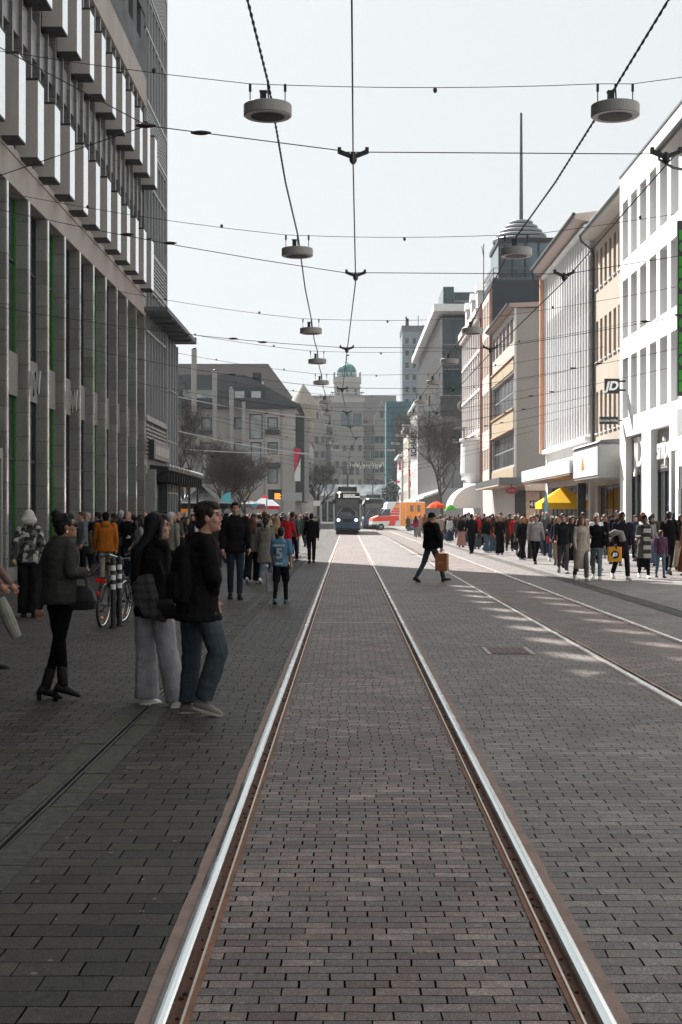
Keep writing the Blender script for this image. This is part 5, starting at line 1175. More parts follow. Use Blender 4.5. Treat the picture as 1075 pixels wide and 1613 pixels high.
def ambulance(loc, rz, label):
    t = thing('ambulance', label, 'ambulance', (0, 0, 0)); L = 5.7
    W = surf('ambulance_white', (.66, .67, .68), .35, .05, 1, .02); RD = surf('ambulance_red', (.70, .05, .02), .4, .06); OR = surf('ambulance_orange', (.85, .25, .01), .4, .06)
    prof = [(0, .45), (0, 1.0), (.12, 1.25), (.75, 1.5), (1.35, 2.25), (1.55, 2.35), (1.6, 2.75), (1.8, 3.0), (L, 3.0), (L, .5), (.5, .4)]
    m = MB(); m.prism(prof, 'y', -1.05, 1.05); m.build('body', W, t, bevel=.05)
    ys = -1.062
    def side(poly, mat, nm='stripe'): m = MB(); m.prism(poly, 'y', ys, -1.0501); return m.build(nm, mat, t)
    side([(.05, 1.05), (.75, 1.46), (2.9, 1.55), (2.9, 1.02), (.2, .92)], RD)
    m = MB(); m.prism([(-.015, 1.0), (.11, 1.27), (.74, 1.53), (.76, 1.40), (.2, 1.0)], 'y', -1.065, 1.065); m.build('hood', RD, t)
    side([(1.95, 1.0), (2.6, 1.0), (2.4, .48), (1.7, .48)], RD)
    for k in range(5): side([(1.85 + k * .16, 1.62 + k * .27), (2.95, 1.62 + k * .27), (2.95, 1.84 + k * .27), (1.97 + k * .16, 1.84 + k * .27)], RD)
    side([(3.05, .45), (3.6, .45), (3.6, 2.95), (3.05, 2.95)], OR)
    side([(3.65, 1.1), (L - .02, 1.1), (L - .02, 2.95), (3.65, 2.95)], OR, 'rear_panel')
    ys = -1.075
    y1 = -1.0625
    for k in range(9):
        m = MB(); z = .5 + k * .27; m.prism([(3.07, z), (3.58, z + .2), (3.58, z + .29), (3.07, z + .09)], 'y', ys, y1); m.build('chevron', surf('ambulance_chevron', (.85, .45, .08), .4, .05), t)
    for x in (4.1, 4.85): m = MB(); m.box(x, x + .34, ys, y1, 1.95, 2.65); m.build('window', gl, t)
    m = MB(); m.box(4.62, 4.64, ys, y1, 1.25, 2.9); m.build('door_gap', rubber, t)
    m = MB(); m.prism([(.85, 1.52), (1.38, 2.2), (1.95, 2.25), (1.95, 1.55)], 'y', ys, y1); m.build('window', gl, t)
    m = MB(); m.box(2.45, 2.9, ys - .003, y1 - .003, 2.35, 2.62); m.build('lettering_panel', surf('ambulance_yellow', (.7, .42, .03), .5, .05), t)
    m = MB(); m.face([(.78, -1.0, 1.535), (1.34, -1.0, 2.25), (1.34, 1.0, 2.25), (.78, 1.0, 1.535)]); m.v = [(x - .012, y, z + .012) for x, y, z in m.v]; m.build('windscreen', gl, t)
    m = MB(); m.box(-.04, .6, -1.07, 1.07, .4, .62); m.build('bumper', frame_dark, t, bevel=.04)
    for x in (.95, 4.35):
        for y in (-.98, .98):
            m = MB(); m.tube([(x, y - .13, .35), (x, y - .11, .35), (x, y + .11, .35), (x, y + .13, .35)], [.3, .35, .35, .3], 18); wh = m.build('wheel', tyre, t)
            m = MB(); m.tube([(x, y - .145, .35), (x, y - .131, .35)], .19, 14); m.build('rim', frame_grey, wh)
    for y in (-.8, .8):
        m = MB(); m.ell((.05, y, 1.05), (.07, .16, .1), 10, 6); m.build('headlight', surf('lamp_clear', (.7, .7, .7), .15, .05), t)
        m = MB(); m.ell((1.75, y, 3.06), (.12, .14, .08), 10, 6); m.build('beacon', surf('beacon_blue', (.02, .06, .35), .2, .1), t)
    m = MB(); m.box(.75, .95, -1.25, -1.08, 1.5, 1.85); m.build('mirror', frame_dark, t, bevel=.02)
    m = MB(); m.box(L, L + .02, -1.0, 1.0, .55, 2.9); m.build('rear_door', OR, t)
    t.location = loc; t.rotation_euler = (0, 0, rz); t.scale = (1.08, 1.08, 1.08); return t
ambulance((px(584, 163), 163.5, 0), R(9), 'white ambulance with orange rear and red stripes parked across the far track')

# ================================================================= TENTS, FLAGS, PARASOLS
def tent(x, y, w, d, hb, ht, mats, label, group=None, valance=None, cap=None, swoop=0.0):
    t = thing('pavilion_tent', label, 'tent', (x, y, 0), group); N = 6
    m = MB()
    def edge(k): return [(-1, -1), (1, -1), (1, 1), (-1, 1)][k % 4]
    for k in range(4):
        a, b_ = edge(k), edge(k + 1)
        for i in range(N):
            f0, f1 = i / N, (i + 1) / N; h = lambda f: hb + (ht - hb) * (f ** (1 + swoop))
            P = lambda e, f: (x + e[0] * w / 2 * (1 - f) + 0, y + e[1] * d / 2 * (1 - f), h(f))
            m.face([P(a, f0), P(b_, f0), P(b_, f1), P(a, f1)], 1 if (cap and f0 > .62) else 0)
    m.build('roof', mats[:2] if len(mats) > 1 else mats, t)
    v = MB()
    for k in range(4):
        a, b_ = edge(k), edge(k + 1); p, q = (x + a[0] * w / 2, y + a[1] * d / 2), (x + b_[0] * w / 2, y + b_[1] * d / 2)
        v.face([(*p, hb - .32), (*q, hb - .32), (*q, hb), (*p, hb)])
    v.build('valance', valance or mats[0], t)
    for k in range(4):
        a = edge(k); l = MB(); l.box(x + a[0] * (w / 2 - .05) - .025, x + a[0] * (w / 2 - .05) + .025, y + a[1] * (d / 2 - .05) - .025, y + a[1] * (d / 2 - .05) + .025, 0, hb); l.build('leg', frame_grey, t)
    return t
def fabric(n, c): return surf(n, c, .85, .1, 2, .2, spec=.08)
tent(px(318, 88), 88, 3.4, 3.2, 2.42, 3.55, [fabric('tent_black', (.016, .017, .019))], 'black pointed market tent behind the man with the backpack', swoop=.55)
tent(px(283, 100), 100, 1.2, 2.2, 2.2, 2.65, [fabric('tent_orange', (.80, .26, .02))], 'small orange stall tent beside the black tent')
tent(px(287, 112), 112, 2.6, 3, 2.75, 3.5, [fabric('tent_white', (.66, .68, .70)), fabric('tent_blue', (.05, .2, .3))], 'white and blue stall tent behind the small orange one', cap=True)
tent(px(418.5, 140), 140, 2.7, 2.7, 2.62, 3.75, [fabric('tent_white', (.66, .68, .70)), fabric('tent_red', (.62, .02, .03))], 'white tent with red peak and red valance near the display board', valance=fabric('tent_red', (.62, .02, .03)), cap=True)
tent(px(396, 128), 128, 2.4, 2.4, 2.7, 3.0, [fabric('tent_grey', (.16, .16, .17))], 'flat dark grey stall roof between the bare trees')
tent(px(887, 76), 76, 2.6, 2.6, 2.35, 3.25, [fabric('tent_yellow', (.85, .50, .02))], 'bright yellow pavilion tent under the flat white canopy')
t = thing('orange_stall_sign', 'square orange sign hanging between the canopy posts of the glazed tower', 'sign', (px(267, 84), 84, 2.5))
m = MB(); m.box(px(263, 84), px(271, 84), 84, 84.08, pz(788, 84), pz(777, 84)); m.build('panel', surf('sign_orange', (.62, .15, .03), .6, .2, 6), t); m = MB(); m.tube([(px(267, 84), 84.12, 0), (px(267, 84), 84.12, 3.0)], .03, 6); m.build('post', dark_metal, t)
def feather(x, y, h, w, lean, c, label, name, flip=1):
    t = thing('feather_flag', label, 'flag', (x, y, 0)); z0 = h * .28
    m = MB(); m.tube([(x, y, 0), (x, y, h * .7), (x + lean * .35 * flip, y, h)], .02, 6); m.build('pole', frame_grey, t)
    pts = [(x, z0), (x + w * flip, z0 + .05), (x + w * 1.05 * flip, h * .8), (x + w * .75 * flip, h * .95), (x + lean * .35 * flip, h), (x + .06 * flip, h * .86), (x, h * .7)]
    m = MB(); m.prism(pts, 'y', y - .012, y + .012); m.build('cloth', fabric(name, c), t)
feather(px(857, 60), 60, 2.75, .17, .16, (.20, .42, .52), 'pale blue feather flag standing left of the yellow tent', 'flag_pale_blue')
t = thing('sail_flag', 'quarter round turquoise sail flag beside the dense bare trees', 'flag', (px(362, 104), 104, 0))
m = MB(); cx_, cz = px(364, 104), pz(793, 104); m.prism([(cx_, cz)] + [(cx_ - .82 * math.cos(a * math.pi / 16), cz + .82 * math.sin(a * math.pi / 16)) for a in range(9)], 'y', 104, 104.03); m.build('cloth', fabric('flag_turquoise', (.12, .48, .52)), t)
m = MB(); m.tube([(cx_, 104.05, 0), (cx_, 104.05, cz + .85)], .025, 6); m.build('pole', frame_grey, t)
t = thing('rainbow_flag', 'small yellow and red pennant flag behind the turquoise heart', 'flag', (px(392, 126), 126, 0))
m = MB(); fx, fz = px(392, 126), pz(783, 126); m.prism([(fx - .2, fz), (fx + .25, fz), (fx + .15, fz + .35), (fx, fz + .75), (fx - .12, fz + .35)], 'y', 126, 126.03); m.build('cloth', fabric('flag_yellow', (.7, .42, .08)), t); m = MB(); m.tube([(fx, 126.05, 0), (fx, 126.05, fz + .2)], .025, 6); m.build('pole', frame_grey, t)
t = thing('heart_balloon', 'turquoise heart shaped balloon left of the white and red tent', 'balloon', (px(402, 118), 118, 2.2))
m = MB(); hx, hz = px(401.5, 118), pz(797, 118); m.ell((hx - .11, 118, hz + .08), (.16, .08, .16), 10, 8); m.ell((hx + .11, 118, hz + .08), (.16, .08, .16), 10, 8); m.rings([((hx, 118, hz - .25), .02, .02), ((hx, 118, hz - .05), .2, .07), ((hx, 118, hz + .06), .26, .08)], 12); m.build('balloon', surf('balloon_turquoise', (.08, .42, .55), .3, .05), t, smooth=True)
m = MB(); m.tube([(hx, 118, .9), (hx, 118, hz - .25)], .006, 4); m.build('string', frame_grey, t)
def parasol(x, y, r_, h, c, nm, label):
    t = thing('parasol', label, 'parasol', (x, y, 0)); m = MB(); m.lathe([(r_, h - .55), (r_ * .7, h - .28), (r_ * .35, h - .1), (.02, h)], (x, y, 0), 8); m.build('canopy', fabric(nm, c), t)
    m = MB(); m.tube([(x, y, 0), (x, y, h)], .03, 6); m.build('pole', frame_grey, t)
parasol(px(687.5, 118), 118, .85, 2.85, (.85, .09, .02), 'parasol_red', 'orange red parasol rising over the crowd in front of the concrete store')
parasol(px(710, 122), 122, .55, 2.65, (.10, .38, .06), 'parasol_green', 'green parasol half hidden by the rounded white awning')
# tram stop display and panel
t = thing('stop_display', 'tram stop display board with orange lit text and a grey panel beside it', 'display board', (px(420.5, 132), 132, 0)); Yd = 132
m = MB(); m.tube([(px(420.5, Yd), Yd, 0), (px(420.5, Yd), Yd, pz(768, Yd))], .06, 8); m.build('pole', surf('pole_grey', (.32, .32, .31), .5, .1), t)
m = MB(); m.box(px(422.5, Yd), px(444, Yd), Yd, Yd + .2, pz(787, Yd), pz(771, Yd)); m.build('display_case', tram_black, t)
m = MB()
for k in range(4): m.box(px(433, Yd), px(443 - (k % 2) * 1.5, Yd), Yd - .02, Yd - .003, pz(786 - k * 2.4, Yd), pz(784.5 - k * 2.4, Yd))
m.build('display_text', glow('display_orange', (1, .22, .03), 1.1), t)
m = MB(); m.box(px(444.3, Yd), px(476, Yd), Yd + .02, Yd + .15, pz(789, Yd), pz(776, Yd)); m.build('panel', surf('panel_grey', (.36, .38, .39), .5, .05), t)
for x in (446, 474): m = MB(); m.tube([(px(x, Yd), Yd + .08, 0), (px(x, Yd), Yd + .08, pz(789, Yd))], .05, 6); m.build('post', frame_grey, t)
t = thing('info_board', 'blank white board standing at the kerb left of the tram', 'board', (px(499.5, 150), 150, 0))
m = MB(); m.box(px(494, 150), px(505.5, 150), 150, 150.1, pz(797, 150), pz(788.5, 150)); m.build('panel', surf('board_white', (.62, .62, .6), .6, .05), t)
for x in (495, 504): m = MB(); m.tube([(px(x, 150), 150.05, 0), (px(x, 150), 150.05, pz(797, 150))], .04, 6); m.build('post', frame_grey, t)

# ================================================================= BICYCLES AND RACK POSTS
bike_black = surf('bike_black', (.012, .012, .013), .35, .15); spoke_m = surf('spoke_steel', (.35, .35, .36), .3, .1, metal=.8)
red_lens = surf('red_reflector', (.62, .01, .01), .2, .1); amber = surf('amber_reflector', (.85, .25, .02), .3, .1); chrome = surf('chrome', (.6, .6, .6), .2, .05, metal=1.0)
def wheel(t, y, r_=.34):
    m = MB(); m.tube([(0, y + r_ * math.cos(a * math.pi / 16), r_ + r_ * math.sin(a * math.pi / 16)) for a in range(33)], .021, 7, cap=False); w = m.build('wheel', tyre, t, smooth=True)
    m = MB(); rr = r_ - .028; m.tube([(0, y + rr * math.cos(a * math.pi / 16), r_ + rr * math.sin(a * math.pi / 16)) for a in range(33)], .011, 6, cap=False); m.build('rim', chrome, w)
    m = MB()
    for k in range(24):
        a = 2 * math.pi * k / 24; m.tube([(.03 if k % 2 else -.03, y, r_), (0, y + rr * math.cos(a), r_ + rr * math.sin(a))], .0016, 3)
    m.tube([(-.06, y, r_), (.06, y, r_)], .022, 8); m.build('spokes', spoke_m, w)
    m = MB(); a = 4.2; m.ell((.012, y + .22 * math.cos(a), r_ + .22 * math.sin(a)), (.02, .06, .025), 8, 6); m.build('spoke_reflector', amber, w)
def bicycle(loc, rz, label, rack=True):
    """points along +Y"""
    t = thing('bicycle', label, 'bicycle', (0, 0, 0)); t['group'] = 'bicycles at the rack posts'
    wheel(t, 0); wheel(t, 1.06)
    m = MB(); bb = (0, .43, .29); st = (0, .28, .78); hd = (0, .88, .82); hb = (0, .93, .62)
    for a, b_, r_ in ((bb, st, .018), (st, (0, .885, .78), .018), (bb, hb, .022), (hb, hd, .02)): m.tube([a, b_], r_, 8)
    for s_ in (-.06, .06): m.tube([(s_, 0, .34), (s_ * .6, .43, .29)], .011, 6); m.tube([(s_, 0, .34), (s_ * .4, .28, .76)], .010, 6); m.tube([(s_ * .7, .93, .62), (s_, 1.06, .34)], .014, 6)
    m.tube([st, (0, .25, .93)], .014, 8); m.tube([hd, (0, .86, 1.0)], .016, 8); m.build('frame', bike_black, t, smooth=True)
    m = MB(); m.rings([((0, .2, .93), .06, .10), ((0, .2, .965), .085, .13), ((0, .21, .99), .07, .12)], 14); m.ell((0, .36, .965), (.028, .09, .025), 10, 6); m.build('saddle', bike_black, t, smooth=True)
    m = MB(); m.tube([(-.31, .72, 1.02), (-.22, .84, 1.06), (0, .87, 1.0), (.22, .84, 1.06), (.31, .72, 1.02)], .013, 7); m.build('handlebar', chrome, t, smooth=True)
    for s_ in (-1, 1): m = MB(); m.tube([(s_ * .22, .84, 1.06), (s_ * .32, .71, 1.015)], .019, 7); m.build('grip', rubber, t)
    m = MB(); m.tube([(-.17, .43, .20), (-.09, .43, .29), (.09, .43, .29), (.17, .43, .38)], .012, 6)
    for s_, z in ((-1, .20), (1, .38)):
        for q in (-.03, .03): m.box(s_ * .17 - .05, s_ * .17 + .05, .43 + q - .008, .43 + q + .008, z - .012, z + .012)
        for q in (-.045, .045): m.box(s_ * .17 + q - .006, s_ * .17 + q + .006, .395, .465, z - .012, z + .012)
    m.build('pedals', bike_black, t)
    m = MB(); m.tube([(0, 0 + .37 * math.cos(a * math.pi / 14), .34 + .37 * math.sin(a * math.pi / 14)) for a in range(1, 13)], .022, 6, 0, (1.2, .3)); m.tube([(0, 1.06 + .37 * math.cos(a * math.pi / 14), .34 + .37 * math.sin(a * math.pi / 14)) for a in range(2, 12)], .022, 6, 0, (1.2, .3)); m.build('mudguard', bike_black, t)
    if rack:
        m = MB()
        for s_ in (-.06, .06): m.tube([(s_, -.22, .75), (s_, .24, .75)], .007, 5); m.tube([(s_, -.1, .75), (s_, 0, .34)], .006, 5)
        for q in (-.2, -.05, .1): m.tube([(-.06, q, .75), (.06, q, .75)], .006, 5)
        m.box(-.07, .07, -.25, -.22, .70, .76); m.build('luggage_rack', bike_black, t)
        m = MB(); m.box(-.075, .075, -.275, -.252, .685, .745); m.build('rear_lamp', red_lens, t, bevel=.006)
        m = MB(); m.ell((0, -.375, .53), (.03, .012, .03), 10, 6); m.build('rear_reflector', red_lens, t)
    t.location = loc; t.rotation_euler = (0, R(4), rz); return t
BY_ = 21.3
bicycle((px(160, BY_), BY_ + .1, 0), R(-7), 'black bicycle seen from behind with a red rear lamp, leaning at the striped posts')
bicycle((px(192, 22.3), 22.4, 0), R(-12), 'second black bicycle, further right behind the striped posts and close to the long haired woman', False)
white_band = surf('reflective_band', (.55, .55, .53), .5, .08)
for x, y, lab in ((178.5, 21.2, 'left black rack post with white bands, nearest the bicycle with the red lamp'), (188.5, 21.6, 'right black rack post with white bands, behind the left post')):
    t = thing('rack_post', lab, 'post', (px(x, y), y, 0), 'striped rack posts'); X = px(x, y)
    m = MB(); m.tube([(X, y, 0), (X, y, 1.03), (X, y, 1.06)], [.038, .038, .026], 14); m.tube([(X, y, 0), (X, y, .03)], .06, 12); m.build('post', bike_black, t, smooth=False)
    for z in (.86, .72, .58):
        m = MB(); m.tube([(X, y, z), (X, y, z + .075)], .0395, 14); m.build('band', white_band, t)
t = thing('shop_door_panel', 'black slim door panel of the shopfront right of the yellow pavilion tent', 'panel', (px(917, 70), 70, 0))
m = MB(); m.box(px(910.5, 70), px(923.5, 70), 70, 70.25, 0, pz(761, 70)); m.build('panel', tram_black, t, bevel=.02)  # stands free in place of the shopfront's black door panel
# ================================================================= PEOPLE
SCRAP = [bpy.data.meshes.new('raw')]; WOB = bpy.data.objects.new('raw', SCRAP[0]); TMP.collection.objects.link(WOB)
_r = WOB.modifiers.new('r', 'REMESH'); _r.mode = 'VOXEL'; _r.use_smooth_shade = True; _s = WOB.modifiers.new('s', 'SMOOTH'); _s.factor = .5
def voxel_union(mb, name, vox, smooth=2, mats=None, wrinkle=0.0, wscale=9.0, paint=None):
    """melt overlapping limbs into one continuous skin"""
    me0 = mb.mesh('raw', mats or [cloth]); SCRAP.append(me0)
    WOB.data = me0; WOB.modifiers['r'].voxel_size = vox; WOB.modifiers['s'].iterations = smooth
    TMP.view_layers[0].update()
    me = bpy.data.meshes.new_from_object(WOB.evaluated_get(TMP.view_layers[0].depsgraph)); me.name = name
    if wrinkle:
        n_ = len(me.vertices); co = [0.0] * (3 * n_); no = [0.0] * (3 * n_); me.vertices.foreach_get('co', co); me.vertices.foreach_get('normal', no)
        for q in range(0, 3 * n_, 3):
            p = Vector((co[q], co[q + 1], co[q + 2] * .55)) * wscale
            n = (noise.noise(p) * .7 + noise.noise(p * 2.3 + Vector((5, 1, 3))) * .45 + abs(noise.noise(Vector((co[q] * 7, co[q + 1] * 7, co[q + 2] * 15)))) * .8 - .2) * wrinkle
            co[q] += no[q] * n; co[q + 1] += no[q + 1] * n; co[q + 2] += no[q + 2] * n
        me.vertices.foreach_set('co', co)
    if paint:
        for pl in me.polygons: pl.material_index = paint(pl.center)
    me.update(); return me

def figure(H=1.75, fem=False, yaw=0.0, legs=(18, 8, -14, 18), arms=(-14, 18, 16, 22), abd=(9, 9), lean=2.0, head=(0.0, 0.0), top='jacket', bottom='trousers',
           hair='short', over=None, vox=.016, puff=0.0, hem=None, wr=0.0, hood=False, hero=False, hairlen=.42, heels=False, sole=True, splay=0.0, foot_yaw=None, foot_pitch=None, sleeve='long'):
    over = over or {}; s = H / 1.75; yw = R(yaw); RZ = Matrix.Rotation(yw, 3, 'Z')
    B = lambda x, y, z: RZ @ (Vector((x, y, z)) * s)
    sw = .155 if fem else .182; hw = .085; out = {}
    UL, LL = .43, .41; sole_h = .085
    kn, an, fp = [], [], []
    for i, (th, kb) in enumerate(((legs[0], legs[1]), (legs[2], legs[3]))):
        sx = -1 if i == 0 else 1; a = R(th); b = R(th - kb); sp = R(splay)
        k = Vector((sx * (hw + math.sin(sp) * UL), math.sin(a) * UL, -math.cos(a) * UL)); n = k + Vector((sx * math.sin(sp) * LL * .6 - sx * .008, math.sin(b) * LL, -math.cos(b) * LL))
        p = math.degrees(b); pitch = (p * .75 if p < -6 else p * .5 if p > 8 else 0.0); kn.append(k); an.append(n); fp.append(pitch)
    def low(n, pitch):
        pr = R(pitch); return n.z - sole_h * math.cos(pr) - (.13 * math.sin(-pr) if pitch < 0 else .05 * math.sin(pr))
    hz = -min(low(an[i], fp[i]) for i in (0, 1)) + (.045 if heels else 0)
    ly = math.tan(R(lean))
    HIP = [B(-hw, 0, hz), B(hw, 0, hz)]; KN = [B(k.x, k.y, k.z + hz) for k in kn]; AN = [B(n.x, n.y, n.z + hz) for n in an]
    dz = hz - .93
    sh = [B(-sw, ly * .5, 1.43 + dz), B(sw, ly * .5, 1.43 + dz)]; EL, WR = [], []
    for i, (a, e) in enumerate(((arms[0], arms[1]), (arms[2], arms[3]))):
        sx = -1 if i == 0 else 1; A = R(a); E = R(a + e); C = R(abd[i])
        el = Vector((sx * sw + sx * math.sin(C) * .28, ly * .5 + math.sin(A) * .28, 1.43 + dz - math.cos(A) * math.cos(C) * .28))
        w = el + Vector((sx * math.sin(C) * .05 - sx * .03 * (e > 50), math.sin(E) * .25, -math.cos(E) * .25)); EL.append(B(*el)); WR.append(B(*w))
    for key, lst in (('hip', HIP), ('knee', KN), ('ankle', AN), ('shoulder', sh), ('elbow', EL), ('wrist', WR)):
        for i, c in enumerate('LR'):
            if key + c in over: lst[i] = Vector(over[key + c])
    if foot_pitch: fp = list(foot_pitch)
    hc = over.get('head'); HC = Vector(hc) if hc else B(0, ly * .62 + .015, 1.628 + dz)
    HR = Matrix.Rotation(yw + R(head[0]), 3, 'Z') @ Matrix.Rotation(R(-head[1]), 3, 'X')
    h = lambda x, y, z: HC + HR @ (Vector((x, y, z)) * s)
    he = lambda mb, c, r, n=12, q=8: mb.ell(h(*c), tuple(v * s for v in r), n, q, 0, HR)
    def trunk(mb, zs):
        """zs: (height, rx, ry, y offset); heights in the 1.75 m figure"""
        mid = (HIP[0] + HIP[1]) / 2; shm = (sh[0] + sh[1]) / 2; rs = []
        for z, rx, ry, oy in zs:
            f = (z - .93) / .5; base = mid.lerp(shm, max(f, -.3) if f < 1 else 1.0) if f > 0 else mid.copy()
            zz = mid.z + (z - .93) * s; c = Vector((base.x, base.y, zz)) + RZ @ Vector((0, oy * s, 0)); rs.append((c, rx * s, ry * s, yw, .85))
        mb.rings(rs, 18)
    F_ = .88 if fem else 1.0
    # ---- body: one continuous surface
    b = MB()
    he(b, (0, -.010, .022), (.073, .093, .098), 14, 10); he(b, (0, .022, -.042), (.056, .068, .082), 12, 8); he(b, (0, .070, -.092), (.024, .022, .022)); he(b, (0, .080, .030), (.054, .020, .012))
    b.tube([h(0, .084, .022), h(0, .097, -.006), h(0, .101, -.018), h(0, .088, -.028)], [.007 * s, .0095 * s, .0115 * s, .010 * s], 8); he(b, (0, .088, -.058), (.024, .011, .011))
    for sx in (-1, 1): he(b, (sx * .074, -.006, -.012), (.012, .021, .031)); he(b, (sx * .034, .054, -.024), (.027, .027, .028))
    nb = (sh[0] + sh[1]) / 2; b.tube([nb + Vector((0, 0, -.02)), nb + Vector((0, 0, .05 * s)), h(0, -.012, -.07), h(0, -.005, -.02)], [.075 * s, .058 * s * F_, .052 * s * F_, .05 * s], 12)
    trunk(b, [(.89, .13, .08, 0), (.95, .140, .092, 0), (1.06, .125 * F_, .095, 0), (1.2, .148 * F_, .105, .005), (1.32, .160 * F_, .112, .01), (1.42, .150 * F_, .085, 0), (1.47, .08, .06, 0)])
    for i in (0, 1):
        b.cap(sh[i] * .97 + nb * .03, EL[i], .050 * s * F_, .039 * s * F_, 10); b.cap(EL[i], WR[i], .039 * s * F_, .026 * s, 10)
        bf = 1.0 if bottom in ('shorts', 'skirt') else .80; b.cap(HIP[i], KN[i], .080 * bf * s, .054 * bf * s, 10); b.cap(KN[i], AN[i], .052 * bf * s, .036 * bf * s, 10)
        d = (WR[i] - EL[i]).normalized(); inw = (RZ @ Vector((1 if i == 0 else -1, 0, 0))); inw = (inw - d * inw.dot(d)).normalized(); e1 = d.cross(inw).normalized()
        if e1.dot(RZ @ Vector((0, 1, 0))) + e1.z * .3 < 0: e1 = -e1
        W = WR[i]; hl = s * (.92 if fem else 1.0)
        b.tube([W - d * .01, W + d * .03 * hl, W + d * .075 * hl, W + d * .088 * hl], [.024 * s, .034 * s, .038 * s, .034 * s], 10, 0, None)
        for q, L_ in zip((-.027, -.009, .009, .027), (.062, .078, .074, .064)):
            r0 = W + d * .082 * hl + e1 * q * hl; c1 = r0 + d * L_ * .5 * hl + inw * .010; c2 = c1 + d * L_ * .34 * hl + inw * .024; b.tube([r0 - d * .02, r0, c1, c2], [.010 * s, .0095 * s, .0088 * s, .007 * s], 6)
        t0 = W + d * .035 * hl + e1 * .030 * hl; b.tube([t0 - e1 * .012, t0 + e1 * .018 + d * .018, t0 + e1 * .030 + d * .052 + inw * .014], [.013 * s, .0115 * s, .009 * s], 6)
    inv = HR.transposed()
    def paint(c):
        q = (inv @ (Vector(c) - HC)) / s; ax = abs(q.x)
        if q.y > .055 and abs(ax - .031) < .010 and abs(q.z - .010) < .0045: return 1
        if q.y > .055 and abs(ax - .033) < .016 and abs(q.z - .036) < .0035: return 1
        if q.y > .082 and ax < .022 and abs(q.z + .058) < .006: return 2
        return 0
    out['body'] = voxel_union(b, 'body', min(vox, .0065 if hero else .013), 3 if hero else 1, [skinm, dark_feature, lip], paint=paint)
    # ---- hair
    if hair != 'bald':
        g = MB()
        if hair == 'beanie':
            he(g, (0, -.014, .052), (.086, .104, .088), 14, 10)
        elif hair == 'scarf':
            he(g, (0, -.02, .03), (.090, .108, .110), 14, 10); g.tube([h(0, -.03, -.05), h(0, .0, -.13), h(0, .02, -.19)], [.085 * s, .095 * s, .11 * s], 12)
        else:
            he(g, (0, -.026, .038), (.083, .098, .094), 14, 10); he(g, (0, -.050, -.015), (.070, .060, .075), 12, 8)
            he(g, (0, .045, .088), (.060, .045, .034), 10, 8)
            for sx in (-1, 1): he(g, (sx * .066, .020, .035), (.016, .030, .042))
        if hair == 'long':
            shp = nb; rs = []
            for i in range(9):
                f = i / 8; z = .02 - f * hairlen; ex = (.075 + puff * .9) * (1 if hairlen > .36 else .6); bk = -.055 - .05 * min(1, f * 2.2) - ex * min(1, max(0, (-z - .10) / .10)); rs.append((h(0, bk, z), (.090 + .026 * math.sin(f * 3.0)) * s, (.058 - .022 * f) * s, yw + R(head[0]), .9))
            g.rings(list(reversed(rs)), 16)
            for sx in (-1, 1): g.tube([h(sx * .070, .012, .06), h(sx * .082, .005, -.02), h(sx * .090, -.005, -.12), h(sx * .095, .015, -.20 - hairlen * .12)], [.020 * s, .026 * s, .030 * s, .016 * s], 8)
        if hair == 'bob':
            g.rings([(h(0, -.03, -.12), .085 * s, .080 * s, yw + R(head[0])), (h(0, -.035, -.06), .093 * s, .085 * s, yw + R(head[0])), (h(0, -.03, .03), .088 * s, .09 * s, yw + R(head[0]))], 14)
        if hair == 'bun': he(g, (0, -.075, .118), (.055, .055, .048), 12, 8)
        if hair == 'tail': g.tube([h(0, -.10, .05), h(0, -.15, 0), h(0, -.14, -.16), h(0, -.12, -.24)], [.03 * s, .04 * s, .034 * s, .012 * s], 8)
        if hair == 'quiff': he(g, (0, .038, .096), (.066, .050, .036), 12, 8); he(g, (0, .0, .112), (.070, .080, .030), 12, 8); he(g, (0, -.075, -.05), (.062, .045, .05), 10, 8)
        if hair == 'cap': he(g, (0, -.012, .058), (.084, .102, .072), 14, 8); g.tube([h(0, .05, .05), h(0, .10, .045), h(0, .155, .03)], [.07 * s, .068 * s, .045 * s], 12, 0, (1, .12))
        strands = MB()
        if hero and hair in ('long', 'bob', 'quiff', 'bun', 'short'):
            r = random.Random(int(H * 1000)); ln = {'long': hairlen, 'bob': .13, 'quiff': .0, 'bun': -.03, 'short': .0}[hair]
            for k in range(260):
                a = r.uniform(.12, math.pi - .12) if r.random() < .82 else r.uniform(-.5, math.pi + .5); ca, sa = math.cos(a), -math.sin(a); pts = []; rs_ = []
                f0, f1 = r.uniform(0, .5), 1.0
                for i in range(7):
                    t_ = f0 + (f1 - f0) * i / 6; ph = t_ * 1.75
                    if ln <= 0: ph = .25 + t_ * 1.35
                    if ph < 1.5: c_ = (ca * .0875 * math.sin(ph), -.026 + sa * .1025 * math.sin(ph), .038 + .0985 * math.cos(ph))
                    else: break
                    pts.append(h(*c_)); rs_.append(.0042 * s)
                if ln > .1:
                    f_end = r.uniform(.75, 1.04); ex = (.075 + puff * .9) * (1 if hairlen > .36 else .6) if hair == 'long' else 0
                    for i in range(1, 8):
                        f = f_end * i / 7; z = .03 - f * ln; bk = -.055 - .05 * min(1, f * 2.2) - (ex * min(1, max(0, (-z - .10) / .10)) if hair == 'long' else -.02); rx_ = (.093 + .026 * math.sin(f * 3.0)); ry_ = (.061 - .022 * f) if hair == 'long' else .088
                        w_ = .006 * math.sin(9 * f + k); pts.append(h(ca * rx_ + w_, bk + sa * ry_, z)); rs_.append((.0046 if i < 7 else .001) * s)
                if len(pts) > 2: strands.tube(pts, rs_, 4)
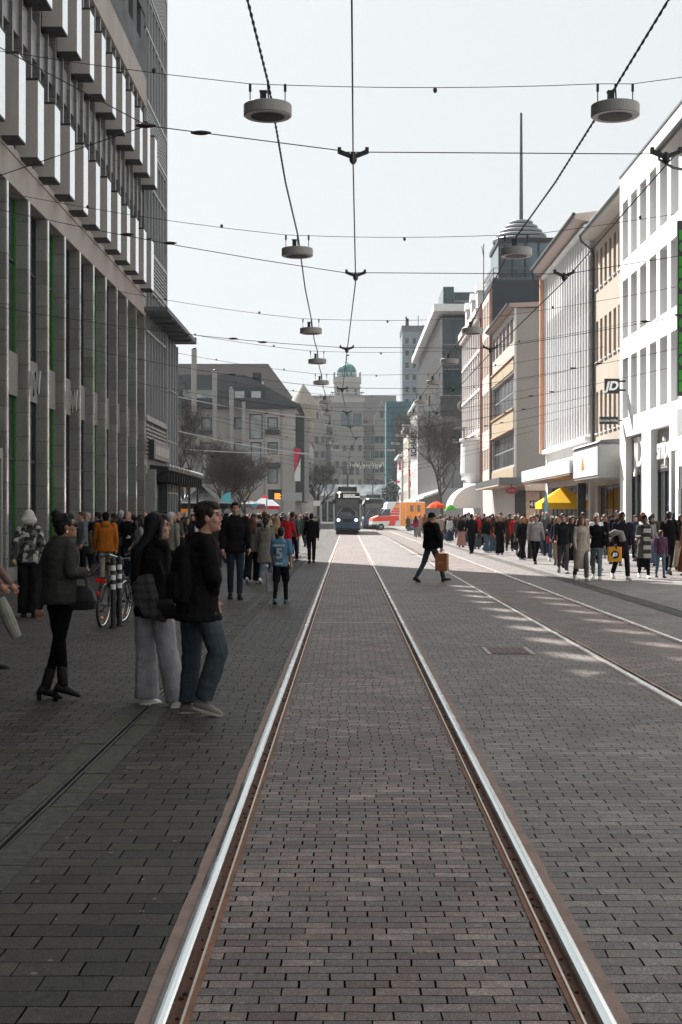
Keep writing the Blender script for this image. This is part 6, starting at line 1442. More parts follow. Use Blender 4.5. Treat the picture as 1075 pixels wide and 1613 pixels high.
        out['hat' if hair in ('beanie', 'cap') else 'headscarf' if hair == 'scarf' else 'hair'] = voxel_union(g, 'hair', .008 if hero else .012, 1, [cloth if hair in ('beanie', 'cap', 'scarf') else hairm], .004 if hair not in ('beanie', 'cap', 'scarf') else 0, 38)
        if strands.v:
            hm_ = out['hair']; sm_ = strands.mesh('strands', [hairm], smooth=True); SCRAP.append(sm_); bm = bmesh.new(); bm.from_mesh(hm_); bm.from_mesh(sm_); bm.to_mesh(hm_); bm.free()
    # ---- upper garment
    g = MB(); p = puff
    hm = hem if hem is not None else {'jacket': .84, 'sweater': .88, 'tee': .86, 'coat': .58, 'longcoat': .36}[top]
    zs = []
    if hm < .8:
        zs += [(hm, .205 + p, .165 + p, .0), (hm + .06, .205 + p, .16 + p, 0), (.80, .190 + p, .145 + p, 0)]
    else: zs += [(hm, .172 + p, .125 + p, 0), (hm + .04, .180 + p, .132 + p, 0)]
    zs += [(.98, .172 + p, .128 + p, 0), (1.08, (.155 + p) * F_, .122 + p, 0), (1.2, (.170 + p) * F_, .130 + p, .005), (1.32, (.184 + p) * F_, .136 + p, .008), (1.41, (.178 + p * .6) * F_, .108 + p * .5, 0), (1.465, .105, .080, 0), (1.50, .072, .070, .004)]
    trunk(g, zs)
    for i in (0, 1):
        g.cap(sh[i] * .96 + nb * .04, EL[i], (.068 + p * .6) * s * F_, (.056 + p * .5) * s * F_, 12)
        if sleeve == 'long': g.cap(EL[i], WR[i] - (WR[i] - EL[i]).normalized() * .012, (.056 + p * .5) * s * F_, (.042 + p * .35) * s, 12)
    if top != 'tee': g.tube([nb + Vector((0, 0, -.01)), nb + Vector((0, 0, .052 * s)), nb + RZ @ Vector((0, .01, .085 * s))], [.09 * s, .075 * s, .066 * s], 14)
    if hood: g.ell(nb + RZ @ Vector((0, -.095 * s, .035 * s)), (.115 * s, .06 * s, .085 * s), 12, 8, 0, RZ)
    out[{'jacket': 'jacket', 'sweater': 'sweater', 'tee': 'shirt', 'coat': 'coat', 'longcoat': 'coat'}[top]] = voxel_union(g, 'top', min(vox, .011) if hero else vox, 2, [cloth], wr, 8)
    # ---- lower garment
    g = MB(); ra = {'trousers': (.093, .070, .058), 'jeans': (.090, .064, .052), 'wide': (.104, .098, .112), 'baggy': (.102, .086, .078), 'skinny': (.086, .057, .044), 'shorts': (.098, .092, .09), 'skirt': (.09, .06, .05)}[bottom]
    if bottom == 'skirt':
        mid = (HIP[0] + HIP[1]) / 2; g.rings([(Vector((mid.x, mid.y, z * s)), rx * s, ry * s, yw) for z, rx, ry in ((.10, .30, .27), (.3, .27, .24), (.6, .22, .19), (.85, .185, .14), (.98, .150, .115))], 20)
    else:
        trunk(g, [(.83, .12, .10, 0), (.88, .168, .122, -.004), (.95, .168, .120, 0), (1.02, .150, .110, 0)])
        for i in (0, 1):
            if bottom == 'shorts': g.cap(HIP[i], HIP[i].lerp(KN[i], .86), ra[0] * s, ra[1] * s, 12)
            else:
                d = (AN[i] - KN[i]); e = AN[i] - d * (.02 if bottom != 'wide' else -.06) - Vector((0, 0, .0)); g.cap(HIP[i], KN[i], ra[0] * s, ra[1] * s, 12); g.tube([KN[i] - d * .05, KN[i], KN[i].lerp(e, .5), e], [ra[1] * s * .97, ra[1] * s, (ra[1] + ra[2]) / 2 * s, ra[2] * s], 14)
    out['skirt' if bottom == 'skirt' else 'shorts' if bottom == 'shorts' else 'trousers'] = voxel_union(g, 'bottom', min(vox, .011) if hero else vox, 2, [cloth], wr * .9, 7)
    # ---- shoes
    for i in (0, 1):
        g = MB(); sec = [(-.068, .022, .045), (-.052, .035, .085), (-.01, .040, .100), (.045, .043, .078), (.105, .049, .056), (.155, .043, .044), (.188, .022, .028)]; n = 10; k0 = 0
        fy = yw if foot_yaw is None else R(foot_yaw[i]); FM = Matrix.Rotation(fy + R((5 if i == 0 else -5)), 3, 'Z'); pr = R(fp[i]); P = Matrix.Rotation(pr, 3, 'X')
        for y, w, hh in sec:
            for j in range(n):
                a = 2 * math.pi * j / n; ca, sa = math.cos(a), math.sin(a); z = hh * (.5 + .5 * sa) if sa > -.35 else 0.0
                v = Vector((math.copysign(abs(ca) ** .8, ca) * w, y, max(z, 0) - sole_h)); v = FM @ (P @ (v * s)); g.v.append(tuple(AN[i] + v))
        for q in range(len(sec) - 1):
            for j in range(n):
                a = q * n + j; b2 = q * n + (j + 1) % n; g.f.append((a, b2, b2 + n, a + n)); g.m.append(0)
        g.f.append(tuple(range(n))); g.f.append(tuple((len(sec) - 1) * n + j for j in range(n))); g.m += [0, 0]
        if heels:
            hv = AN[i] + FM @ (P @ (Vector((0, -.045, -sole_h)) * s)); g.tube([hv + Vector((0, 0, .02)), hv - Vector((0, 0, .02)), Vector((hv.x, hv.y, .0))], [.028, .022, .020], 8)
            g.cap(AN[i], AN[i] + (KN[i] - AN[i]) * .32, .050 * s, .053 * s, 12)
        out.setdefault('shoe', []).append(g.mesh('shoe', [leather], smooth=True))
        if sole and not heels:
            q = MB(); o1 = []; o0 = []
            for y, w in ((-.072, .016), (-.06, .034), (-.01, .042), (.05, .046), (.105, .052), (.16, .046), (.192, .020)): o1.append((w, y))
            ol = o1 + [(-w, y) for w, y in reversed(o1)]
            for z in (-sole_h - .006, -sole_h + .016):
                for x, y in ol: q.v.append(tuple(AN[i] + FM @ (P @ (Vector((x, y, z)) * s))))
            m_ = len(ol); q.f.append(tuple(range(m_))); q.f.append(tuple(range(m_, 2 * m_))); q.m += [0, 0]
            for j in range(m_): q.f.append((j, (j + 1) % m_, (j + 1) % m_ + m_, j + m_)); q.m.append(0)
            out.setdefault('sole', []).append(q.mesh('sole', [leather]))
    out['_j'] = dict(hip=HIP, knee=KN, ankle=AN, shoulder=sh, elbow=EL, wrist=WR, head=HC, HR=HR, nb=nb, s=s, RZ=RZ)
    return out
UPPER = ('jacket', 'sweater', 'shirt', 'coat'); LOWER = ('trousers', 'skirt', 'shorts'); HEADW = ('hair', 'hat', 'headscarf')
def spawn(fig, loc, rz, label, group=None, skin=(.40, .235, .165), hair=(.02, .014, .011), top=(.015, .015, .017), bottom=(.02, .02, .024), shoes=(.03, .03, .03), sole=None, scale=1.0):
    t = thing('person', label, 'person', (loc[0], loc[1], 0.0), group); t.rotation_euler = (0, 0, rz); t.scale = (scale,) * 3
    shoe_objs = []
    for k, me in fig.items():
        if k[0] == '_': continue
        for q, mm in enumerate(me if isinstance(me, list) else [me]):
            o = bpy.data.objects.new(k, mm); COL.objects.link(o)
            c = skin if k == 'body' else hair if k in HEADW else top if k in UPPER else bottom if k in LOWER else (sole or shoes) if k == 'sole' else shoes
            o.color = (*c, 1)
            if k == 'sole': o.parent = shoe_objs[q]
            else: o.parent = t
            if k == 'shoe': shoe_objs.append(o)
            o['root'] = tuple(t['root'])
    return t
def child(t, name, mb, mats, smooth=True, color=None, wrap=None):
    """extra part given in the person's own coordinates"""
    me = mb.mesh(name, mats, smooth=smooth); o = bpy.data.objects.new(name, me); COL.objects.link(o); o.parent = t; o['root'] = tuple(t['root'])
    if color: o.color = (*color, 1)
    return o
def item(name, label, cat, mb_parts, loc, rz=0.0, group=None):
    """a carried thing; its parts are given relative to loc"""
    t = thing(name, label, cat, loc, group); t.rotation_euler = (0, 0, rz)
    for nm, mb, mat, col in mb_parts:
        o = bpy.data.objects.new(nm, mb.mesh(nm, [mat])); COL.objects.link(o); o.parent = t; o.color = (*(col or (.02, .02, .02)), 1)
    return t
BLACK = (.010, .010, .012); CHAR = (.028, .028, .031); GREY = (.12, .12, .125); LGREY = (.30, .30, .30); WHITE = (.62, .62, .62); NAVY = (.018, .024, .045); BEIGE = (.34, .28, .22); BROWN = (.12, .066, .04)
OLIVE = (.075, .075, .05); RED = (.45, .02, .025); PINK = (.50, .14, .16); RUST = (.26, .07, .022); JEAN = (.075, .115, .165); DJEAN = (.026, .036, .055); LJEAN = (.16, .22, .28); KHAKI = (.20, .165, .12); GREEN = (.03, .08, .06)
H_BLACK = (.010, .008, .008); H_DARK = (.022, .014, .010); H_BROWN = (.07, .036, .02); H_BLOND = (.30, .19, .10); H_GREY = (.30, .29, .28); H_RED = (.16, .05, .025)
SK1 = (.36, .19, .13); SK2 = (.28, .145, .095); SK3 = (.10, .05, .033); SK4 = (.40, .215, .16)

# ---------------- the three people in the left foreground
YA = 12.93; ax = px(92, YA); pA = lambda x, y, d=0.0: (px(x, YA) - ax, d, pz(y, YA))
figA = figure(1.70, True, -52, hair='bun', top='sweater', bottom='skinny', vox=.011, puff=.022, hem=.86, wr=.011, hero=True, heels=True, head=(-16, -4), foot_yaw=(-62, -68), foot_pitch=(-16, -16),
    over=dict(hipL=pA(84, 940, .03), hipR=pA(106, 940, -.02), kneeL=pA(92, 1004, .05), kneeR=pA(96.5, 1004, -.03), ankleL=pA(70.5, 1082, .06), ankleR=pA(101, 1076, -.04),
        shoulderL=pA(78, 862, .10), shoulderR=pA(113, 862, -.10), elbowL=pA(60, 912, .08), elbowR=pA(117, 901, -.16), wristL=pA(57.5, 957, .10), wristR=pA(131, 902, .06), head=pA(104, 829, .0)))
tA = spawn(figA, (ax, YA), 0, 'woman in grey sweater, black leggings and heeled boots, hair tied up, looking at phone', None, SK2, H_BLACK, (.040, .040, .036), (.004, .004, .005), (.006, .006, .007))
j = figA['_j']; HC, HR = j['head'], j['HR']; hh = lambda x, y, z: tuple(HC + HR @ Vector((x, y, z)))
m = MB(); m.tube([hh(-.075, -.01, .012), hh(-.072, .06, .014), hh(-.055, .088, .014), hh(0, .100, .016), hh(.055, .088, .014), hh(.072, .06, .014), hh(.075, -.01, .012)], [.004] * 7, 6)
for sx in (-1, 1): m.ell(hh(sx * .033, .092, .008), (.028, .012, .022), 10, 6, 0, HR)
child(tA, 'sunglasses', m, [surf('lens_black', (.006, .006, .007), .12, .1)])
m = MB(); m.ell(hh(.082, -.006, -.050), (.010, .010, .014), 8, 6); child(tA, 'earring', m, [surf('earring_pearl', (.7, .68, .62), .25, .05)])
W = j['wrist'][1]; 
ph = MB(); ph.box(-.036, .036, -.005, .005, -.07, .07); item('mobile_phone', 'dark mobile phone held in front of the woman in grey sweater', 'phone', [('case', ph, surf('phone_black', (.012, .012, .014), .2, .1), None)], (ax + W.x + .075, YA + W.y + .06, W.z + .035), R(25)).rotation_euler = (R(-55), 0, R(-30))
hb = MB(); hb.rings([((0, 0, z), rx, ry, 0, .7) for z, rx, ry in ((-.135, .10, .05), (-.125, .150, .072), (-.05, .165, .080), (.04, .130, .055), (.085, .085, .028))], 20)
hd = MB(); hd.tube([(-.075, .0, .07), (-.06, 0, .15), (0, 0, .205), (.06, 0, .15), (.075, .0, .07)], .010, 8)
item('handbag', 'black leather handbag hanging from the forearm of the woman in grey sweater', 'handbag', [('bag_body', hb, leather, (.014, .014, .015)), ('handle', hd, leather, (.014, .014, .015))], (px(126, YA) , YA - .02, pz(937, YA)), R(-12))

YB = 12.6; bx = px(242, YB); pB = lambda x, y, d=0.0: (px(x, YB) - bx, d, pz(y, YB))
figB = figure(1.72, True, -42, hair='long', hairlen=.62, top='jacket', bottom='wide', vox=.011, puff=.018, hem=.80, wr=.012, hero=True, head=(-32, 0), foot_yaw=(-40, -60), foot_pitch=(-6, 0),
    over=dict(hipL=pB(228, 948, .02), hipR=pB(255, 948, -.02), kneeL=pB(229, 1020, .05), kneeR=pB(266, 1022, -.10), ankleL=pB(231, 1096, .04), ankleR=pB(283, 1096, -.15),
        shoulderL=pB(224, 860, .1), shoulderR=pB(258, 860, -.08), elbowL=pB(216, 905, .12), elbowR=pB(262, 905, .02), wristL=pB(222, 945, .22), wristR=pB(275, 915, .2), head=pB(250, 830, .0)))
tB = spawn(figB, (bx, YB), 0, 'woman with long black hair, black jacket and wide light grey trousers walking beside the man', None, SK1, (.006, .005, .006), (.008, .008, .009), (.29, .28, .30), (.52, .52, .50), WHITE)
plaid = new_mat('plaid_scarf'); m_, nt, b = plaid; p = NPOS(nt); sp_ = nt.nodes.new('ShaderNodeSeparateXYZ'); nt.links.new(p, sp_.inputs[0])
st1 = NM(nt, 'LESS_THAN', NM(nt, 'FRACT', NM(nt, 'MULTIPLY', sp_.outputs[2], 14)), .42); st2 = NM(nt, 'LESS_THAN', NM(nt, 'FRACT', NM(nt, 'MULTIPLY', NM(nt, 'ADD', sp_.outputs[0], sp_.outputs[1]), 12)), .42)
nt.links.new(NMIX(nt, NM(nt, 'MULTIPLY', NM(nt, 'ADD', st1, st2), .5), (.05, .05, .05), (.014, .014, .015)), b.inputs['Base Color']); b.inputs['Roughness'].default_value = .9; plaid = m_
g = MB(); g.tube([pB(221, 915, -.14), pB(226, 948, -.17), pB(240, 962, -.20), pB(262, 968, -.19), pB(276, 955, -.1)], [.05, .055, .062, .06, .04], 12, 0, (1, .7)); g.tube([pB(232, 905, -.15), pB(240, 940, -.19), pB(250, 968, -.2)], [.075, .085, .05], 12, 0, (1, .45))
o = child(tB, 'tied_shirt', MB(), [plaid]); o.data = voxel_union(g, 'tied_shirt', .011, 6, [plaid], .008, 9)
g = MB(); g.rings([(Vector(pB(252, y, -.17)), rx, ry, R(-20), .7) for y, rx, ry in ((972, .15, .02), (967, .19, .035), (952, .19, .04), (943, .16, .025))], 16)
hd = MB()
bag = item('shoulder_bag', 'dark shoulder bag slung low behind the long haired woman', 'bag', [('bag_body', MB(), leather, None)], (bx, YB, 0)); bag.children[0].data = g.mesh('bag_body', [leather], smooth=True); bag.children[0].color = (.012, .012, .013, 1)
g = MB(); g.tube([pB(272, 962, -.17), pB(262, 905, -.16), pB(250, 868, -.12), pB(240, 862, .0)], .014, 6, 0, (1, .4)); s_ = bpy.data.objects.new('strap', g.mesh('strap', [leather])); COL.objects.link(s_); s_.parent = bag; s_.color = (.012, .012, .013, 1)

YC = 12.0; cx0 = px(318, YC); pC = lambda x, y, d=0.0: (px(x, YC) - cx0, d, pz(y, YC))
figC = figure(1.82, False, -68, hair='quiff', top='jacket', bottom='baggy', vox=.011, puff=.030, hem=.79, wr=.013, hero=True, head=(-28, -2), foot_yaw=(-74, -82), foot_pitch=(-4, -17), hood=False,
    over=dict(hipL=pC(300, 950, .07), hipR=pC(322, 950, -.08), kneeL=pC(301, 1030, .10), kneeR=pC(346, 1024, -.12), ankleL=pC(294, 1110, .10), ankleR=pC(322, 1100, -.10),
        shoulderL=pC(306, 856, .19), shoulderR=pC(330, 858, -.17), elbowL=pC(318, 905, .24), elbowR=pC(340, 908, -.20), wristL=pC(332, 945, .2), wristR=pC(337, 934, -.08), head=pC(330, 815, .0)))
tC = spawn(figC, (cx0, YC), 0, 'young man with dark hair and moustache, black jacket, blue jeans and backpack, walking right', None, SK4, H_DARK, (.008, .008, .009), (.043, .056, .066), (.13, .125, .115), (.30, .29, .26))
j = figC['_j']; HC, HR = j['head'], j['HR']; hh = lambda x, y, z: tuple(HC + HR @ (Vector((x, y, z)) * 1.04))
m = MB(); m.tube([hh(-.026, .080, -.047), hh(-.010, .090, -.041), hh(.010, .090, -.041), hh(.026, .080, -.047)], [.003, .005, .005, .003], 6); child(tC, 'moustache', m, [hairm], color=H_DARK)
RZ = Matrix.Rotation(R(-68), 3, 'Z')
g = MB(); g.rings([((0, -.10, z), rx, ry, 0, .6) for z, rx, ry in ((-.27, .10, .06), (-.25, .150, .095), (-.1, .165, .115), (.08, .160, .105), (.2, .130, .075), (.235, .09, .045))], 22)
g.rings([((0, -.205, z), rx, ry, 0, .6) for z, rx, ry in ((-.22, .09, .02), (-.2, .120, .045), (-.06, .125, .05), (.0, .10, .03))], 18)
s1 = MB(); s1.tube([(-.0, -.09, .225), (0, -.10, .275), (0, -.13, .275), (0, -.14, .22)], .010, 6)
s2 = MB()
for sx in (-.11, .11): s2.tube([(sx, -.03, .2), (sx, .08, .27), (sx * 1.15, .17, .16), (sx * 1.3, .14, -.08), (sx * 1.2, .02, -.2)], .017, 6, 0, (1.3, .4))
pk_ = voxel_union(g, 'pack', .010, 4, [cloth], .006, 8)
s3 = MB(); s3.tube([(.09, -.06, -.25), (.07, -.1, -.36), (.06, -.12, -.40)], .012, 5, 0, (1, .4))
bpk = item('backpack', 'black backpack on the back of the young man in blue jeans', 'backpack', [('pack', g, cloth, (.009, .009, .010)), ('handle', s1, cloth, (.012, .012, .012)), ('shoulder_strap', s2, cloth, (.010, .010, .010)), ('loose_strap', s3, cloth, (.008, .008, .008))], (px(311, YC), YC + .0, pz(902, YC)), R(-68))
[c for c in COL.objects if c.parent == bpk and c.name.startswith('pack')][0].data = pk_

# ---------------- people a little further away on the left
patch = new_mat('patchwork_print'); m_, nt, b = patch; v = nt.nodes.new('ShaderNodeTexVoronoi'); v.distance = 'CHEBYCHEV'; v.inputs['Scale'].default_value = 13; nt.links.new(NPOS(nt), v.inputs['Vector']); sc_ = nt.nodes.new('ShaderNodeSeparateColor'); nt.links.new(v.outputs['Color'], sc_.inputs[0])
nt.links.new(NRAMP(nt, sc_.outputs[0], [(0, (.012, .012, .012)), (.45, (.02, .02, .02)), (.5, (.09, .09, .085)), (.72, (.10, .10, .09)), (.76, (.32, .31, .28)), (1, (.34, .33, .30))]), b.inputs['Base Color']); nt.nodes[[n.name for n in nt.nodes if n.type == 'VALTORGB'][0]].color_ramp.interpolation = 'CONSTANT'; b.inputs['Roughness'].default_value = .85; patch = m_
def px_spawn(fx, fy, fig, rz, label, **k):
    Y = F * EYE / (fy - VY); return spawn(fig, (px(fx, Y), Y), rz, label, **k), Y
figD = figure(1.76, True, 12, legs=(3, 2, -3, 4), arms=(-22, -8, -20, 60), abd=(14, 14), hair='bob', top='sweater', bottom='wide', vox=.014, wr=.008, hero=True, puff=.02,
    over=dict())
j = figD['_j']; tD, Yd_ = px_spawn(46, 972, figD, 0, 'white haired woman in a black and white patchwork top, standing with hands behind her back', skin=SK1, hair=(.50, .49, .46), top=BLACK, bottom=(.010, .010, .011), shoes=BLACK)
for c in tD.children:
    if c.name.startswith('sweater'): c.data.materials[0] = patch
figM = figure(1.78, False, 0, legs=(2, 3, -3, 4), arms=(4, 14, 2, 12), hair='short', top='jacket', bottom='trousers', hood=True, vox=.015, wr=.008)
figMw = figure(1.80, False, 0, legs=(26, 12, -20.8, 24), arms=(-18, 14, 18, 22), hair='short', top='jacket', bottom='jeans', vox=.015, wr=.008)
figMw2 = figure(1.80, False, 0, legs=(-19.5, 24, 24.7, 9.6), arms=(16, 24, -16, 14), hair='short', top='jacket', bottom='trousers', vox=.015, wr=.008, puff=.012)
figMs = figure(1.78, False, 0, legs=(-13, 14.4, 18.2, 7.2), arms=(10, 40, -8, 14), hair='short', top='sweater', bottom='trousers', vox=.015, wr=.007)
figMc = figure(1.82, False, 0, legs=(22.1, 9.6, -18.2, 21.6), arms=(-12, 16, 12, 20), hair='short', top='coat', bottom='trousers', vox=.015, wr=.008)
figMp = figure(1.80, False, 0, legs=(-16.9, 21.6, 20.8, 7.2), arms=(8, 12, -10, 12), hair='cap', top='jacket', bottom='jeans', vox=.015, wr=.008, puff=.03, hood=True)
figMb = figure(1.78, False, 0, legs=(4, 4, -4, 6), arms=(8, 70, 6, 76), hair='bald', top='sweater', bottom='trousers', vox=.015, wr=.007)
figFw = figure(1.68, True, 0, legs=(22.1, 9.6, -18.2, 21.6), arms=(-14, 16, 14, 22), hair='long', top='jacket', bottom='jeans', vox=.014, wr=.007)
figFw2 = figure(1.68, True, 0, legs=(-16.9, 21.6, 22.1, 8.4), arms=(12, 24, -12, 16), hair='long', top='jacket', bottom='wide', vox=.014, wr=.007, hairlen=.34)
figFc = figure(1.70, True, 0, legs=(20.8, 8.4, -16.9, 20.4), arms=(-12, 14, 10, 18), hair='long', top='longcoat', bottom='trousers', vox=.014, wr=.007)
figFp = figure(1.67, True, 0, legs=(-15.6, 19.2, 20.8, 8.4), arms=(8, 24, -8, 26), hair='tail', top='coat', bottom='skinny', vox=.014, wr=.008, puff=.025, hood=True)
figFs = figure(1.66, True, 0, legs=(5, 5, -5, 6), arms=(6, 60, 4, 20), hair='bob', top='jacket', bottom='skirt', vox=.014, wr=.007)
figFh = figure(1.66, True, 0, legs=(13, 7.2, -10.4, 12), arms=(5, 30, -4, 24), hair='scarf', top='coat', bottom='skirt', vox=.014, wr=.007)
figFb = figure(1.70, True, 0, legs=(18.2, 8.4, -15.6, 19.2), arms=(-10, 40, 10, 84), hair='bun', top='sweater', bottom='jeans', vox=.014, wr=.007)
figFt = figure(1.66, True, 0, legs=(3, 3, -3, 4), arms=(4, 16, 6, 30), hair='long', top='coat', bottom='wide', vox=.014, wr=.007, hem=.72)
figK = figure(1.30, False, 0, legs=(15.6, 9.6, -13, 16.8), arms=(-8, 12, 8, 18), hair='short', top='sweater', bottom='jeans', vox=.013, wr=.006)
figBn = figure(1.72, True, 0, legs=(18.2, 8.4, -14.3, 16.8), arms=(6, 80, 6, 84), hair='beanie', top='coat', bottom='skinny', vox=.014, wr=.007)
# ---------------- individually described people
figA2 = figure(1.95, False, 0, legs=(3, 4, -6, 10), arms=(6, 16, 4, 12), hair='short', top='jacket', bottom='jeans', hood=True, vox=.015, wr=.008, puff=.015)
px_spawn(371, 944, figA2, R(188), 'very tall man in black hooded jacket and dark jeans behind the man with backpack', skin=SK4, hair=H_BLACK, top=BLACK, bottom=DJEAN, shoes=BLACK)
figBoy = figure(1.47, False, -12, legs=(-12, 14, 14, 8), arms=(10, 16, -6, 12), hair='short', top='tee', bottom='shorts', vox=.012, wr=.006, sleeve='short')
tBoy, Yb_ = px_spawn(443, 951, figBoy, 0, 'boy in light blue number 5 football shirt and black shorts, walking away', skin=SK1, hair=H_BLACK, top=(.10, .20, .30), bottom=BLACK, shoes=(.03, .12, .12))
j = figBoy['_j']; nb = j['nb']; fr_ = Matrix.Rotation(R(-12), 3, 'Z')
for nm, body, sz, dz in (('shirt_number', '5', .27, -.235),):
    o = text_part(nm, body, sz, Vector((tBoy.location.x, tBoy.location.y, 0)) + nb + fr_ @ Vector((.0, -.155, dz)), fr_ @ FRONT, surf('shirt_print', (.42, .48, .52), .7, .05), tBoy, .004, bold=.008)
m = MB(); bw = Vector((tBoy.location.x, tBoy.location.y, 0)) * 0
for dz, n in ((-.075, 8), (-.42, 5)):
    for k in range(n):
        p = nb + fr_ @ Vector(((k - (n - 1) / 2) * .03, -.158, dz)); m.box(p.x - .010, p.x + .010, p.y - .004, p.y + .006, p.z - .022, p.z + .022)
child(tBoy, 'shirt_lettering', m, [MATS['shirt_print']], False)
figLeg = MB()
for i in (0, 1): figLeg.cap(j['knee'][i].lerp(j['hip'][i], .3), j['ankle'][i], .053, .036, 10)
child(tBoy, 'leggings', figLeg, [cloth], color=BLACK)
W = j['wrist'][0]
def carrier(x, y, z, w, d, h, mat, col, label, nm='carrier_bag', rz=0, handle=None, cat='bag'):
    g = MB(); g.rings([((0, 0, -h), w / 2 * .94, d / 2, 0, .35), ((0, 0, -h * .5), w / 2, d / 2 * 1.05, 0, .35), ((0, 0, 0), w / 2, d / 2 * .8, 0, .35)], 20)
    hd = MB(); hd.tube([(-w * .22, 0, 0), (-w * .12, 0, .09), (0, 0, .12), (w * .12, 0, .09), (w * .22, 0, 0)], .007, 5)
    return item(nm, label, cat, [('bag_body', g, mat, col), ('handle', hd, mat, handle or col)], (x, y, z), rz)
carrier(tBoy.location.x + W.x - .03, Yb_ + W.y - .02, W.z - .20, .20, .10, .34, leather, (.42, .42, .43), 'white plastic bag carried by the boy in the football shirt', rz=R(20))
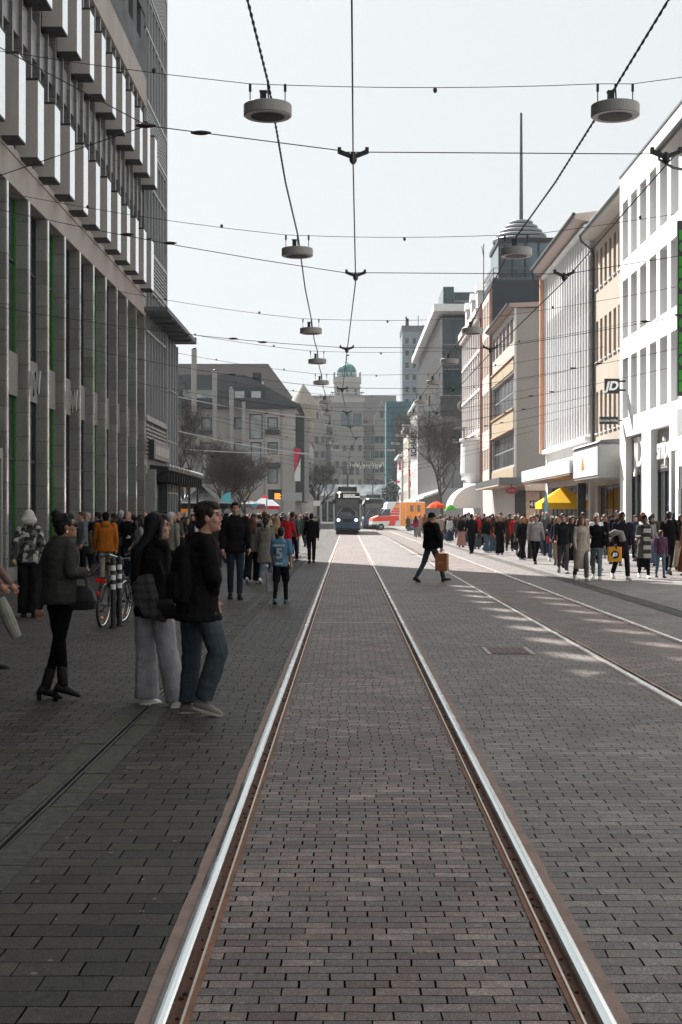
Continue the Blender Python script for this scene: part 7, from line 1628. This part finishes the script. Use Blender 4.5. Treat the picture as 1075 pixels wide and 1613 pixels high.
for fx, fy, f, rz, lab, k in (
    (398, 918, figFw2, R(-6), 'long-haired woman in beige grey jacket and black trousers left of the boy, seen from behind', dict(hair=H_BROWN, top=(.155, .145, .125), bottom=BLACK, shoes=WHITE)),
    (419, 919, figFp, R(-8), 'black haired woman in beige hooded parka and jeans directly behind the boy, seen from behind', dict(hair=H_BLACK, top=(.18, .17, .145), bottom=JEAN, shoes=WHITE)),
    (436, 903, figFw, R(-4), 'woman with long blond hair beyond the boy, seen from behind', dict(hair=H_BLOND, top=CHAR, bottom=BLACK)),
    (452, 890, figMw, R(-20), 'man in bright red jacket and grey trousers beyond the boy, walking away', dict(hair=H_GREY, top=RED, bottom=GREY, shoes=WHITE)),
    (466, 872, figMw2, R(-2), 'man in dark green jacket and pale jeans walking away left of the black clad man', dict(hair=H_BROWN, top=GREEN, bottom=LJEAN)),
    (491, 887, figMs, R(3), 'man all in black alone beside the left rail in front of the tram', dict(hair=H_BLACK, top=BLACK, bottom=BLACK, shoes=BLACK)),
    (131, 912, figM, R(120), 'man in light grey hooded sweatshirt standing beside the store, looking back', dict(skin=SK4, hair=H_BROWN, top=(.13, .14, .15), bottom=BLACK)),
    (139, 906, figMs, R(150), 'man in black jacket half hidden behind the man in grey sweatshirt', dict(skin=SK4, hair=H_GREY, top=BLACK, bottom=DJEAN)),
    (167, 924, figMp, R(10), 'person in rust orange puffer jacket and beige trousers behind the bicycle', dict(hair=H_BLACK, top=(.34, .105, .014), bottom=(.20, .175, .14), shoes=BLACK)),
    (203, 914, figMb, R(160), 'bald man in black v-neck sweater standing near the piers, facing the camera', dict(skin=SK4, top=BLACK, bottom=DJEAN)),
    (186, 903, figBn, R(20), 'person in grey beanie beside the bald man', dict(hair=(.11, .11, .105), top=CHAR, bottom=BLACK)),
    (156, 905, figM, R(70), 'dark haired man left of the orange jacket, mostly hidden', dict(hair=H_BLACK, top=NAVY, bottom=BLACK)),
    (181, 899, figMw, R(60), 'young man in profile behind the person in grey beanie', dict(hair=H_DARK, top=GREY, bottom=DJEAN)),
    (195, 896, figMs, R(75), 'man with short black hair furthest back in the group by the piers', dict(hair=H_BLACK, top=CHAR, bottom=BLACK)),
    (222, 917, figFw, R(100), 'dark haired woman left of the long haired woman, half hidden', dict(hair=H_BLACK, top=(.2, .2, .2), bottom=BLACK)),
    (268, 926, figMs, R(-30), 'grey haired man in beige sweater between the foreground couple, seen from behind', dict(skin=SK4, hair=(.34, .33, .32), top=(.20, .185, .155), bottom=CHAR)),
    (282, 905, figMb, R(170), 'bald older man in dark jacket behind the grey haired man, facing the camera', dict(skin=SK4, top=CHAR, bottom=BLACK)),
    (296, 901, figFw2, R(185), 'dark haired woman facing the camera just left of the young man with moustache', dict(hair=H_DARK, top=BLACK, bottom=BLACK)),
    # right side
    (916, 915, figFc, R(186), 'woman in long open beige coat and grey trousers at the front of the right crowd', dict(hair=H_BROWN, skin=SK4, top=(.36, .32, .27), bottom=(.085, .08, .085), shoes=WHITE)),
    (940, 913, figFb, R(172), 'woman in black top and light jeans with raised hand beside the beige coat', dict(hair=H_BLOND, skin=SK1, top=BLACK, bottom=(.13, .17, .19), shoes=WHITE)),
    (979, 913, figMc, R(190), 'person in long black coat carrying the yellow shopping bag', dict(hair=H_BLACK, skin=SK3, top=(.013, .011, .016), bottom=BLACK, shoes=WHITE)),
    (1015, 911, figBn, R(178), 'person in grey coat with checked scarf and black beanie, arms crossed', dict(hair=BLACK, skin=SK3, top=(.13, .135, .13), bottom=BLACK, shoes=WHITE)),
    (1041, 910, figK, R(184), 'child in purple top and jeans holding on beside the checked scarf', dict(hair=H_BROWN, skin=SK3, top=(.085, .04, .07), bottom=JEAN, shoes=BLACK)),
    (1054, 905, figMw, R(-20), 'tall man in black coat walking away at the right edge, showing shoe soles', dict(hair=H_DARK, top=BLACK, bottom=BLACK, shoes=GREY, scale=1.03)),
    (1082, 906, figFh, R(120), 'person in tan coat and brown skirt cut by the right edge', dict(hair=H_RED, top=(.33, .20, .13), bottom=(.16, .06, .035))),
    (1013, 897, figFt, R(170), 'woman with long reddish hair and black jacket standing head above the crowd', dict(hair=H_RED, skin=SK4, top=(.03, .022, .022), bottom=BLACK, scale=1.07)),
    (887, 903, figMw, R(176), 'man in black zip jacket and grey jeans just left of the beige coat', dict(hair=H_DARK, skin=SK1, top=(.016, .018, .021), bottom=(.06, .06, .065), shoes=(.2, .2, .2))),
    (873, 885, figFw, R(186), 'woman in black jacket over grey top with red bag and blue jeans', dict(hair=H_BLACK, skin=SK1, top=BLACK, bottom=JEAN, shoes=WHITE)),
    (823, 882, figFw2, R(200), 'long haired woman in black blazer and wide black trousers, talking to the blond woman', dict(hair=H_BLOND, skin=SK4, top=BLACK, bottom=BLACK, shoes=WHITE)),
    (838, 880, figFt, R(40), 'woman with long blond hair and black coat seen from behind, talking', dict(hair=(.26, .12, .055), skin=SK4, top=(.010, .011, .012), bottom=CHAR, shoes=BLACK)),
    (803, 868, figMc, R(182), 'person in long black and rust coat in the middle of the right crowd', dict(hair=H_BLACK, skin=SK2, top=(.055, .022, .014), bottom=BLACK, shoes=BLACK)),
    (815, 867, figK, R(180), 'child in light grey tracksuit left of the talking women', dict(hair=H_DARK, skin=SK1, top=GREY, bottom=LGREY, shoes=WHITE)),
    (776, 862, figMp, R(184), 'person in black vest over coral pink sleeves', dict(hair=BLACK, skin=SK2, top=(.40, .09, .085), bottom=DJEAN, shoes=WHITE)),
    (763, 862, figM, R(176), 'man in black hooded sweatshirt with white chest print, left of the coral sleeves', dict(hair=H_DARK, skin=SK4, top=BLACK, bottom=BLACK, shoes=WHITE)),
    (743, 872, figMs, R(4), 'man in black jacket seen from behind with a dark plastic bag', dict(hair=H_BLACK, top=BLACK, bottom=BLACK, shoes=BLACK)),
    (727, 862, figFs, R(190), 'woman in black jacket and long dusty pink skirt', dict(hair=H_BLACK, skin=SK2, top=BLACK, bottom=(.40, .23, .20), shoes=BLACK)),
    (701, 850, figMw2, R(178), 'tall man in pale beige sweater walking towards the camera', dict(hair=H_DARK, skin=SK4, top=(.36, .34, .29), bottom=DJEAN, shoes=BLACK)),
    (643, 837, figFp, R(2), 'woman in brown and black coat with bright hood seen from behind by the ambulance', dict(hair=H_BROWN, top=(.10, .05, .032), bottom=GREY)),
    (655, 846, figFw, R(-6), 'woman in magenta jacket and jeans walking away by the ambulance', dict(hair=H_DARK, top=(.34, .02, .09), bottom=LJEAN)),
    (826, 857, figMp, R(6), 'person in mustard yellow jacket seen from behind in the right crowd', dict(hair=H_BLACK, top=(.45, .17, .02), bottom=BLACK)),
): px_spawn(fx, fy, f, rz, lab, **k)
# walker with the brown bag
figH = figure(1.80, False, -58, legs=(-20, 14, 26, 6), arms=(12, 34, 4, 6), abd=(14, 24), hair='beanie', top='jacket', bottom='jeans', vox=.013, wr=.010, puff=.05, hood=True, hero=True, hem=.88)
tH, YH = px_spawn(679, 917, figH, 0, 'walker in black puffer jacket and dark jeans crossing the tracks with a brown paper bag', skin=SK1, hair=BLACK, top=(.007, .007, .008), bottom=(.036, .050, .066), shoes=(.008, .008, .008))
W = figH['_j']['wrist'][1]
g = MB(); w, d, h_ = .155, .075, .44; g.prism([(-w, -d), (w, -d), (w, 0), (w, d), (-w, d), (-w, 0)], 'z', -h_, 0); hd = MB()
for y_ in (-d * .8, d * .8): hd.tube([(-.06, y_, -.01), (-.05, y_ * .5, .08), (.05, y_ * .5, .08), (.06, y_, -.01)], .006, 5)
lg = MB(); lg.box(-.07, .07, -d - .004, -d - .0005, -.25, -.21)
kraft = surf('kraft_paper', (.30, .115, .045), .7, .12, 6, .2)
item('paper_bag', 'brown paper carrier bag in the hand of the walker crossing the tracks', 'bag', [('bag_body', g, kraft, None), ('handle', hd, kraft, None), ('print', lg, surf('kraft_print', (.40, .22, .13), .7, .1), None)], (tH.location.x + W.x + .02, YH + W.y, W.z - .17), R(-24))
# checked scarf, yellow bag, other carried things
def at(fx, fy): Y = F * EYE / (fy - VY); return px(fx, Y), Y
x, y = at(1015, 911); g = MB(); g.tube([(-.08, -.16, 1.40), (0, -.19, 1.36), (.08, -.17, 1.40), (.1, .02, 1.47), (-.1, .02, 1.47), (-.08, -.16, 1.40)], .05, 8); g.rings([((.03, -.235, z), .10, .03, 0, .5) for z in (.52, .8, 1.1, 1.38)], 12)
chk = new_mat('checked_scarf'); m_, nt, b = chk; p = NPOS(nt); sp_ = nt.nodes.new('ShaderNodeSeparateXYZ'); nt.links.new(p, sp_.inputs[0]); nt.links.new(NMIX(nt, NM(nt, 'LESS_THAN', NM(nt, 'FRACT', NM(nt, 'MULTIPLY', sp_.outputs[2], 4.5)), .5), (.38, .37, .34), (.03, .03, .03)), b.inputs['Base Color']); b.inputs['Roughness'].default_value = .9
item('checked_scarf', 'long black and white checked scarf worn by the person in grey coat', 'scarf', [('cloth', g, m_, None)], (x, y, .0))
x, y = at(966, 913); g = MB(); g.rings([((0, 0, z), .18, .06, 0, .3) for z in (-.38, -.2, 0)], 20)
hd = MB(); hd.tube([(-.1, -.03, 0), (-.06, -.03, .14), (.06, -.03, .14), (.1, -.03, 0)], .008, 6)
dk = MB(); dk.prism([(.105 * math.cos(a * math.pi / 10), -.2 + .105 * math.sin(a * math.pi / 10)) for a in range(20)], 'y', -.066, -.0605)
yb = item('shopping_bag', 'bright yellow shopping bag with a black round JD logo', 'bag', [('bag_body', g, surf('bag_yellow', (.62, .27, .01), .45, .1), None), ('handle', hd, cloth, BLACK), ('logo_disc', dk, surf('sign_black', (.006, .006, .007)), None)], (x, y - .22, .86), 0)
o = text_part('logo', 'JD', .115, (x, y - .22 - .069, .66), Matrix(((1, .2, 0), (0, 0, -1), (0, 1, 0))), wl_, yb, .001, bold=.008); 
g = MB(); g.tube([(-.16, 0, .05), (-.05, -.04, .12), (.1, -.02, .1), (.16, .02, -.1)], .09, 10); item('grey_jacket', 'grey jacket carried over the arm above the yellow shopping bag', 'jacket', [('cloth', g, cloth, (.20, .20, .20))], (x + .06, y - .2, 1.12))
x, y = at(754, 871); carrier(x, y - .05, .62, .26, .14, .36, leather, (.06, .07, .085), 'dark plastic carrier bag held by the man in black jacket seen from behind')
x, y = at(866, 885); carrier(x, y - .12, .92, .24, .1, .22, leather, (.42, .015, .02), 'small red handbag of the woman in black jacket and jeans', 'handbag', cat='handbag')
x, y = at(793, 862); carrier(x, y - .1, .78, .34, .16, .55, leather, (.36, .26, .19), 'large beige shopping bag held low in the middle of the right crowd', 'shopping_bag')
# left edge passer-by: arm with coat over it
figE = figure(1.68, True, -90, legs=(8, 6, -10, 14), arms=(16, 22, 10, 34), abd=(10, 16), hair='long', top='coat', bottom='trousers', vox=.014, wr=.008, hero=True)
tE, YE = spawn(figE, (px(-24, 15.5), 15.5), 0, 'passer-by in dusty pink coat cut by the left edge, only an arm showing', None, SK1, H_BROWN, (.16, .10, .09), BLACK, BLACK), 15.5
g = MB(); pts = [(px(x_, 15.3) - px(10, 15.3), 0, pz(y_, 15.3)) for x_, y_ in ((1, 942), (8, 960), (17, 982), (27, 1004))]
g.tube(pts, [.05, .068, .072, .055], 12)
item('padded_sleeve', 'pale grey quilted jacket sleeve hanging from the hand at the left edge', 'jacket', [('cloth', g, cloth, (.22, .215, .19))], (px(10, 15.3), 15.3, 0))

# ---------------- the rest of the crowd: individuals drawn from the same wardrobe
TOPS = [('black', BLACK, 9), ('charcoal', CHAR, 5), ('navy', NAVY, 4), ('grey', GREY, 4), ('ash', LGREY, 2), ('beige', BEIGE, 3), ('white', WHITE, 2), ('brown', BROWN, 3), ('olive', OLIVE, 3), ('red', RED, 1), ('pink', PINK, 1), ('rust', RUST, 2), ('green', GREEN, 1)]
BOTS = [('black', BLACK, 6), ('denim', DJEAN, 5), ('blue', JEAN, 4), ('grey', GREY, 2), ('beige', BEIGE, 2)]
HAIRS = [('black', H_BLACK, 4), ('dark', H_DARK, 4), ('brown', H_BROWN, 3), ('blond', H_BLOND, 2), ('grey', H_GREY, 2)]
MEN = [(figMw, 'jacket'), (figMw2, 'jacket'), (figM, 'hooded jacket'), (figMs, 'sweater'), (figMc, 'coat'), (figMp, 'puffer jacket'), (figMb, 'sweater')]
WOM = [(figFw, 'jacket'), (figFw2, 'jacket'), (figFc, 'long coat'), (figFp, 'parka'), (figFb, 'sweater'), (figFt, 'coat'), (figFs, 'jacket and skirt'), (figFh, 'coat and headscarf'), (figBn, 'coat and beanie'), (figK, 'sweater')]
def pick(L): 
    r = rnd.uniform(0, sum(w for *_, w in L))
    for n, c, w in L:
        r -= w
        if r <= 0: return n, c
    return L[0][:2]
TAKEN = [(o.location.x, o.location.y) for o in SC.objects if o.name.split('.')[0] in ('person', 'bicycle', 'rack_post')]
CROWD = []
def crowd(n, xr, yr, toward, side, group, gap=.62, clear=None):
    k = tries = 0
    while k < n and tries < n * 60:
        tries += 1; y = rnd.uniform(*yr); x = rnd.uniform(*xr)
        if clear and clear(x, y): continue
        if any(abs(x - a) < gap and abs(y - b) < gap * 1.1 for a, b in TAKEN): continue
        TAKEN.append((x, y)); k += 1; woman = rnd.random() < .5; f, gname = rnd.choice(WOM if woman else MEN)
        tw = rnd.random() < toward; rz = (math.pi if tw else 0) + rnd.uniform(-.5, .5); hn, hc = pick(HAIRS); tn, tc = pick(TOPS); bn, bc = pick(BOTS)
        v = rnd.uniform(.85, 1.15); kind = 'child' if f is figK else 'woman' if woman else 'man'
        hd_ = 'bald' if f is figMb else '' if f in (figFh, figBn, figMp) else hn + '-haired'
        low = f'{bn} skirt' if f in (figFs, figFh) else f'{bn} trousers'; gn = gname.replace(' and skirt', '')
        base = ' '.join(f'{hd_} {kind} in {tn} {gn} and {low}'.split())
        cst = pick(TOPS)[1] if f in (figFh, figBn, figMp) else hc
        t = spawn(f, (x, y), rz, base, group, rnd.choice([SK1, SK2, SK4, SK4, SK1, SK3]), cst, tuple(c * v for c in tc), bc, rnd.choice([BLACK, BLACK, WHITE, GREY]), None, rnd.uniform(.95, 1.05))
        CROWD.append((t, base, 'facing' if tw else 'walking away', side, VX + F * x / y))
GR, GL = 'shoppers in the right crowd', 'shoppers in the left crowd'
crowd(16, (6.2, 11.3), (41, 56), .75, 'right', GR, .7)
crowd(34, (6.0, 11.4), (56, 80), .7, 'right', GR, clear=lambda x, y: x > 9.3 and 73 < y < 79)
crowd(46, (5.7, 11.2), (80, 112), .65, 'right', GR)
crowd(30, (5.6, 11.0), (112, 155), .6, 'right', GR)
crowd(22, (-7.9, -4.6), (36, 60), .35, 'left', GL, .6)
crowd(16, (-4.6, -2.0), (40, 62), .35, 'left', GL, .65)
crowd(30, (-7.8, -1.9), (62, 90), .4, 'left', GL)
crowd(36, (-9.5, -2.1), (90, 128), .45, 'left', GL)
crowd(12, (-8.0, -3.0), (128, 165), .5, 'left', GL)
crowd(16, (-16, -8.6), (78, 120), .5, 'left', GL)
# tell apart those who would share a label
ORD = ['first', 'second', 'third', 'fourth', 'fifth', 'sixth', 'seventh', 'eighth']
by = {}
for t, base, face, side, sx in CROWD: by.setdefault((base, face, side), []).append((sx, t))
for (base, face, side), L in by.items():
    L.sort(key=lambda q: q[0])
    for i, (sx, t) in enumerate(L):
        lab = f'{base}, {face}' + (' camera' if face == 'facing' else '') + f', {side} crowd'
        if len(L) > 1: lab += f', {ORD[i]} from left'
        t['label'] = lab
for o in JUNK + [WOB]: bpy.data.objects.remove(o)
bpy.data.batch_remove(SCRAP)
bpy.data.scenes.remove(TMP)
# ================================================================= HAZE
m = MB(); m.box(-260, 260, -95, 460, -1.3, 62)
hz = bpy.data.materials.new('haze_air'); hz.use_nodes = True; hz.node_tree.nodes.clear()
ho = hz.node_tree.nodes.new('ShaderNodeOutputMaterial'); hv = hz.node_tree.nodes.new('ShaderNodeVolumePrincipled')
hv.inputs['Color'].default_value = (.92, .96, 1.0, 1); hv.inputs['Density'].default_value = .00015; hv.inputs['Anisotropy'].default_value = .2
hz.node_tree.links.new(hv.outputs[0], ho.inputs['Volume'])
hob = m.build('haze', hz); tag(hob, kind='stuff')
SC.cycles.volume_bounces = 0
